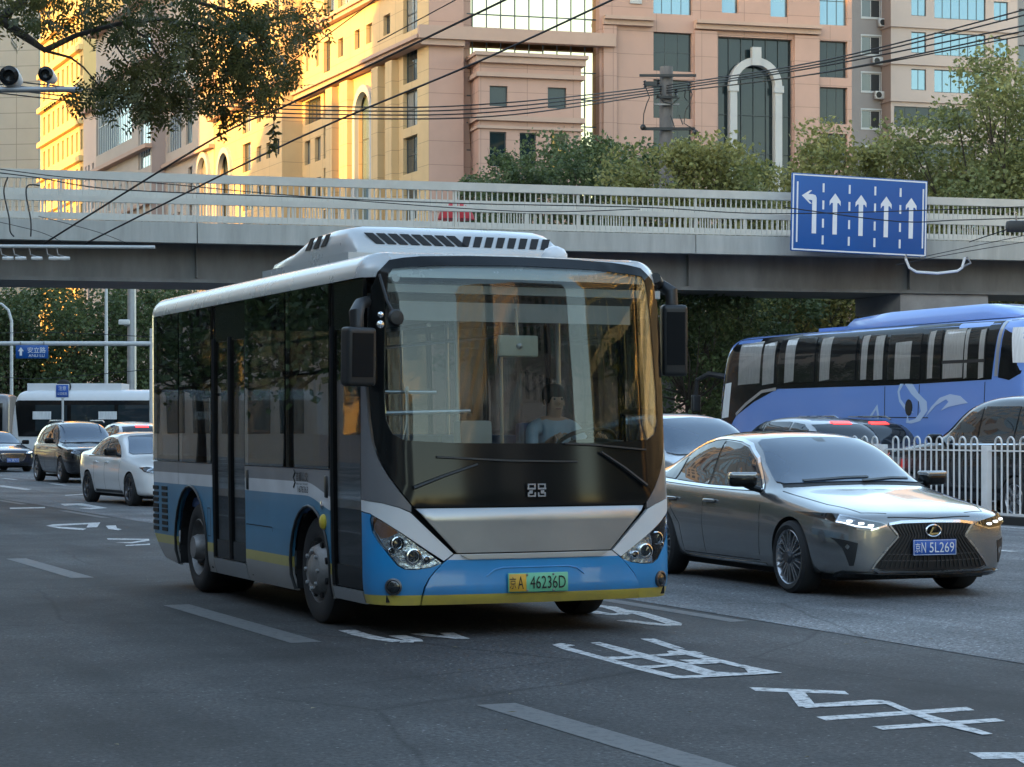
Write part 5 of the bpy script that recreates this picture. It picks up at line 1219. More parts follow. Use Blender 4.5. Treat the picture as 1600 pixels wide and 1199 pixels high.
def tree(label,base,h,w,leaf,m,n,seed,trunk_h=None,lean_=0,group='street trees beyond the footbridge',nclump=26,low=.32,name='street_tree'):
    rg=random.Random(seed); t=thing(name,label,'tree',base,0,group)
    th=trunk_h or h*.30; r0=h*.016
    b=MB(); top=Vector((lean_*h,0,th)); b.tube([(0,0,-.1),(lean_*h*.3+rg.uniform(-.1,.1),rg.uniform(-.1,.1),th*.5),tuple(top)],[r0*1.25,r0,r0*.85],9)
    cl=[]
    for k in range(nclump):
        z=low+(1-low)*((k+.5)/nclump)**.85; zz=(z-low)/(1-low)
        rad=w*.5*math.sqrt(max(.05,1-(max(0,zz*1.25-.45))**2))*rg.uniform(.25,1.0)
        if zz<.25: rad=w*.5*rg.uniform(.35,.95)
        a=k*2.4+rg.uniform(-.5,.5); c=Vector((lean_*h+rad*math.cos(a),rad*math.sin(a),h*z*rg.uniform(.93,1.02)))
        cl.append((c,w*rg.uniform(.11,.20)))
    trk=b
    for c,cr in cl:
        s=top+Vector((0,0,rg.uniform(-.25,.45)*th*.5)); mid=s.lerp(c,.5)+Vector((rg.uniform(-.3,.3),rg.uniform(-.3,.3),-.06*h*rg.uniform(.2,1)))
        trk.tube([s,mid,c],[r0*.45,r0*.24,r0*.07],5,cap=False)
        for j in range(2):
            e=c+Vector((rg.gauss(0,cr*.7),rg.gauss(0,cr*.7),rg.gauss(0,cr*.5))); trk.tube([mid.lerp(c,.5),e],[r0*.12,r0*.03],4,cap=False)
    trk.build('trunk',M['bark'],t,smooth=True)
    V=[];Fc=[]
    for i in range(n):
        c,cr=cl[rg.randrange(len(cl))]
        v=Vector((rg.gauss(0,1),rg.gauss(0,1),rg.gauss(0,1))); v.normalize(); v*=cr*(rg.random()**.45)*rg.choice((1,1,1,1.25)); v.z*=.72
        leafquad(V,Fc,c+v,leaf*rg.uniform(.6,1.35),rg)
    me=bpy.data.meshes.new('crown'); me.from_pydata(V,[],Fc); me.update(); link('crown',me,t,M[m]); return t
def base(px_,Y): 
    p=at(px_,HY,Y); p.z=.1; return p
TR=[ # px, Y, height, width, leaf, material, count, label
 (1575,69,12.6,8.2,.16,'leafmid',30000,'big full green tree in front of the apartment block'),
 (1440,71,10.6,5.8,.155,'leafolive',21000,'yellow green tree with a forked trunk above the blue lane sign'),
 (1720,66,11.0,7.5,.15,'leafmid',12000,'green tree at the far end of the row past the big full tree'),
 (1295,71,11.2,5.4,.16,'leafolive',17000,'pale yellow green tree between the arch window and the lane sign'),
 (1195,74,10.6,6.2,.16,'leafolive',18000,'light green tree under the stone arched window'),
 (1085,66,10.4,5.8,.16,'leafolive',18000,'pale green tree in front of the concrete pole'),
 (985,80,12.2,6.6,.165,'leafdark',19000,'dark green tree left of the concrete pole'),
 (890,84,12.6,6.6,.165,'leafdark',19000,'dark green tree in front of the pink bay'),
 (805,90,12.6,6.0,.16,'leafdark',13000,'dark green tree at the foot of the curtain wall'),
 (745,96,12.6,4.6,.16,'leafdark',9000,'smaller dark tree ending the row at the curtain wall')]
for k,(x,Y,h,w,l,m,n,lab) in enumerate(TR): tree(lab,base(x,Y),h,w,l,m,n,100+k,nclump=34 if n>9000 else 26,low=.30)
# low trees seen under the footbridge behind the coach
for k,(x,Y,h,w,m,lab) in enumerate(((1130,62,6.2,5,'leafdark','low dark tree under the footbridge beside the bus'),(1215,66,6.0,4.6,'leafdark','low dark tree under the footbridge behind the coach nose'),(1300,68,6.2,5,'leafyellow','yellowing tree under the footbridge behind the coach'),(1400,70,6.2,5,'leafmid','green tree under the footbridge beside the pier'),(1570,64,5.8,5,'leafyellow','yellowing tree under the footbridge past the pier'),(1075,58,5.6,4,'leafdark','dark bushy tree close behind the city bus'))):
    tree(lab,base(x,Y),h,w,.14,m,6500,200+k,trunk_h=1.9,group='trees under the footbridge',low=.25)
for k,x in enumerate((-30,25,80,135,190,245,300)):
    tree(['dark dense tree at the edge behind the navy saloon','dark dense tree behind the curved street lamp','dark dense tree behind the notice sign','dark dense tree behind the thin pale post','dark dense tree behind the thick camera post','dark dense tree hidden partly by the bus tail','dark dense tree seen through the bus windows'][k],base(x,118+3*(k%3)),8.6+.7*((k*7)%3),7.5,.24,'leafdark',6500,300+k,group='dark trees behind the far traffic',low=.18,nclump=30)
# ---- near tree whose bough hangs into the top left
bt=at(-420,HY,13.5); bt.z=.1
nt_=thing('overhanging_tree','leafy tree whose bough hangs in front of the sunlit buildings','tree',bt)
def L_(px_,py_,Y=13.6): return at(px_,py_,Y)-bt
br=MB(); br.tube([(0,0,-.1),(.05,0,1.5),(.1,0,3.0),(.3,0,4.2)],[.2,.17,.15,.11],10); br.tube([(.3,0,4.2),L_(-150,-40),L_(0,30),L_(40,58),L_(72,80)],[.10,.075,.032,.026,.016],8)
for P,r in (([L_(72,78),L_(120,55),L_(190,36),L_(260,30),L_(330,45)],[.02,.016,.013,.010,.007]),([L_(0,30),L_(60,-20),L_(200,-30),L_(330,10),L_(420,30)],[.03,.022,.018,.012,.006]),
    ([L_(190,36),L_(230,60),L_(260,110),L_(250,150)],[.011,.009,.007,.004]),([L_(72,80),L_(110,90),L_(130,105),L_(160,140)],[.010,.008,.006,.004]),([L_(260,30),L_(320,70),L_(360,120),L_(380,160)],[.010,.008,.006,.004]),
    ([L_(330,10),L_(400,60),L_(430,110)],[.010,.008,.004]),([L_(420,30),L_(470,25),L_(500,40)],[.007,.005,.003]),([L_(190,36),L_(180,70),L_(200,100),L_(190,130)],[.009,.007,.005,.003]),([L_(340,100),L_(348,160),L_(350,200)],[.004,.003,.002]),([L_(420,130),L_(428,180),L_(428,215)],[.004,.003,.002])):
    br.tube(P,r,6)
br.build('trunk',M['bark'],nt_,smooth=True)
V=[];Fc=[]; rg=random.Random(5)
CL=[(20,15,60,45),(100,20,60,45),(180,25,55,55),(240,55,55,70),(300,40,60,80),(350,60,55,85),(400,55,50,80),(440,30,45,45),(478,22,32,30),(405,110,48,60),(345,120,50,70),(290,105,45,45),(430,95,38,40),(372,158,36,30),(420,140,28,24),(240,135,48,75),(190,125,42,65),(155,150,32,34),(265,168,28,26),(105,155,20,9),(350,0,60,50),(200,0,60,50),(60,-10,60,40),(-60,0,60,50),(-140,-20,80,70),(215,165,30,30),(320,150,30,28),(455,70,22,14),(448,128,20,10)]
for (x,y,r,n) in CL:
    for i in range(int(n*1.25)):
        a=rg.uniform(0,6.28); q=r*math.sqrt(rg.random()); Y=13.6+rg.gauss(0,.35)
        p=at(x+q*math.cos(a)*1.05,y+q*math.sin(a)*.8,Y)-bt
        d=Vector((rg.gauss(0,.8),rg.gauss(0,.8),rg.gauss(-.45,.5))).normalized(); sd=d.orthogonal(); sd.rotate(Matrix.Rotation(rg.uniform(0,6.28),3,d)); ln=rg.uniform(.09,.16); k=rg.randint(4,6)
        for j in range(k):
            c=p+d*(ln*j/k)
            for sg_ in (-1,1):
                ld=(sd*sg_+d*.55+Vector((0,0,-.3))).normalized(); lq=ld.cross(d).normalized().cross(ld)*.0085; s=.042*rg.uniform(.8,1.2); i0=len(V)
                V+=[tuple(c),tuple(c+ld*s*.45+lq),tuple(c+ld*s),tuple(c+ld*s*.45-lq)]; Fc.append((i0,i0+1,i0+2,i0+3))
for (x,y0,y1) in ((349,165,222),(428,190,238)):
    for i in range(46):
        p=at(x+rg.gauss(0,2.5),rg.uniform(y0,y1),13.6)-bt; leafquad(V,Fc,p,.05,rg,.35,.6)
me=bpy.data.meshes.new('crown'); me.from_pydata(V,[],Fc); me.update(); link('crown',me,nt_,M['leafnear'])

for k,(a,n_) in enumerate(((4,-5),(40,-5.5),(49,-5),(58,-5.3),(67,-5.2),(76,-5),(85,-5.3),(95,-5))):  # out of view; added to mirror dark foliage in the bus side glass
    p=road(a,n_); p.z=.1; tree(['near pavement tree mirrored in the bus door','near pavement tree mirrored in the bus side panes','near pavement tree mirrored behind the bus doors','near pavement tree mirrored at the bus tail','near pavement tree standing before the footbridge','near pavement tree shading the kerb past the footbridge','near pavement tree beside the tall beige block','last near pavement tree of the mirrored row'][k],p,8.0,8.0,.2,'leafdark',7000,400+k,group='trees on the near pavement',low=.35)

for k in range(7):  # out of view; added to darken the lower windscreen reflection
    p=road(-26-26*k,40+.5*(k%2)); p.z=.1; tree(['far pavement tree mirrored at the driver side of the windscreen','far pavement tree mirrored beside the steering wheel','far pavement tree mirrored behind the driver','far pavement tree mirrored in mid windscreen','far pavement tree mirrored over the fare box','far pavement tree mirrored low by the entrance rail','far pavement tree farthest behind the viewpoint'][k],p,11,9,.3,'leafdark',3500,500+k,group='far pavement trees behind the viewpoint',low=.2)
# ------------------------------------------------------------------ cars: lofted body, then panels, glass and lamps laid on its real surface
def car_body(T,paint,parent,wheels,wr,name='body'):
    """T: tables keyed by x (forward from front axle): hw half width, zc centre-line height, zb shoulder height, zs sill, g greenhouse(0..1), rw roof half width"""
    xs=T['x']; rows=[]
    for x in xs:
        hw,zc,zb,zs,g,rw=[tab(T[k],x) for k in ('hw','zc','zb','zs','g','rw')]
        zb=min(zb,zc-.015); bw_=tab(T['bw'],x) if 'bw' in T else .90
        tk=T.get('tuck',.95)
        hood=[(hw*.90,lerp(zb,zc,.38)),(hw*.74,lerp(zb,zc,.78)),(hw*.45,lerp(zb,zc,.95))]
        cab=[(hw*bw_,zb+.02),(lerp(hw*bw_,rw,.55),lerp(zb,zc,.60)),(rw,zc-.055)]
        mid=[(lerp(h[0],c[0],g),lerp(h[1],c[1],g)) for h,c in zip(hood,cab)]
        sec=[(0,zs),(hw*.55,zs),(hw*.90,zs+.005),(hw*tk,zs+.06),(hw*.99,lerp(zs,zb,.40)),(hw*1.0,lerp(zs,zb,.66)),(hw*.975,lerp(zs,zb,.90)),(hw*.945,zb)]+mid+[(lerp(mid[2][0]*.5,rw*.55,g),lerp(zc-.004,zc-.008,g)),(0,zc)]
        rows.append([(x,y,z) for y,z in sec])
    n=len(rows[0]); bm=bmesh.new(); G=[]
    for r in rows:
        L_=[bm.verts.new(p) for p in r]; Rr=[L_[0]]+[bm.verts.new((p[0],-p[1],p[2])) for p in r[1:-1]]+[L_[-1]]; G.append((L_,Rr))
    for i in range(len(rows)-1):
        for side in (0,1):
            A,B=G[i][side],G[i+1][side]
            for j in range(n-1):
                q=[A[j],A[j+1],B[j+1],B[j]]
                bm.faces.new(q if side==0 else q[::-1])
    for e,flip in ((0,0),(-1,1)):
        lp=G[e][0]+G[e][1][-2:0:-1]
        # close the end with a fan to a central ring
        c=bm.verts.new((rows[e][0][0]+(.012 if e==0 else -.012),0,(rows[e][0][2]+rows[e][-1][2])/2))
        for k in range(len(lp)):
            t=[lp[k],lp[(k+1)%len(lp)],c]; bm.faces.new(t)
    bmesh.ops.recalc_face_normals(bm,faces=bm.faces)
    me=bpy.data.meshes.new('tmp'); bm.to_mesh(me); bm.free()
    o=bpy.data.objects.new('tmp',me); COL.objects.link(o); md=o.modifiers.new('s','SUBSURF'); md.levels=2; md.render_levels=2
    dg=bpy.context.evaluated_depsgraph_get(); dg.update(); m2=bpy.data.meshes.new_from_object(o.evaluated_get(dg)); bpy.data.objects.remove(o)
    bvh=BVHTree.FromPolygons([v.co.copy() for v in m2.vertices],[tuple(p.vertices) for p in m2.polygons])
    # wheel arches cut with cylinders
    m2.materials.clear(); m2.materials.append(paint); m2.materials.append(M['undercar'])
    ob=bpy.data.objects.new('tmp',m2); COL.objects.link(ob); cut=MB()
    cuts=[]
    for (wx,ww) in wheels:
        for s in (-1,1):
            hwx=tab(T['hw'],wx); pr=[(.001,0),(wr,0),(wr,.5),(.001,.5)]
            b=MB().lathe(pr,40,'y',(wx,s*(hwx+.12) if s<0 else (hwx+.12-.5),T.get('wz',.335))); 
            if s<0: b=MB().lathe(pr,40,'y',(wx,-(hwx+.12),T.get('wz',.335)))
            cm=b.mesh(merge=.002); bm=bmesh.new(); bm.from_mesh(cm); bmesh.ops.recalc_face_normals(bm,faces=bm.faces); bm.to_mesh(cm); bm.free()
            cm.materials.append(M['undercar']); cm.materials.append(M['undercar']); 
            for p in cm.polygons: p.material_index=1
            co=bpy.data.objects.new('tmpc',cm); COL.objects.link(co); cuts.append(co); md=ob.modifiers.new('b','BOOLEAN'); md.object=co; md.operation='DIFFERENCE'; md.solver='EXACT'
    dg=bpy.context.evaluated_depsgraph_get(); dg.update(); m3=bpy.data.meshes.new_from_object(ob.evaluated_get(dg)); bpy.data.objects.remove(ob)
    for c in cuts: bpy.data.objects.remove(c)
    shade(m3,38)
    o=link(name,m3,parent); return o,bvh
def proj(bvh,axis,s=1):
    """2-D -> body surface. side: (x,z) seen from y=s; front: (y,z) from +x; rear: (y,z) from -x; top: (x,y)"""
    def f(a,b,off):
        if axis=='side': o,d=Vector((a,s*3,b)),Vector((0,-s,0))
        elif axis=='front': o,d=Vector((4,a,b)),Vector((-1,0,0))
        elif axis=='rear': o,d=Vector((-9,a,b)),Vector((1,0,0))
        else: o,d=Vector((a,b,4)),Vector((0,0,-1))
        h=bvh.ray_cast(o,d)
        if h[0] is None:
            h=bvh.find_nearest(Vector((a,s*.85,b)) if axis=='side' else Vector((.9,a,b)) if axis=='front' else Vector((-4,a,b)) if axis=='rear' else Vector((a,b,1)))
        n=h[1]
        if n.dot(d)>0: n=-n
        return h[0]+n*off
    return f
def ribbon(name,P,w,fn,m,parent,off=.004,closed=False,th=.004):
    P=[Vector(p) for p in P]
    if closed: P=P+[P[0]]
    Q=[]
    for i in range(len(P)-1):
        k=max(1,int((P[i+1]-P[i]).length/.07))
        for j in range(k): Q.append(P[i].lerp(P[i+1],j/k))
    Q.append(P[-1]); b=MB(); N_=len(Q); prev=None
    for i,p in enumerate(Q):
        a=Q[i-1] if i>0 else (Q[-2] if closed else Q[0]); c=Q[i+1] if i<N_-1 else (Q[1] if closed else Q[-1]); d=(c-a); d.normalize(); nn=Vector((-d.y,d.x))*w/2
        row=[fn((p+nn).x,(p+nn).y,off),fn((p-nn).x,(p-nn).y,off),fn((p-nn).x,(p-nn).y,off-th),fn((p+nn).x,(p+nn).y,off-th)]
        if prev: 
            for k in range(4): b.quad(prev[k],prev[(k+1)%4],row[(k+1)%4],row[k])
        prev=row
    return b.build(name,m,parent,smooth=True)
def carwheel(parent,x,y,s,r,w,rimr,spokes,mrim,style=0):
    o=link('wheel',MB().lathe([(.001,.03),(.05,.03),(.055,.0),(rimr*.75,-.05),(rimr*.75,-.08)],28,'y',(0,0,0),sy=s).mesh(smooth=True),parent,M['darkalloy']); o.location=(x,y,r)
    h=w/2; pr=[(rimr,h*.86),(rimr+.012,h*.98),(lerp(rimr,r,.5),h*1.03),(r-.035,h*.97),(r-.01,h*.86),(r,h*.65)]; pr+=[(a,-b) for a,b in reversed(pr)]
    t=link('tyre',MB().lathe(pr,40,'y').mesh(smooth=True),o,M['rubber']); t.location=(0,-s*h*.9,0)
    b=MB().lathe([(rimr+.002,-.03),(rimr+.008,-.004),(rimr-.002,.004),(rimr-.014,-.008),(rimr-.03,-.10),(rimr-.035,-.16)],40,'y',(0,0,0),sy=s); b.lathe([(.001,.0),(.03,.0),(.045,-.012),(.05,-.03)],20,'y',(0,0,0),sy=s)
    rm=link('rim',b.mesh(smooth=True),o,M[mrim])
    sp=MB()
    for k in range(spokes):
        a0=2*math.pi*k/spokes
        for da in ((-.16,.16) if style==0 else (0,)):
            a1=a0+da*.45; a2=a0+da*1.25; wd=.0085 if style==0 else .03
            c1=Vector((.04*math.cos(a1),0,.04*math.sin(a1))); c2=Vector(((rimr-.008)*math.cos(a2),0,(rimr-.008)*math.sin(a2)))
            d=(c2-c1).normalized(); q=d.cross(Vector((0,1,0)))*wd
            P=[c1-q*1.1,c1+q*1.1,c2+q*.9,c2-q*.9]; f=[p+Vector((0,s*(-.004 if i<2 else -.001),0)) for i,p in enumerate(P)]; g_=[p+Vector((0,s*-.035,0)) for p in P]
            sp.quad(*f); 
            for i in range(4): sp.quad(f[i],f[(i+1)%4],g_[(i+1)%4],g_[i])
        so_=link('spoke',sp.mesh(),rm,M[mrim]); sp=MB()
    return o
def plate(parent,loc,txt,rz,m='plateblue',ink='paper',w=.44,h=.14):
    o=link('number_plate',bevel_box(.01,w,h,.003,1),parent,M[m]); o.location=loc; o.rotation_euler=(0,0,rz)
    if txt:
        for t,ww,hh,y in ((txt[0],.05,.085,-.175),(txt[1],.045,.09,-.115),(txt[2:],.25,.09,.07)):
            me=textmesh(t,ww,hh); me.transform(Matrix.Translation((.0062,y,0))@Matrix.Rotation(R(90),4,'Z')@Matrix.Rotation(R(90),4,'X')); link('lettering',me,o,M[ink])
        b=MB()
        for z0,z1 in ((-h/2+.004,-h/2+.008),(h/2-.008,h/2-.004)): b.box(.0055,.0062,-w/2+.004,w/2-.004,z0,z1)
        for y0,y1 in ((-w/2+.004,-w/2+.008),(w/2-.008,w/2-.004)): b.box(.0055,.0063,y0,y1,-h/2+.008,h/2-.008)
        link('plate_border',b.mesh(),o,M[ink])
    return o
def paintmat(name,col,metal=.5,rough=.28):
    m=mat(name,col,rough,metal,coat=1.0); m.node_tree.nodes['Principled BSDF'].inputs['Coat Roughness'].default_value=.03; return m
M['carglass']=dark_glass('car_glass',(.012,.018,.026),.015,spec=1.0)
M['carscreen']=thin_glass('car_windscreen',(.06,.075,.09),0,2.2)
M['carscreen']=dark_glass('car_windscreen',(.035,.065,.11),.02,spec=.5); M['carscreen'].node_tree.nodes['Principled BSDF'].inputs['IOR'].default_value=2.1  # blue of the mirrored sky is put into the glass colour
# ---- grey sedan (front axle at x=0)
lexp=paintmat('warm_grey_metallic',(.30,.30,.295),.75,.22)
LT=dict(x=[.965,.955,.92,.86,.76,.60,.42,.2,0,-.2,-.3,-.45,-.65,-.85,-1.08,-1.35,-1.6,-1.9,-2.2,-2.5,-2.8,-3.05,-3.3,-3.5,-3.7,-3.88,-3.96,-3.985],
 hw={.965:.30,.955:.52,.92:.70,.86:.80,.76:.868,.60:.905,.42:.92,0:.928,-.6:.932,-2.2:.932,-2.9:.93,-3.3:.90,-3.7:.83,-3.88:.75,-3.96:.62,-3.985:.4},
 zc={.965:.60,.955:.685,.92:.735,.86:.765,.76:.79,.60:.825,.42:.855,.2:.89,0:.922,-.2:.952,-.3:.978,-.38:.998,-.45:1.03,-1.08:1.34,-1.35:1.415,-1.6:1.44,-1.9:1.447,-2.2:1.44,-2.5:1.40,-2.8:1.325,-3.05:1.245,-3.3:1.16,-3.5:1.11,-3.7:1.085,-3.88:1.06,-3.96:.98,-3.985:.80},
 zb={.965:.55,.955:.62,.92:.68,.86:.705,.76:.725,.6:.755,.2:.80,-.42:.885,-1.5:.925,-2.8:.965,-3.5:1.0,-3.9:.99,-3.985:.75},
 zs={.965:.26,.92:.21,.6:.19,0:.185,-3.3:.19,-3.7:.25,-3.985:.38},
 g={-.28:0,-.45:.35,-.65:.75,-.85:.95,-1.08:1,-2.8:1,-3.05:.95,-3.3:.75,-3.5:.25,-3.7:0},
 rw={-.4:.74,-1.08:.675,-1.9:.63,-2.6:.60,-3.3:.56},bw={.9:.9,-.6:.90,-1.2:.895,-2.8:.875,-3.5:.84},wz=.335)
lx=thing('grey_sedan','warm grey metallic sedan with a large hourglass grille beside the white fence','car',(0,0,0),0)
def place_car(root,pxy,heading,wx,wy):
    """put the wheel-contact point (wx,wy) of the car on the ground under photo pixel pxy"""
    g_=gnd(*pxy); root.rotation_euler=(0,0,heading); v=Matrix.Rotation(heading,3,'Z')@Vector((wx,wy,0)); root.location=g_-v
place_car(lx,(1242,927),HEAD-R(3.2),0,-.86)
lbody,lb=car_body(LT,lexp,lx,[(0,0),(-2.87,0)],.372)
fr_,si_,sl_,tp_,re_=proj(lb,'front'),proj(lb,'side',-1),proj(lb,'side',1),proj(lb,'top'),proj(lb,'rear')
for s in (-1,1):
    carwheel(lx,0,s*.925,s,.335,.235,.250,10,'alloy'); carwheel(lx,-2.87,s*.925,s,.335,.235,.250,10,'alloy')
    sf=si_ if s<0 else sl_
    fw=[(-.72,.95),(-.88,1.06),(-1.06,1.18),(-1.3,1.285),(-1.5,1.32),(-1.72,1.335),(-1.83,1.34),(-1.83,.957)]
    rw_=[(-1.88,.958),(-1.88,1.342),(-2.10,1.34),(-2.35,1.30),(-2.55,1.245),(-2.62,1.215),(-2.66,.985)]
    qw=[(-2.70,.988),(-2.67,1.195),(-2.84,1.135),(-3.02,1.06),(-3.08,1.025),(-3.00,1.0)]
    for w_ in (fw,rw_,qw): sheet('side_window',w_,sf,M['carglass'],lx,(),.05,.004,off=.008)
    sheet('window_pillar',[(-1.835,.957),(-1.835,1.341),(-1.875,1.343),(-1.875,.957)],sf,M['black'],lx,(),.1,.004,off=.005)
    ring=[(-.66,.93),(-.84,1.065),(-1.03,1.20),(-1.29,1.31),(-1.5,1.345),(-1.7,1.358),(-1.9,1.365),(-2.12,1.36),(-2.38,1.318),(-2.62,1.245),(-2.85,1.15),(-3.06,1.055),(-3.12,1.02),(-3.02,.975),(-2.6,.962),(-1.85,.938),(-1.2,.93)]
    ribbon('window_trim',ring,.022,sf,M['chrome'],lx,.008,True)
    for P in ([(-.62,.86),(-.60,.6),(-.66,.26)],[(-1.85,.93),(-1.87,.6),(-1.85,.27)],[(-2.72,.95),(-2.62,.70),(-2.42,.55),(-2.36,.27)],[(-.66,.27),(-2.36,.27)]): ribbon('door_gap',P,.007,sf,M['seal'],lx,.0015,th=.003)
    ribbon('sill_garnish',[(-.55,.235),(-2.35,.235)],.02,sf,M['chrome'],lx,.006)
    for x in (-1.68,-2.58):
        h_=link('door_handle',bevel_box(.23,.035,.035,.014,3),lx,lexp); p=sf(x,.80,.022); h_.location=p
        sheet('handle_recess',[(x-.09,.775),(x+.09,.775),(x+.09,.825),(x-.09,.825)],sf,M['seal'],lx,(),.05,.003,off=.002)
    # mirror
    mo=link('wing_mirror',bevel_box(.17,.27,.135,.055,3),lx,M['black']); mo.location=(-.74,s*1.03,1.02); mo.rotation_euler=(0,0,s*R(14))
    cp_=link('mirror_cap',bevel_box(.165,.265,.06,.028,3),mo,lexp); cp_.location=(.004,0,.042)
    MB().tube([(-.70,s*.86,.93),(-.72,s*.95,.955),(-.74,s*1.0,.98)],[.03,.028,.03],8).build('mirror_stem',M['black'],lx,smooth=True)
    # headlamp
    S=lambda P:[(s*y,z) for y,z in P]
    hl=[(.45,.655),(.60,.618),(.72,.632),(.835,.672),(.895,.728),(.90,.752),(.80,.735),(.66,.703),(.50,.677)]
    o_=sheet('headlight',S(hl),fr_,M['black'],lx,(),.04,.02,off=.004)
    for yy in (.60,.68,.76):
        pt=fr_(s*yy,.645+.22*(yy-.56),.014); q=link('led_projector',bevel_box(.03,.05,.022,.008,2),o_,M['led']); q.location=pt
    sheet('daytime_lamp',S([(.58,.628),(.72,.643),(.85,.688),(.87,.704),(.72,.656),(.58,.638)]),fr_,M['led'],o_,(),.05,.004,off=.010)
    sheet('headlight_lens',S(hl),fr_,M['lens'],o_,(),.05,.003,off=.03)
    ribbon('headlight_edge',S([(.45,.655),(.60,.614),(.72,.627),(.84,.668)]),.014,fr_,M['chrome'],o_,.010)
    # bumper air curtain
    sheet('bumper_vent',S([(.71,.50),(.80,.527),(.875,.545),(.82,.46),(.765,.30),(.735,.30)]),fr_,M['trim'],lx,(),.05,.006,off=.004)
    sheet('tail_lamp',S([(.45,.90),(.72,.93),(.80,.90),(.72,.82),(.45,.84)]),re_,M['redlens'],lx,(),.06,.01,off=.005)
wsc=[(.0,1.375),(.30,1.37),(.55,1.35),(.605,1.325),(.70,1.16),(.755,1.0),(.72,.985),(.4,.998),(0,1.002)]
sheet('windscreen',mirror_poly(wsc),fr_,M['carscreen'],lx,(),.04,.006,off=.010)
sheet('screen_base',mirror_poly([(0,.999),(.4,.995),(.74,.982),(.76,.958),(.4,.975),(0,.982)]),fr_,M['seal'],lx,(),.06,.004,off=.003)
ribbon('wiper',[(-.55,1.0),(-.1,1.025),(.15,1.03)],.014,fr_,M['trim'],lx,.02); ribbon('wiper',[(.05,1.0),(.4,1.02),(.6,1.015)],.014,fr_,M['trim'],lx,.02)
sheet('sensor_pod',[(-.06,1.375),(.06,1.375),(.045,1.33),(-.045,1.33)],fr_,M['black'],lx,(),.03,.003,off=.009)
sheet('rear_screen',mirror_poly([(0,1.36),(.45,1.34),(.56,1.15),(0,1.12)]),re_,M['carglass'],lx,(),.08,.004,off=.004)
sheet('sunroof',[(-1.55,-.40),(-2.3,-.40),(-2.3,.40),(-1.55,.40)],tp_,M['carglass'],lx,(),.1,.003,off=.004)
ribbon('bonnet_gap',[(.86,-.40),(.80,-.62),(.4,-.74),(-.35,-.80)],.008,tp_,M['seal'],lx,.002,th=.003); ribbon('bonnet_gap',[(.86,.40),(.80,.62),(.4,.74),(-.35,.80)],.008,tp_,M['seal'],lx,.002,th=.003); ribbon('bonnet_gap',[(.915,-.42),(.935,0),(.915,.42)],.008,tp_,M['seal'],lx,.002,th=.003)
# hourglass grille
gr_h=[(0,.672),(.30,.668),(.405,.655),(.34,.575),(.33,.555),(.42,.46),(.53,.335),(.56,.285),(.50,.262),(0,.255)]
go=sheet('grille',mirror_poly(gr_h),fr_,M['seal'],lx,(),.05,.03,off=.006)
ribbon('grille_surround',[(.0,.684),(.30,.680),(.425,.664)],.022,fr_,M['chrome'],go,.012); ribbon('grille_surround',[(0,.684),(-.30,.680),(-.425,.664)],.022,fr_,M['chrome'],go,.012)
for s in (-1,1): ribbon('grille_surround',[(s*.425,.66),(s*.352,.575),(s*.343,.553),(s*.435,.46),(s*.545,.335),(s*.585,.275),(s*.52,.248),(0,.240)],.016,fr_,M['alloy'],go,.012)
for i in range(-11,12):
    if i==0: continue
    u_=i/11.5; P=[]
    for z,wd in ((.662,.385),(.62,.365),(.565,.325),(.50,.375),(.43,.44),(.36,.50),(.28,.535)):
        P.append((u_*wd,z))
    ribbon('grille_blade',P,.009,fr_,M['trim'],go,.016,th=.012)
for z,w_ in ((.40,.44),(.345,.50)): ribbon('grille_bar',[(-w_,z),(0,z-.012),(w_,z)],.007,fr_,M['darkalloy'],go,.013,th=.01)
ribbon('lower_lip',[(-.80,.232),(-.5,.222),(0,.218),(.5,.222),(.80,.232)],.03,fr_,M['black'],lx,.03,th=.03)
p=fr_(0,.60,.03); e_=MB().tube([(0,.075*math.cos(t),.052*math.sin(t)) for t in [2*math.pi*k/28 for k in range(29)]],.008,8); eo=e_.build('emblem',M['chrome'],lx,smooth=True); eo.location=p
b=MB(); b.poly([(.004,-.010,.036),(.004,-.048,-.034),(.004,.060,-.034),(.004,.050,-.018),(.004,-.020,-.018),(.004,.006,.030)]); b.build('emblem_letter',mat('gold_badge',(.62,.50,.25),.25,.9),eo); MB().lathe([(.001,-.006),(.05,-.008)],20,'x').build('emblem_back',M['black'],eo)
pp=fr_(0,.455,.03); plate(lx,pp+Vector((.012,0,0)),'京N5L269',0)
MB().box(-3.6,.6,-.75,.75,.15,.2).build('underbody',M['undercar'],lx)
def warp(o,depth=0):                 # taller cabin
    if o.type=='MESH' and o.name.split('.')[0] not in ('wheel',):
        if o.location.length>1e-6:
            if o.location.z>.95: o.location.z+=.05*min(1,(o.location.z-.95)/.42)
        else:
            for v in o.data.vertices:
                if v.co.z>.95: v.co.z+=.05*min(1,(v.co.z-.95)/.42)
for o in list(lx.children): warp(o)
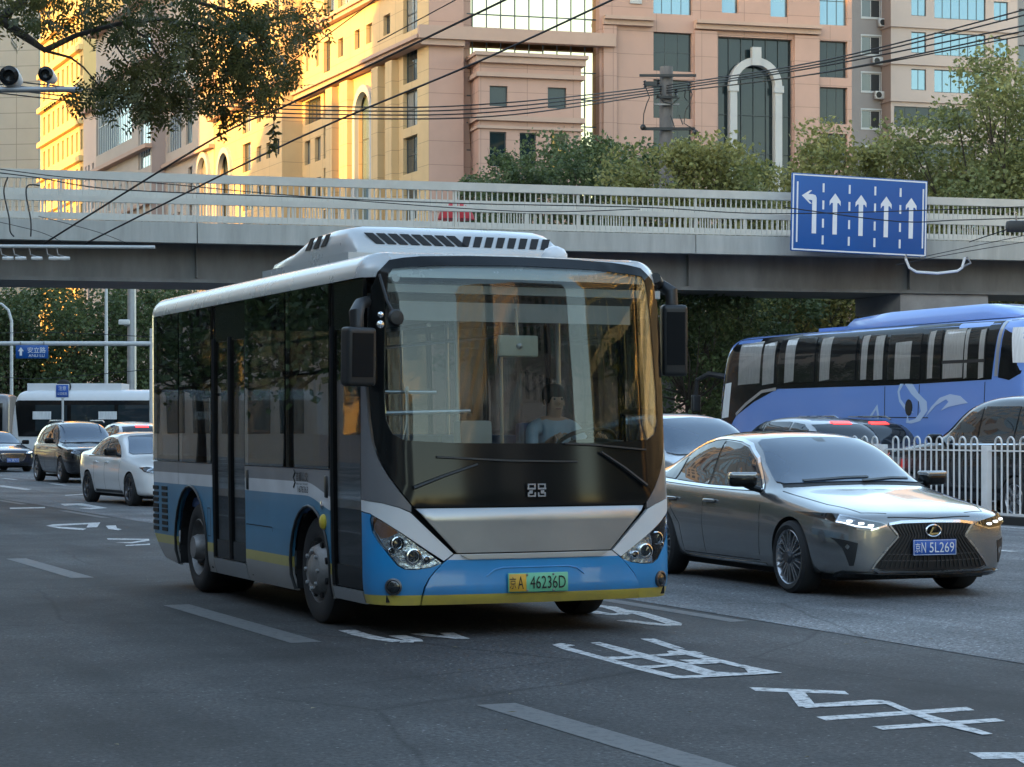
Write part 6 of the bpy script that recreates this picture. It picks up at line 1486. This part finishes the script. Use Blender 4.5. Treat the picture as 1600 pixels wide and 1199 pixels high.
# ---- a plainer car for the traffic behind
def traffic_car(name,label,cat,col,T,wb,wr,pxy,heading,ref,metal=.4,rough=.28,front=True,group=None,lamp='led',brake=False,glassm='carglass',grille=None,platetxt=None,rimm='alloy',dlo=None,suv=False,scale_=1.0,trimcol='chrome'):
    pm=paintmat(name+'_paint',col,metal,rough); root=thing(name,label,cat,(0,0,0),0,group); place_car(root,pxy,heading,*ref)
    T=dict(T); T['wz']=wr; body,bv=car_body(T,pm,root,[(0,0),(-wb,0)],wr*1.11)
    fr,si,sl2,tp,re=proj(bv,'front'),proj(bv,'side',-1),proj(bv,'side',1),proj(bv,'top'),proj(bv,'rear')
    hwf=tab(T['hw'],0)
    for s in (-1,1):
        for wx in (0,-wb): carwheel(root,wx,s*(hwf-.005),s,wr,.225,wr*.68,5 if not suv else 7,rimm,1)
        sf=si if s<0 else sl2
        for w_ in dlo: sheet('side_window',w_,sf,M['carglass'],root,(),.06,.008,off=.012)
        x0=min(q[0] for w_ in dlo for q in w_); x1=max(q[0] for w_ in dlo for q in w_); zb=min(q[1] for w_ in dlo for q in w_)
        ribbon('belt_trim',[(x1,zb-.012),(x0,zb+.0)],.018,sf,M[trimcol],root,.008)
        for xg in (x1+.12,lerp(x1,x0,.42),lerp(x1,x0,.78)): ribbon('door_gap',[(xg,zb-.02),(xg-.02,.5),(xg,.3)],.008,sf,M['seal'],root,.0015,th=.003)
        for xg in (lerp(x1,x0,.36),lerp(x1,x0,.72)):
            h_=link('door_handle',bevel_box(.2,.035,.035,.014,2),root,M['chrome'] if trimcol=='chrome' else pm); h_.location=sf(xg,zb-.12,.02)
        mo=link('wing_mirror',bevel_box(.15,.25,.16,.05,3),root,M['black']); mo.location=(x1-.12,s*(hwf+.10),zb+.09)
        MB().tube([(x1-.1,s*(hwf-.08),zb+.02),(x1-.12,s*(hwf+.02),zb+.06)],.03,6).build('mirror_stem',M['black'],root)
        ribbon('sill',[(-.5,.27),(-wb+.5,.27)],.05,sf,M['trim'],root,.006)
        zh=tab(T['zb'],.8)
        S=lambda P:[(s*y*hwf/.93,z+zh-.70) for y,z in P]
        o_=sheet('headlight',S([(.50,.64),(.70,.62),(.84,.66),(.87,.735),(.78,.745),(.56,.70)]),fr,M['lampbowl'] if lamp else M['black'],root,(),.05,.01,off=.004)
        sheet('headlight_lens',S([(.50,.64),(.70,.62),(.84,.66),(.87,.735),(.78,.745),(.56,.70)]),fr,M['lens'],o_,(),.06,.003,off=.02)
        if lamp=='led': sheet('daytime_lamp',S([(.60,.66),(.80,.685),(.80,.715),(.60,.685)]),fr,M['led'],o_,(),.05,.004,off=.010)
        zt=tab(T['zb'],-wb-.8)
        tl=[(s*hwf*.60,zt-.10),(s*hwf*.86,zt-.05),(s*hwf*.88,zt-.18),(s*hwf*.62,zt-.20)]
        if suv: tl=[(s*hwf*.72,zt+.10),(s*hwf*.80,zt+.10),(s*hwf*.92,zt-.12),(s*hwf*.90,zt-.30),(s*hwf*.74,zt-.25)]
        sheet('tail_lamp',tl,re,M['redlit'] if brake else M['redlens'],root,(),.05,.01,off=.008)
    ws_=T['ws']; sheet('windscreen',mirror_poly(ws_),fr,M['carscreen'],root,(),.05,.010,off=.016)
    sheet('rear_screen',mirror_poly(T['rs']),re,M['carglass'],root,(),.06,.008,off=.012)
    if grille:
        g_=sheet('grille',mirror_poly(grille),fr,M['seal'],root,(),.06,.01,off=.005)
        gx=max(q[0] for q in grille); gz0=min(q[1] for q in grille); gz1=max(q[1] for q in grille)
        for k in range(1,6): z=lerp(gz0,gz1,k/6); ribbon('grille_bar',[(-gx*.86,z),(gx*.86,z)],.012,fr,M['chrome' if trimcol=='chrome' else 'darkalloy'],g_,.012)
        ribbon('grille_surround',mirror_poly(grille),.016,fr,M[trimcol],g_,.010,True)
        sheet('lower_intake',mirror_poly([(0,.24),(.62,.24),(.58,.34),(0,.34)]),fr,M['seal'],root,(),.08,.01,off=.004)
    zp=T.get('zp',.42); plate(root,fr(0,zp,.03)+Vector((.012,0,0)),platetxt,0)
    pr=re(0,.62 if not suv else .75,.02); q=plate(root,pr-Vector((.012,0,0)),None,math.pi)
    MB().box(-wb-.7,.6,-.7,.7,.15,.2).build('underbody',M['undercar'],root)
    if T.get('brk'): 
        zb_=T['brk']; sheet('high_brake_light',[(-.20,zb_),(.20,zb_),(.20,zb_+.045),(-.20,zb_+.045)],re,M['redlit'] if brake else M['redlens'],root,(),.08,.012,off=.02)
    if T.get('rails'):
        for s in (-1,1): MB().tube([(-1.0,s*.60,T['rails']-.03),(-1.2,s*.60,T['rails']+.03),(-2.6,s*.60,T['rails']+.03),(-2.8,s*.60,T['rails']-.03)],.02,6).build('roof_rail',M['alloy'],root,smooth=True)
    return root
def scaleT(T,fx,fy,fz):
    o={}
    for k,v in T.items():
        if k=='x': o[k]=[q*fx for q in v]
        elif isinstance(v,dict): o[k]={x*fx:q*(fy if k in('hw','rw') else fz if k in('zc','zb','zs') else 1) for x,q in v.items()}
        else: o[k]=v
    return o
SED=scaleT(LT,.95,.965,1.02)
SED['ws']=[(0,1.40),(.48,1.37),(.54,1.345),(.70,1.04),(.66,1.01),(0,1.03)]; SED['rs']=[(0,1.36),(.44,1.34),(.54,1.16),(0,1.14)]
sdlo=[[(-.72,.97),(-1.02,1.18),(-1.3,1.30),(-1.72,1.35),(-1.72,.975)],[(-1.78,.977),(-1.78,1.352),(-2.0,1.35),(-2.3,1.29),(-2.55,1.205),(-2.68,1.14),(-2.62,1.0)]]
SGR=[(0,.66),(.40,.655),(.46,.58),(.42,.46),(.36,.40),(0,.40)]
SUVT=dict(x=[.93,.92,.88,.80,.66,.45,.2,0,-.2,-.4,-.6,-.85,-1.1,-1.35,-1.7,-2.1,-2.5,-2.9,-3.25,-3.5,-3.65,-3.74,-3.76],
 hw={.93:.45,.92:.68,.88:.80,.80:.87,.66:.915,.45:.935,0:.95,-2.9:.95,-3.4:.93,-3.65:.86,-3.74:.76,-3.76:.5},
 zc={.93:.62,.92:.86,.88:.95,.80:.99,.66:1.02,.2:1.075,-.2:1.11,-.4:1.15,-.6:1.24,-1.1:1.58,-1.35:1.69,-1.7:1.75,-2.1:1.765,-2.5:1.755,-2.9:1.72,-3.25:1.66,-3.5:1.56,-3.65:1.36,-3.74:1.12,-3.76:.85},
 zb={.93:.58,.92:.78,.88:.86,.80:.90,.2:.97,-.4:1.03,-2.9:1.08,-3.5:1.10,-3.7:1.02,-3.76:.8},
 zs={.93:.30,.88:.26,0:.24,-3.2:.25,-3.76:.40},g={-.3:0,-.6:.45,-.85:.85,-1.1:1,-3.4:1,-3.65:.9,-3.76:.5},rw={-.6:.70,-1.35:.66,-2.9:.64,-3.6:.62},bw={0:.9,-3.6:.9},
 ws=[(0,1.68),(.56,1.65),(.62,1.60),(.78,1.16),(.72,1.13),(0,1.15)],rs=[(0,1.62),(.58,1.59),(.66,1.25),(0,1.22)])
vdlo=[[(-.72,1.10),(-1.0,1.35),(-1.3,1.56),(-1.5,1.63),(-1.62,1.645),(-1.62,1.105)],[(-1.69,1.107),(-1.69,1.65),(-2.5,1.65),(-2.62,1.64),(-2.62,1.125)],[(-2.69,1.127),(-2.69,1.635),(-3.05,1.60),(-3.28,1.50),(-3.42,1.25),(-3.3,1.16)]]
VGR=[(0,.88),(.50,.86),(.56,.70),(.46,.50),(0,.48)]
AWAY=HEAD+math.pi
traffic_car('white_sedan','white sedan in the next lane with dark wheels behind the bus','car',(.82,.82,.81),SED,2.70,.325,(205,791),HEAD+R(5),(0,-.84),.0,.3,dlo=sdlo,grille=SGR,lamp=None,rimm='darkalloy',trimcol='black')
VS=dict(SUVT); VS['rails']=1.74
traffic_car('black_suv','black sport utility vehicle behind the white sedan','car',(.014,.015,.02),VS,2.85,.375,(97,755),HEAD+R(2),(0,-.88),.3,.22,dlo=vdlo,grille=VGR,lamp=None,suv=True)
traffic_car('navy_saloon','dark navy saloon with lit headlamps left of the black sport utility','car',(.012,.018,.04),SED,2.9,.34,(44,737),HEAD+R(6),(0,.84),.4,.22,dlo=sdlo,grille=SGR,lamp='led',platetxt='京N3R715')
V2=dict(SUVT); V2['brk']=1.60
traffic_car('white_hatchback','white car with its red brake light on between the two dark cars','car',(.68,.69,.7),dict(V2,brk=1.57),2.6,.33,(212,748),AWAY,(-2.6,0),0,.3,brake=True,dlo=vdlo,suv=True)
traffic_car('blue_grey_van','pale blue grey people carrier showing its windscreen above the grey sedan','car',(.42,.46,.50),SUVT,2.85,.36,(1066,834),HEAD,(0,-.88),.5,.3,dlo=vdlo,grille=VGR,lamp=None,suv=True)
traffic_car('silver_suv','silver sport utility with a black rear spoiler and lit high brake light','car',(.40,.41,.42),dict(SUVT,brk=1.60),2.75,.36,(1290,795),AWAY-R(1),(-2.75,.0),.6,.3,brake=True,dlo=vdlo,suv=True)
traffic_car('dark_suv','dark sport utility with a lit red tail lamp in front of the blue coach','car',(.03,.032,.035),dict(SUVT,rails=1.74,brk=1.60),2.8,.36,(1352,788),AWAY-R(1),(-2.8,.0),.5,.28,brake=True,dlo=vdlo,suv=True)
MPV=scaleT(SUVT,1.16,1.02,1.19); MPV['ws']=[(0,1.93),(.56,1.90),(.62,1.84),(.78,1.34),(.72,1.30),(0,1.32)]; MPV['rs']=[(0,1.86),(.58,1.83),(.66,1.45),(0,1.42)]
mdlo=[[(-.80,1.26),(-1.15,1.55),(-1.5,1.79),(-1.75,1.87),(-1.9,1.89),(-1.9,1.27)],[(-1.97,1.27),(-1.97,1.895),(-2.95,1.89),(-2.95,1.29)],[(-3.02,1.29),(-3.02,1.885),(-3.5,1.84),(-3.8,1.72),(-3.92,1.45),(-3.8,1.33)]]
traffic_car('black_people_carrier','large black people carrier waiting behind the white fence','car',(.010,.010,.012),MPV,3.1,.36,(1428,803),AWAY-R(1),(0,.90),.3,.2,dlo=mdlo,suv=True,lamp=None)
# ------------------------------------------------------------------ coaches and buses in the traffic
def boxbus(root,L,W,H,zs,m,front_r=.35,name='body'):
    """shell from x=0 (nose) to -L; returns the surface for laying panels on"""
    hw=W/2
    sec=[(0,zs),(hw*.9,zs),(hw*.985,zs+.08),(hw,zs+.35),(hw,H*.45),(hw*.995,H*.62),(hw*.975,H*.80),(hw*.95,H*.90),(hw*.88,H*.962),(hw*.7,H*.99),(hw*.35,H),(0,H)]
    sts=[(0,.55,.80),(-.02,.80,.88),(-.08,.90,.94),(-.22,.965,.98),(-.5,.995,1),(-1.2,1,1),(-L*.5,1,1),(-L+.9,1,1),(-L+.25,.985,.99),(-L+.07,.95,.97),(-L,.85,.90)]
    bm=bmesh.new(); G=[]; n=len(sec)
    for x,fy,fz in sts:
        A=[bm.verts.new((x-(.22*((z-1.2)/2)**2 if z>1.2 and x>-1.0 else 0),y*fy,(zs+(z-zs)*fz))) for y,z in sec]; B=[A[0]]+[bm.verts.new((v.co.x,-v.co.y,v.co.z)) for v in A[1:-1]]+[A[-1]]; G.append((A,B))
    for i in range(len(sts)-1):
        for k in (0,1):
            A,B=G[i][k],G[i+1][k]
            for j in range(n-1): bm.faces.new([A[j],A[j+1],B[j+1],B[j]])
    for e in (0,-1): bm.faces.new(G[e][0]+G[e][1][-2:0:-1])
    bmesh.ops.recalc_face_normals(bm,faces=bm.faces); me=bpy.data.meshes.new('t'); bm.to_mesh(me); bm.free()
    o=bpy.data.objects.new('t',me); COL.objects.link(o); md=o.modifiers.new('s','SUBSURF'); md.levels=2
    dg=bpy.context.evaluated_depsgraph_get(); dg.update(); m2=bpy.data.meshes.new_from_object(o.evaluated_get(dg)); bpy.data.objects.remove(o); shade(m2,50)
    bv=BVHTree.FromPolygons([v.co.copy() for v in m2.vertices],[tuple(p.vertices) for p in m2.polygons]); link(name,m2,root,m); return bv
M['coachblue']=paintmat('coach_blue',(.16,.30,.70),.1,.3)
M['coachlight']=mat('coach_swirl',(.42,.55,.74),.35,coat=.4)
M['curtain']=mat('curtain',(.66,.68,.68),.8,var=.25,vscale=9,stretch=(6,1,.3))
M['clearpane']=thin_glass('pane_clear',(.94,.96,.97),0,1.0,.03,.8)
M['cabin']=mat('cabin_dark',(.014,.015,.016),.7)
cN=25.4; cA=46.4
coach=thing('blue_coach','long blue coach with white curtains and pale swirls heading away','coach',road(cA,cN+1.25),AWAY)
cbv=boxbus(coach,12.2,2.5,3.75,.32,M['coachblue'])
PCo=Plane(road(cA,cN),-U,-N)
def cz(x,y): s,z=PCo.sz(x,y); return (-s,z)
cs=proj(cbv,'side',1); cf=proj(cbv,'front')
def cpoly(pts): return [cz(*p) for p in pts]
sheet('window_band',cpoly([(1146,532),(1250,521),(1400,509),(1556,501),(1548,593),(1400,602),(1300,605),(1214,608),(1178,628),(1150,650),(1128,690),(1120,690),(1124,650),(1132,560)]),cs,M['black'],coach,(),.09,.01,off=.006)
for k,(x0,x1,t0,t1,b0,b1) in enumerate(((1152,1209,538,533,603,600),(1215,1271,531,528,600,597),(1277,1335,529,526,597,594),(1341,1379,525,523,595,594),(1386,1436,524,521,594,593),(1446,1468,518,516,593,592),(1471,1537,515,513,593,591))):
    w=sheet('window',cpoly([(x0,t0),(x1,t1),(x1,b1),(x0,b0)]),cs,M['cabin'],coach,(),.1,.004,off=.010)
    cur={0:[(.02,.62),(.68,.99)],1:[(.18,.45)],2:[(.05,.33)],3:[(.08,.34),(.62,.98)],4:[(.22,.72)],5:[(.1,.5)],6:[(.02,.50),(.52,.60),(.86,.98)]}[k]
    for c0,c1 in cur:
        xa,xb=lerp(x0,x1,c0),lerp(x0,x1,c1); top=12 if k in (4,) else 1
        cu=sheet('curtain',cpoly([(xa,t0+top),(xb,t1+top),(xb-(1 if c1<.9 else 0),b1-1),(xa,b0-1)]),cs,M['curtain'],w,(),.08,.003,off=.018)
    sheet('pane',cpoly([(x0,t0),(x1,t1),(x1,b1),(x0,b0)]),cs,M['clearpane'],w,(),.15,0,off=.024)
    if k==6: sheet('slider_rail',cpoly([(x0,564),(x1,561),(x1,566),(x0,569)]),cs,M['trim'],w,(),.3,.004,off=.025)
sheet('door_window',cpoly([(1132,600),(1142,598),(1138,652),(1126,654)]),cs,M['curtain'],coach,(),.1,.004,off=.010)
sheet('rear_window',cpoly([(1564,500),(1640,495),(1640,584),(1590,584),(1575,594),(1558,590)]),cs,M['black'],coach,(),.2,.006,off=.006)
cu=sheet('curtain',cpoly([(1575,512),(1632,508),(1632,566),(1580,567)]),cs,M['curtain'],coach,(),.1,.003,off=.011)
ribbon('corner_pillar_trim',cpoly([(1560,502),(1557,540),(1555,588)]),.10,cs,M['silver'],coach,.012)
ribbon('front_trim',cpoly([(1212,608),(1190,612),(1165,632),(1150,648)]),.07,cs,M['silver'],coach,.012)
for P in ([(1406,600),(1412,600),(1405,612),(1407,624),(1418,638),(1428,645),(1416,643),(1405,628),(1402,612)],
          [(1413,600),(1425,600),(1434,614),(1448,628),(1449,642),(1438,658),(1424,662),(1416,661),(1418,648),(1420,658),(1430,655),(1439,643),(1436,628),(1424,616)],
          [(1445,653),(1455,636),(1468,622),(1484,616),(1500,619),(1512,630),(1500,632),(1482,636),(1470,642),(1482,628),(1478,624),(1462,634)],
          [(1356,655),(1371,632),(1374,652),(1370,668),(1371,650),(1369,640),(1358,658)]):
    sheet('swirl',cpoly(P),cs,M['coachlight'],coach,(),.12,.003,off=.006)
for P in ([(1382,604),(1382,652)],[(1436,601),(1434,652)],[(1356,652),(1450,653)],[(1538,597),(1537,640)]): ribbon('panel_gap',cpoly(P),.02,cs,M['seal'],coach,.004,th=.003)
q=cz(1420,637); sheet('filler_cap',[(q[0]+.13*math.cos(t),q[1]+.17*math.sin(t)) for t in [2*math.pi*k/16 for k in range(16)]],cs,M['trim'],coach,(),.1,.01,off=.012)
sheet('windscreen',mirror_poly([(0,1.25),(1.0,1.25),(1.08,1.5),(1.04,2.6),(.95,2.85),(0,2.9)]),cf,M['glass'],coach,(),.15,.006,off=.006)
xa0=cz(1290,500)[0]; xa1=cz(1565,500)[0]
ac=MB(); S_=[(xa0,.75,3.70,3.75),(xa0-.35,.82,3.70,3.95),(xa0-1.9,.85,3.70,4.03),(xa1+1.2,.85,3.70,4.03),(xa1+.45,.82,3.70,3.90),(xa1,.75,3.70,3.75)]
PR2=[(-1,0),(-.97,.6),(-.85,.95),(0,1),(.85,.95),(.97,.6),(1,0)]
for x,w,z0,z1 in S_: ac.v+=[(x,p*w*1.05,lerp(z0,z1,q)) for p,q in PR2]
for i in range(len(S_)-1):
    for j in range(6): ac.f.append((i*7+j,i*7+j+1,(i+1)*7+j+1,(i+1)*7+j)); ac.m.append(0)
ac.f+= [tuple(range(7)),tuple(35+j for j in range(7))]; ac.m+=[0,0]
ac.build('air_conditioner',M['coachblue'],coach,smooth=True)
MB().box(cz(1285,510)[0],cz(1235,510)[0],-.5,.5,3.70,3.81).build('roof_hatch',M['coachblue'],coach)
b=MB().tube([(-.25,1.05,2.78),(.25,1.25,2.86),(.55,1.40,2.72),(.60,1.42,2.30)],[.07,.07,.06,.06],8); b.build('mirror_arm',M['trim'],coach,smooth=True); o=link('wing_mirror',bevel_box(.12,.24,.42,.05,3),coach,M['trim']); o.location=(.60,1.42,2.15)
for x in (-2.6,-8.6):
    for s in (-1,1): carwheel(coach,x,s*1.22,s,.5,.28,.29,8,'steel',1); MB().lathe([(.001,0),(.56,0),(.58,.01),(.001,.012)],30,'y',(x,s*1.235,.5),sy=s).build('wheel_well',M['undercar'],coach)
# ---- buses crossing far ahead
def farbus(name,label,loc,rz,L,wins,red=None,bm_='white'):
    root=thing(name,label,'bus',loc,rz); bv=boxbus(root,L,2.5,3.05,.3,M[bm_]); sd=proj(bv,'side',1); fr=proj(bv,'front')
    sheet('window_band',[(-.35,1.25),(-.2,2.62),(-L+.3,2.62),(-L+.3,1.25)],sd,M['black'],root,(),.12,.03,off=.02)
    for (x0,x1,z0,z1) in wins: 
        w=sheet('window',[(x0,z0),(x1,z0),(x1,z1),(x0,z1)],sd,M['cabin'],root,(),.3,.006,off=.026); sheet('pane',[(x0,z0),(x1,z0),(x1,z1),(x0,z1)],sd,M['glassblue'],w,(),.4,.004,off=.034)
    for x0 in (-.9,-3.4,-7.0): sheet('seat_row',[(x0,1.9),(x0-.7,1.9),(x0-.7,2.2),(x0,2.2)],sd,M['curtain'],root,(),.3,.004,off=.042)
    sheet('windscreen',mirror_poly([(0,1.1),(1.05,1.15),(1.0,2.7),(0,2.75)]),fr,M['glass'],root,(),.2,.006,off=.006)
    ac=MB().box(-4.2,-.6,-.85,.85,3.0,3.28).build('roof_unit',M['white'],root)
    ac2=MB().lathe([(.28,-.02),(.28,.02),(.22,.03),(.001,.03)],16,'y',(-2.0,.86,3.16),sy=1).build('fan_ring',M['trim'],root)
    if red: sheet('tail_signal',[(red,2.3),(red-.18,2.28),(red-.18,2.42),(red,2.44)],sd,M['redlit'],root,(),.1,.01,off=.02)
    for x in (-2.6,-8.4):
        for s in (-1,1): carwheel(root,x,s*1.22,s,.48,.28,.28,8,'steel',1); MB().lathe([(.001,0),(.54,0),(.56,.01),(.001,.012)],26,'y',(x,s*1.235,.48),sy=s).build('wheel_well',M['undercar'],root)
    return root
W=[(-1.0,-2.2,1.45,2.45),(-2.35,-4.0,1.45,2.45),(-4.15,-5.6,1.45,2.45),(-5.75,-7.4,1.45,2.45),(-7.55,-9.2,1.45,2.45),(-9.35,-11.3,1.45,2.45)]
p=at(26,HY,84); p.z=0; farbus('white_city_bus','white roofed city bus crossing behind the black sport utility',p,R(180),12,W,-6.5)
p=at(-290,HY,90); p.z=0; farbus('dark_city_bus','city bus cut by the picture edge behind the navy saloon',p+Vector((0,1.2,0)),R(178),12,W) if False else None
p=at(-300,HY,92); p.z=0; farbus('grey_city_bus','city bus queuing behind the navy saloon',p,R(182),8.7,W[:4],None,'greypaint')
# ------------------------------------------------------------------ the driver
M['skin']=mat('skin',(.55,.34,.24),.55,var=.05); M['hair']=mat('hair',(.012,.010,.009),.6); M['shirt']=mat('pale_blue_shirt',(.42,.52,.62),.8,var=.12,vscale=9,bump=.3,bscale=14); M['trouser']=mat('dark_trousers',(.02,.022,.03),.85)
DY=.72
drv=thing('person','bus driver in a pale blue shirt holding the steering wheel','person',bus.location,HEAD)
J={'pelvis':((.26,DY,1.08),.15),'waist':((.25,DY,1.24),.14),'chest':((.25,DY,1.42),.155),'collar':((.26,DY,1.545),.09),'neck':((.275,DY,1.60),.055),'jaw':((.295,DY,1.665),.066),'head':((.285,DY,1.745),.085),'crown':((.275,DY,1.81),.062),'nose':((.385,DY,1.715),.012)}
E_=[('pelvis','waist'),('waist','chest'),('chest','collar'),('collar','neck'),('neck','jaw'),('jaw','head'),('head','crown'),('head','nose')]
for s,n in ((1,'l'),(-1,'r')):
    J.update({'sh'+n:((.25,DY+s*.185,1.515),.065),'el'+n:((.42,DY+s*.26,1.30),.048),'wr'+n:((.64,DY+s*.20,1.405),.032),'pa'+n:((.70,DY+s*.19,1.43),.033),'hip'+n:((.28,DY+s*.10,1.06),.09),'kn'+n:((.70,DY+s*.14,1.06),.068),'an'+n:((.76,DY+s*.13,.66),.048),'to'+n:((.92,DY+s*.13,.60),.04)})
    E_+=[('collar','sh'+n),('sh'+n,'el'+n),('el'+n,'wr'+n),('wr'+n,'pa'+n),('pelvis','hip'+n),('hip'+n,'kn'+n),('kn'+n,'an'+n),('an'+n,'to'+n)]
def skinned(J,E_,rootk,lv=2):
    ks=list(J); me=bpy.data.meshes.new('sk'); me.from_pydata([J[k][0] for k in ks],[(ks.index(a),ks.index(b)) for a,b in E_],[]); o=bpy.data.objects.new('sk',me); COL.objects.link(o)
    md=o.modifiers.new('skin','SKIN')
    if not me.skin_vertices: bpy.context.view_layer.objects.active=o
    sv=me.skin_vertices[0].data if me.skin_vertices else None
    for i,k in enumerate(ks): sv[i].radius=(J[k][1],J[k][1]); sv[i].use_root=(k==rootk)
    s2=o.modifiers.new('sub','SUBSURF'); s2.levels=lv; dg=bpy.context.evaluated_depsgraph_get(); dg.update(); m=bpy.data.meshes.new_from_object(o.evaluated_get(dg)); bpy.data.objects.remove(o); return m
me=skinned(J,E_,'pelvis')
bm=bmesh.new(); bm.from_mesh(me)
for s in (1,-1):               # fingers closed round the rim, thumb from the side of the palm
    for k in range(5):
        base=Vector((.715,DY+s*(.17+.0),1.44-.0))+Vector((.018*(k-2)*.4,s*.018*(k-1.5),.006*(2-k))); ln=(.05,.075,.08,.075,.06)[k]
        if k==0: P=[base,base+Vector((.02,-s*.03,.02)),base+Vector((.035,-s*.05,.012))]
        else: P=[base,base+Vector((ln*.5,0,.028)),base+Vector((ln*.95,0,.006)),base+Vector((ln*.8,0,-.022))]
        t=MB().tube(P,[.0095,.009,.008,.007][:len(P)],7); tm_=t.mesh(); bm.from_mesh(tm_)
bm.to_mesh(me); bm.free()
for m in ('skin','shirt','trouser'): me.materials.append(M[m])
for p in me.polygons:
    c=p.center; p.use_smooth=True
    p.material_index=0 if (c.z>1.575 and abs(c.y-DY)<.12) or c.x>.62 and c.z>1.3 else (2 if c.z<1.15 else 1)
link('body',me,drv)
hr=MB().lathe([(.001,.105),(.05,.10),(.082,.075),(.094,.03),(.092,-.02),(.084,-.05)],20,'z',(.268,DY,1.765)).mesh(smooth=True); link('hair',hr,drv,M['hair'])
for s in (1,-1):
    o=link('ear',bevel_box(.03,.012,.05,.006,2),drv,M['skin']); o.location=(.28,DY+s*.083,1.72); o=link('eye',MB().lathe([(.001,.009),(.007,.006),(.009,0)],8,'x').mesh(smooth=True),drv,M['hair']); o.location=(.362,DY+s*.032,1.745)
o=link('mouth',bevel_box(.006,.045,.009,.003,1),drv,mat('lips',(.30,.13,.11),.5)); o.location=(.362,DY,1.668)
for o in drv.children:
    me=o.data; 
for o in list(drv.children):
    if o.location.length<1e-6: lean(o.data)
    else: o.location.y-=o.location.z*BUS_LEAN
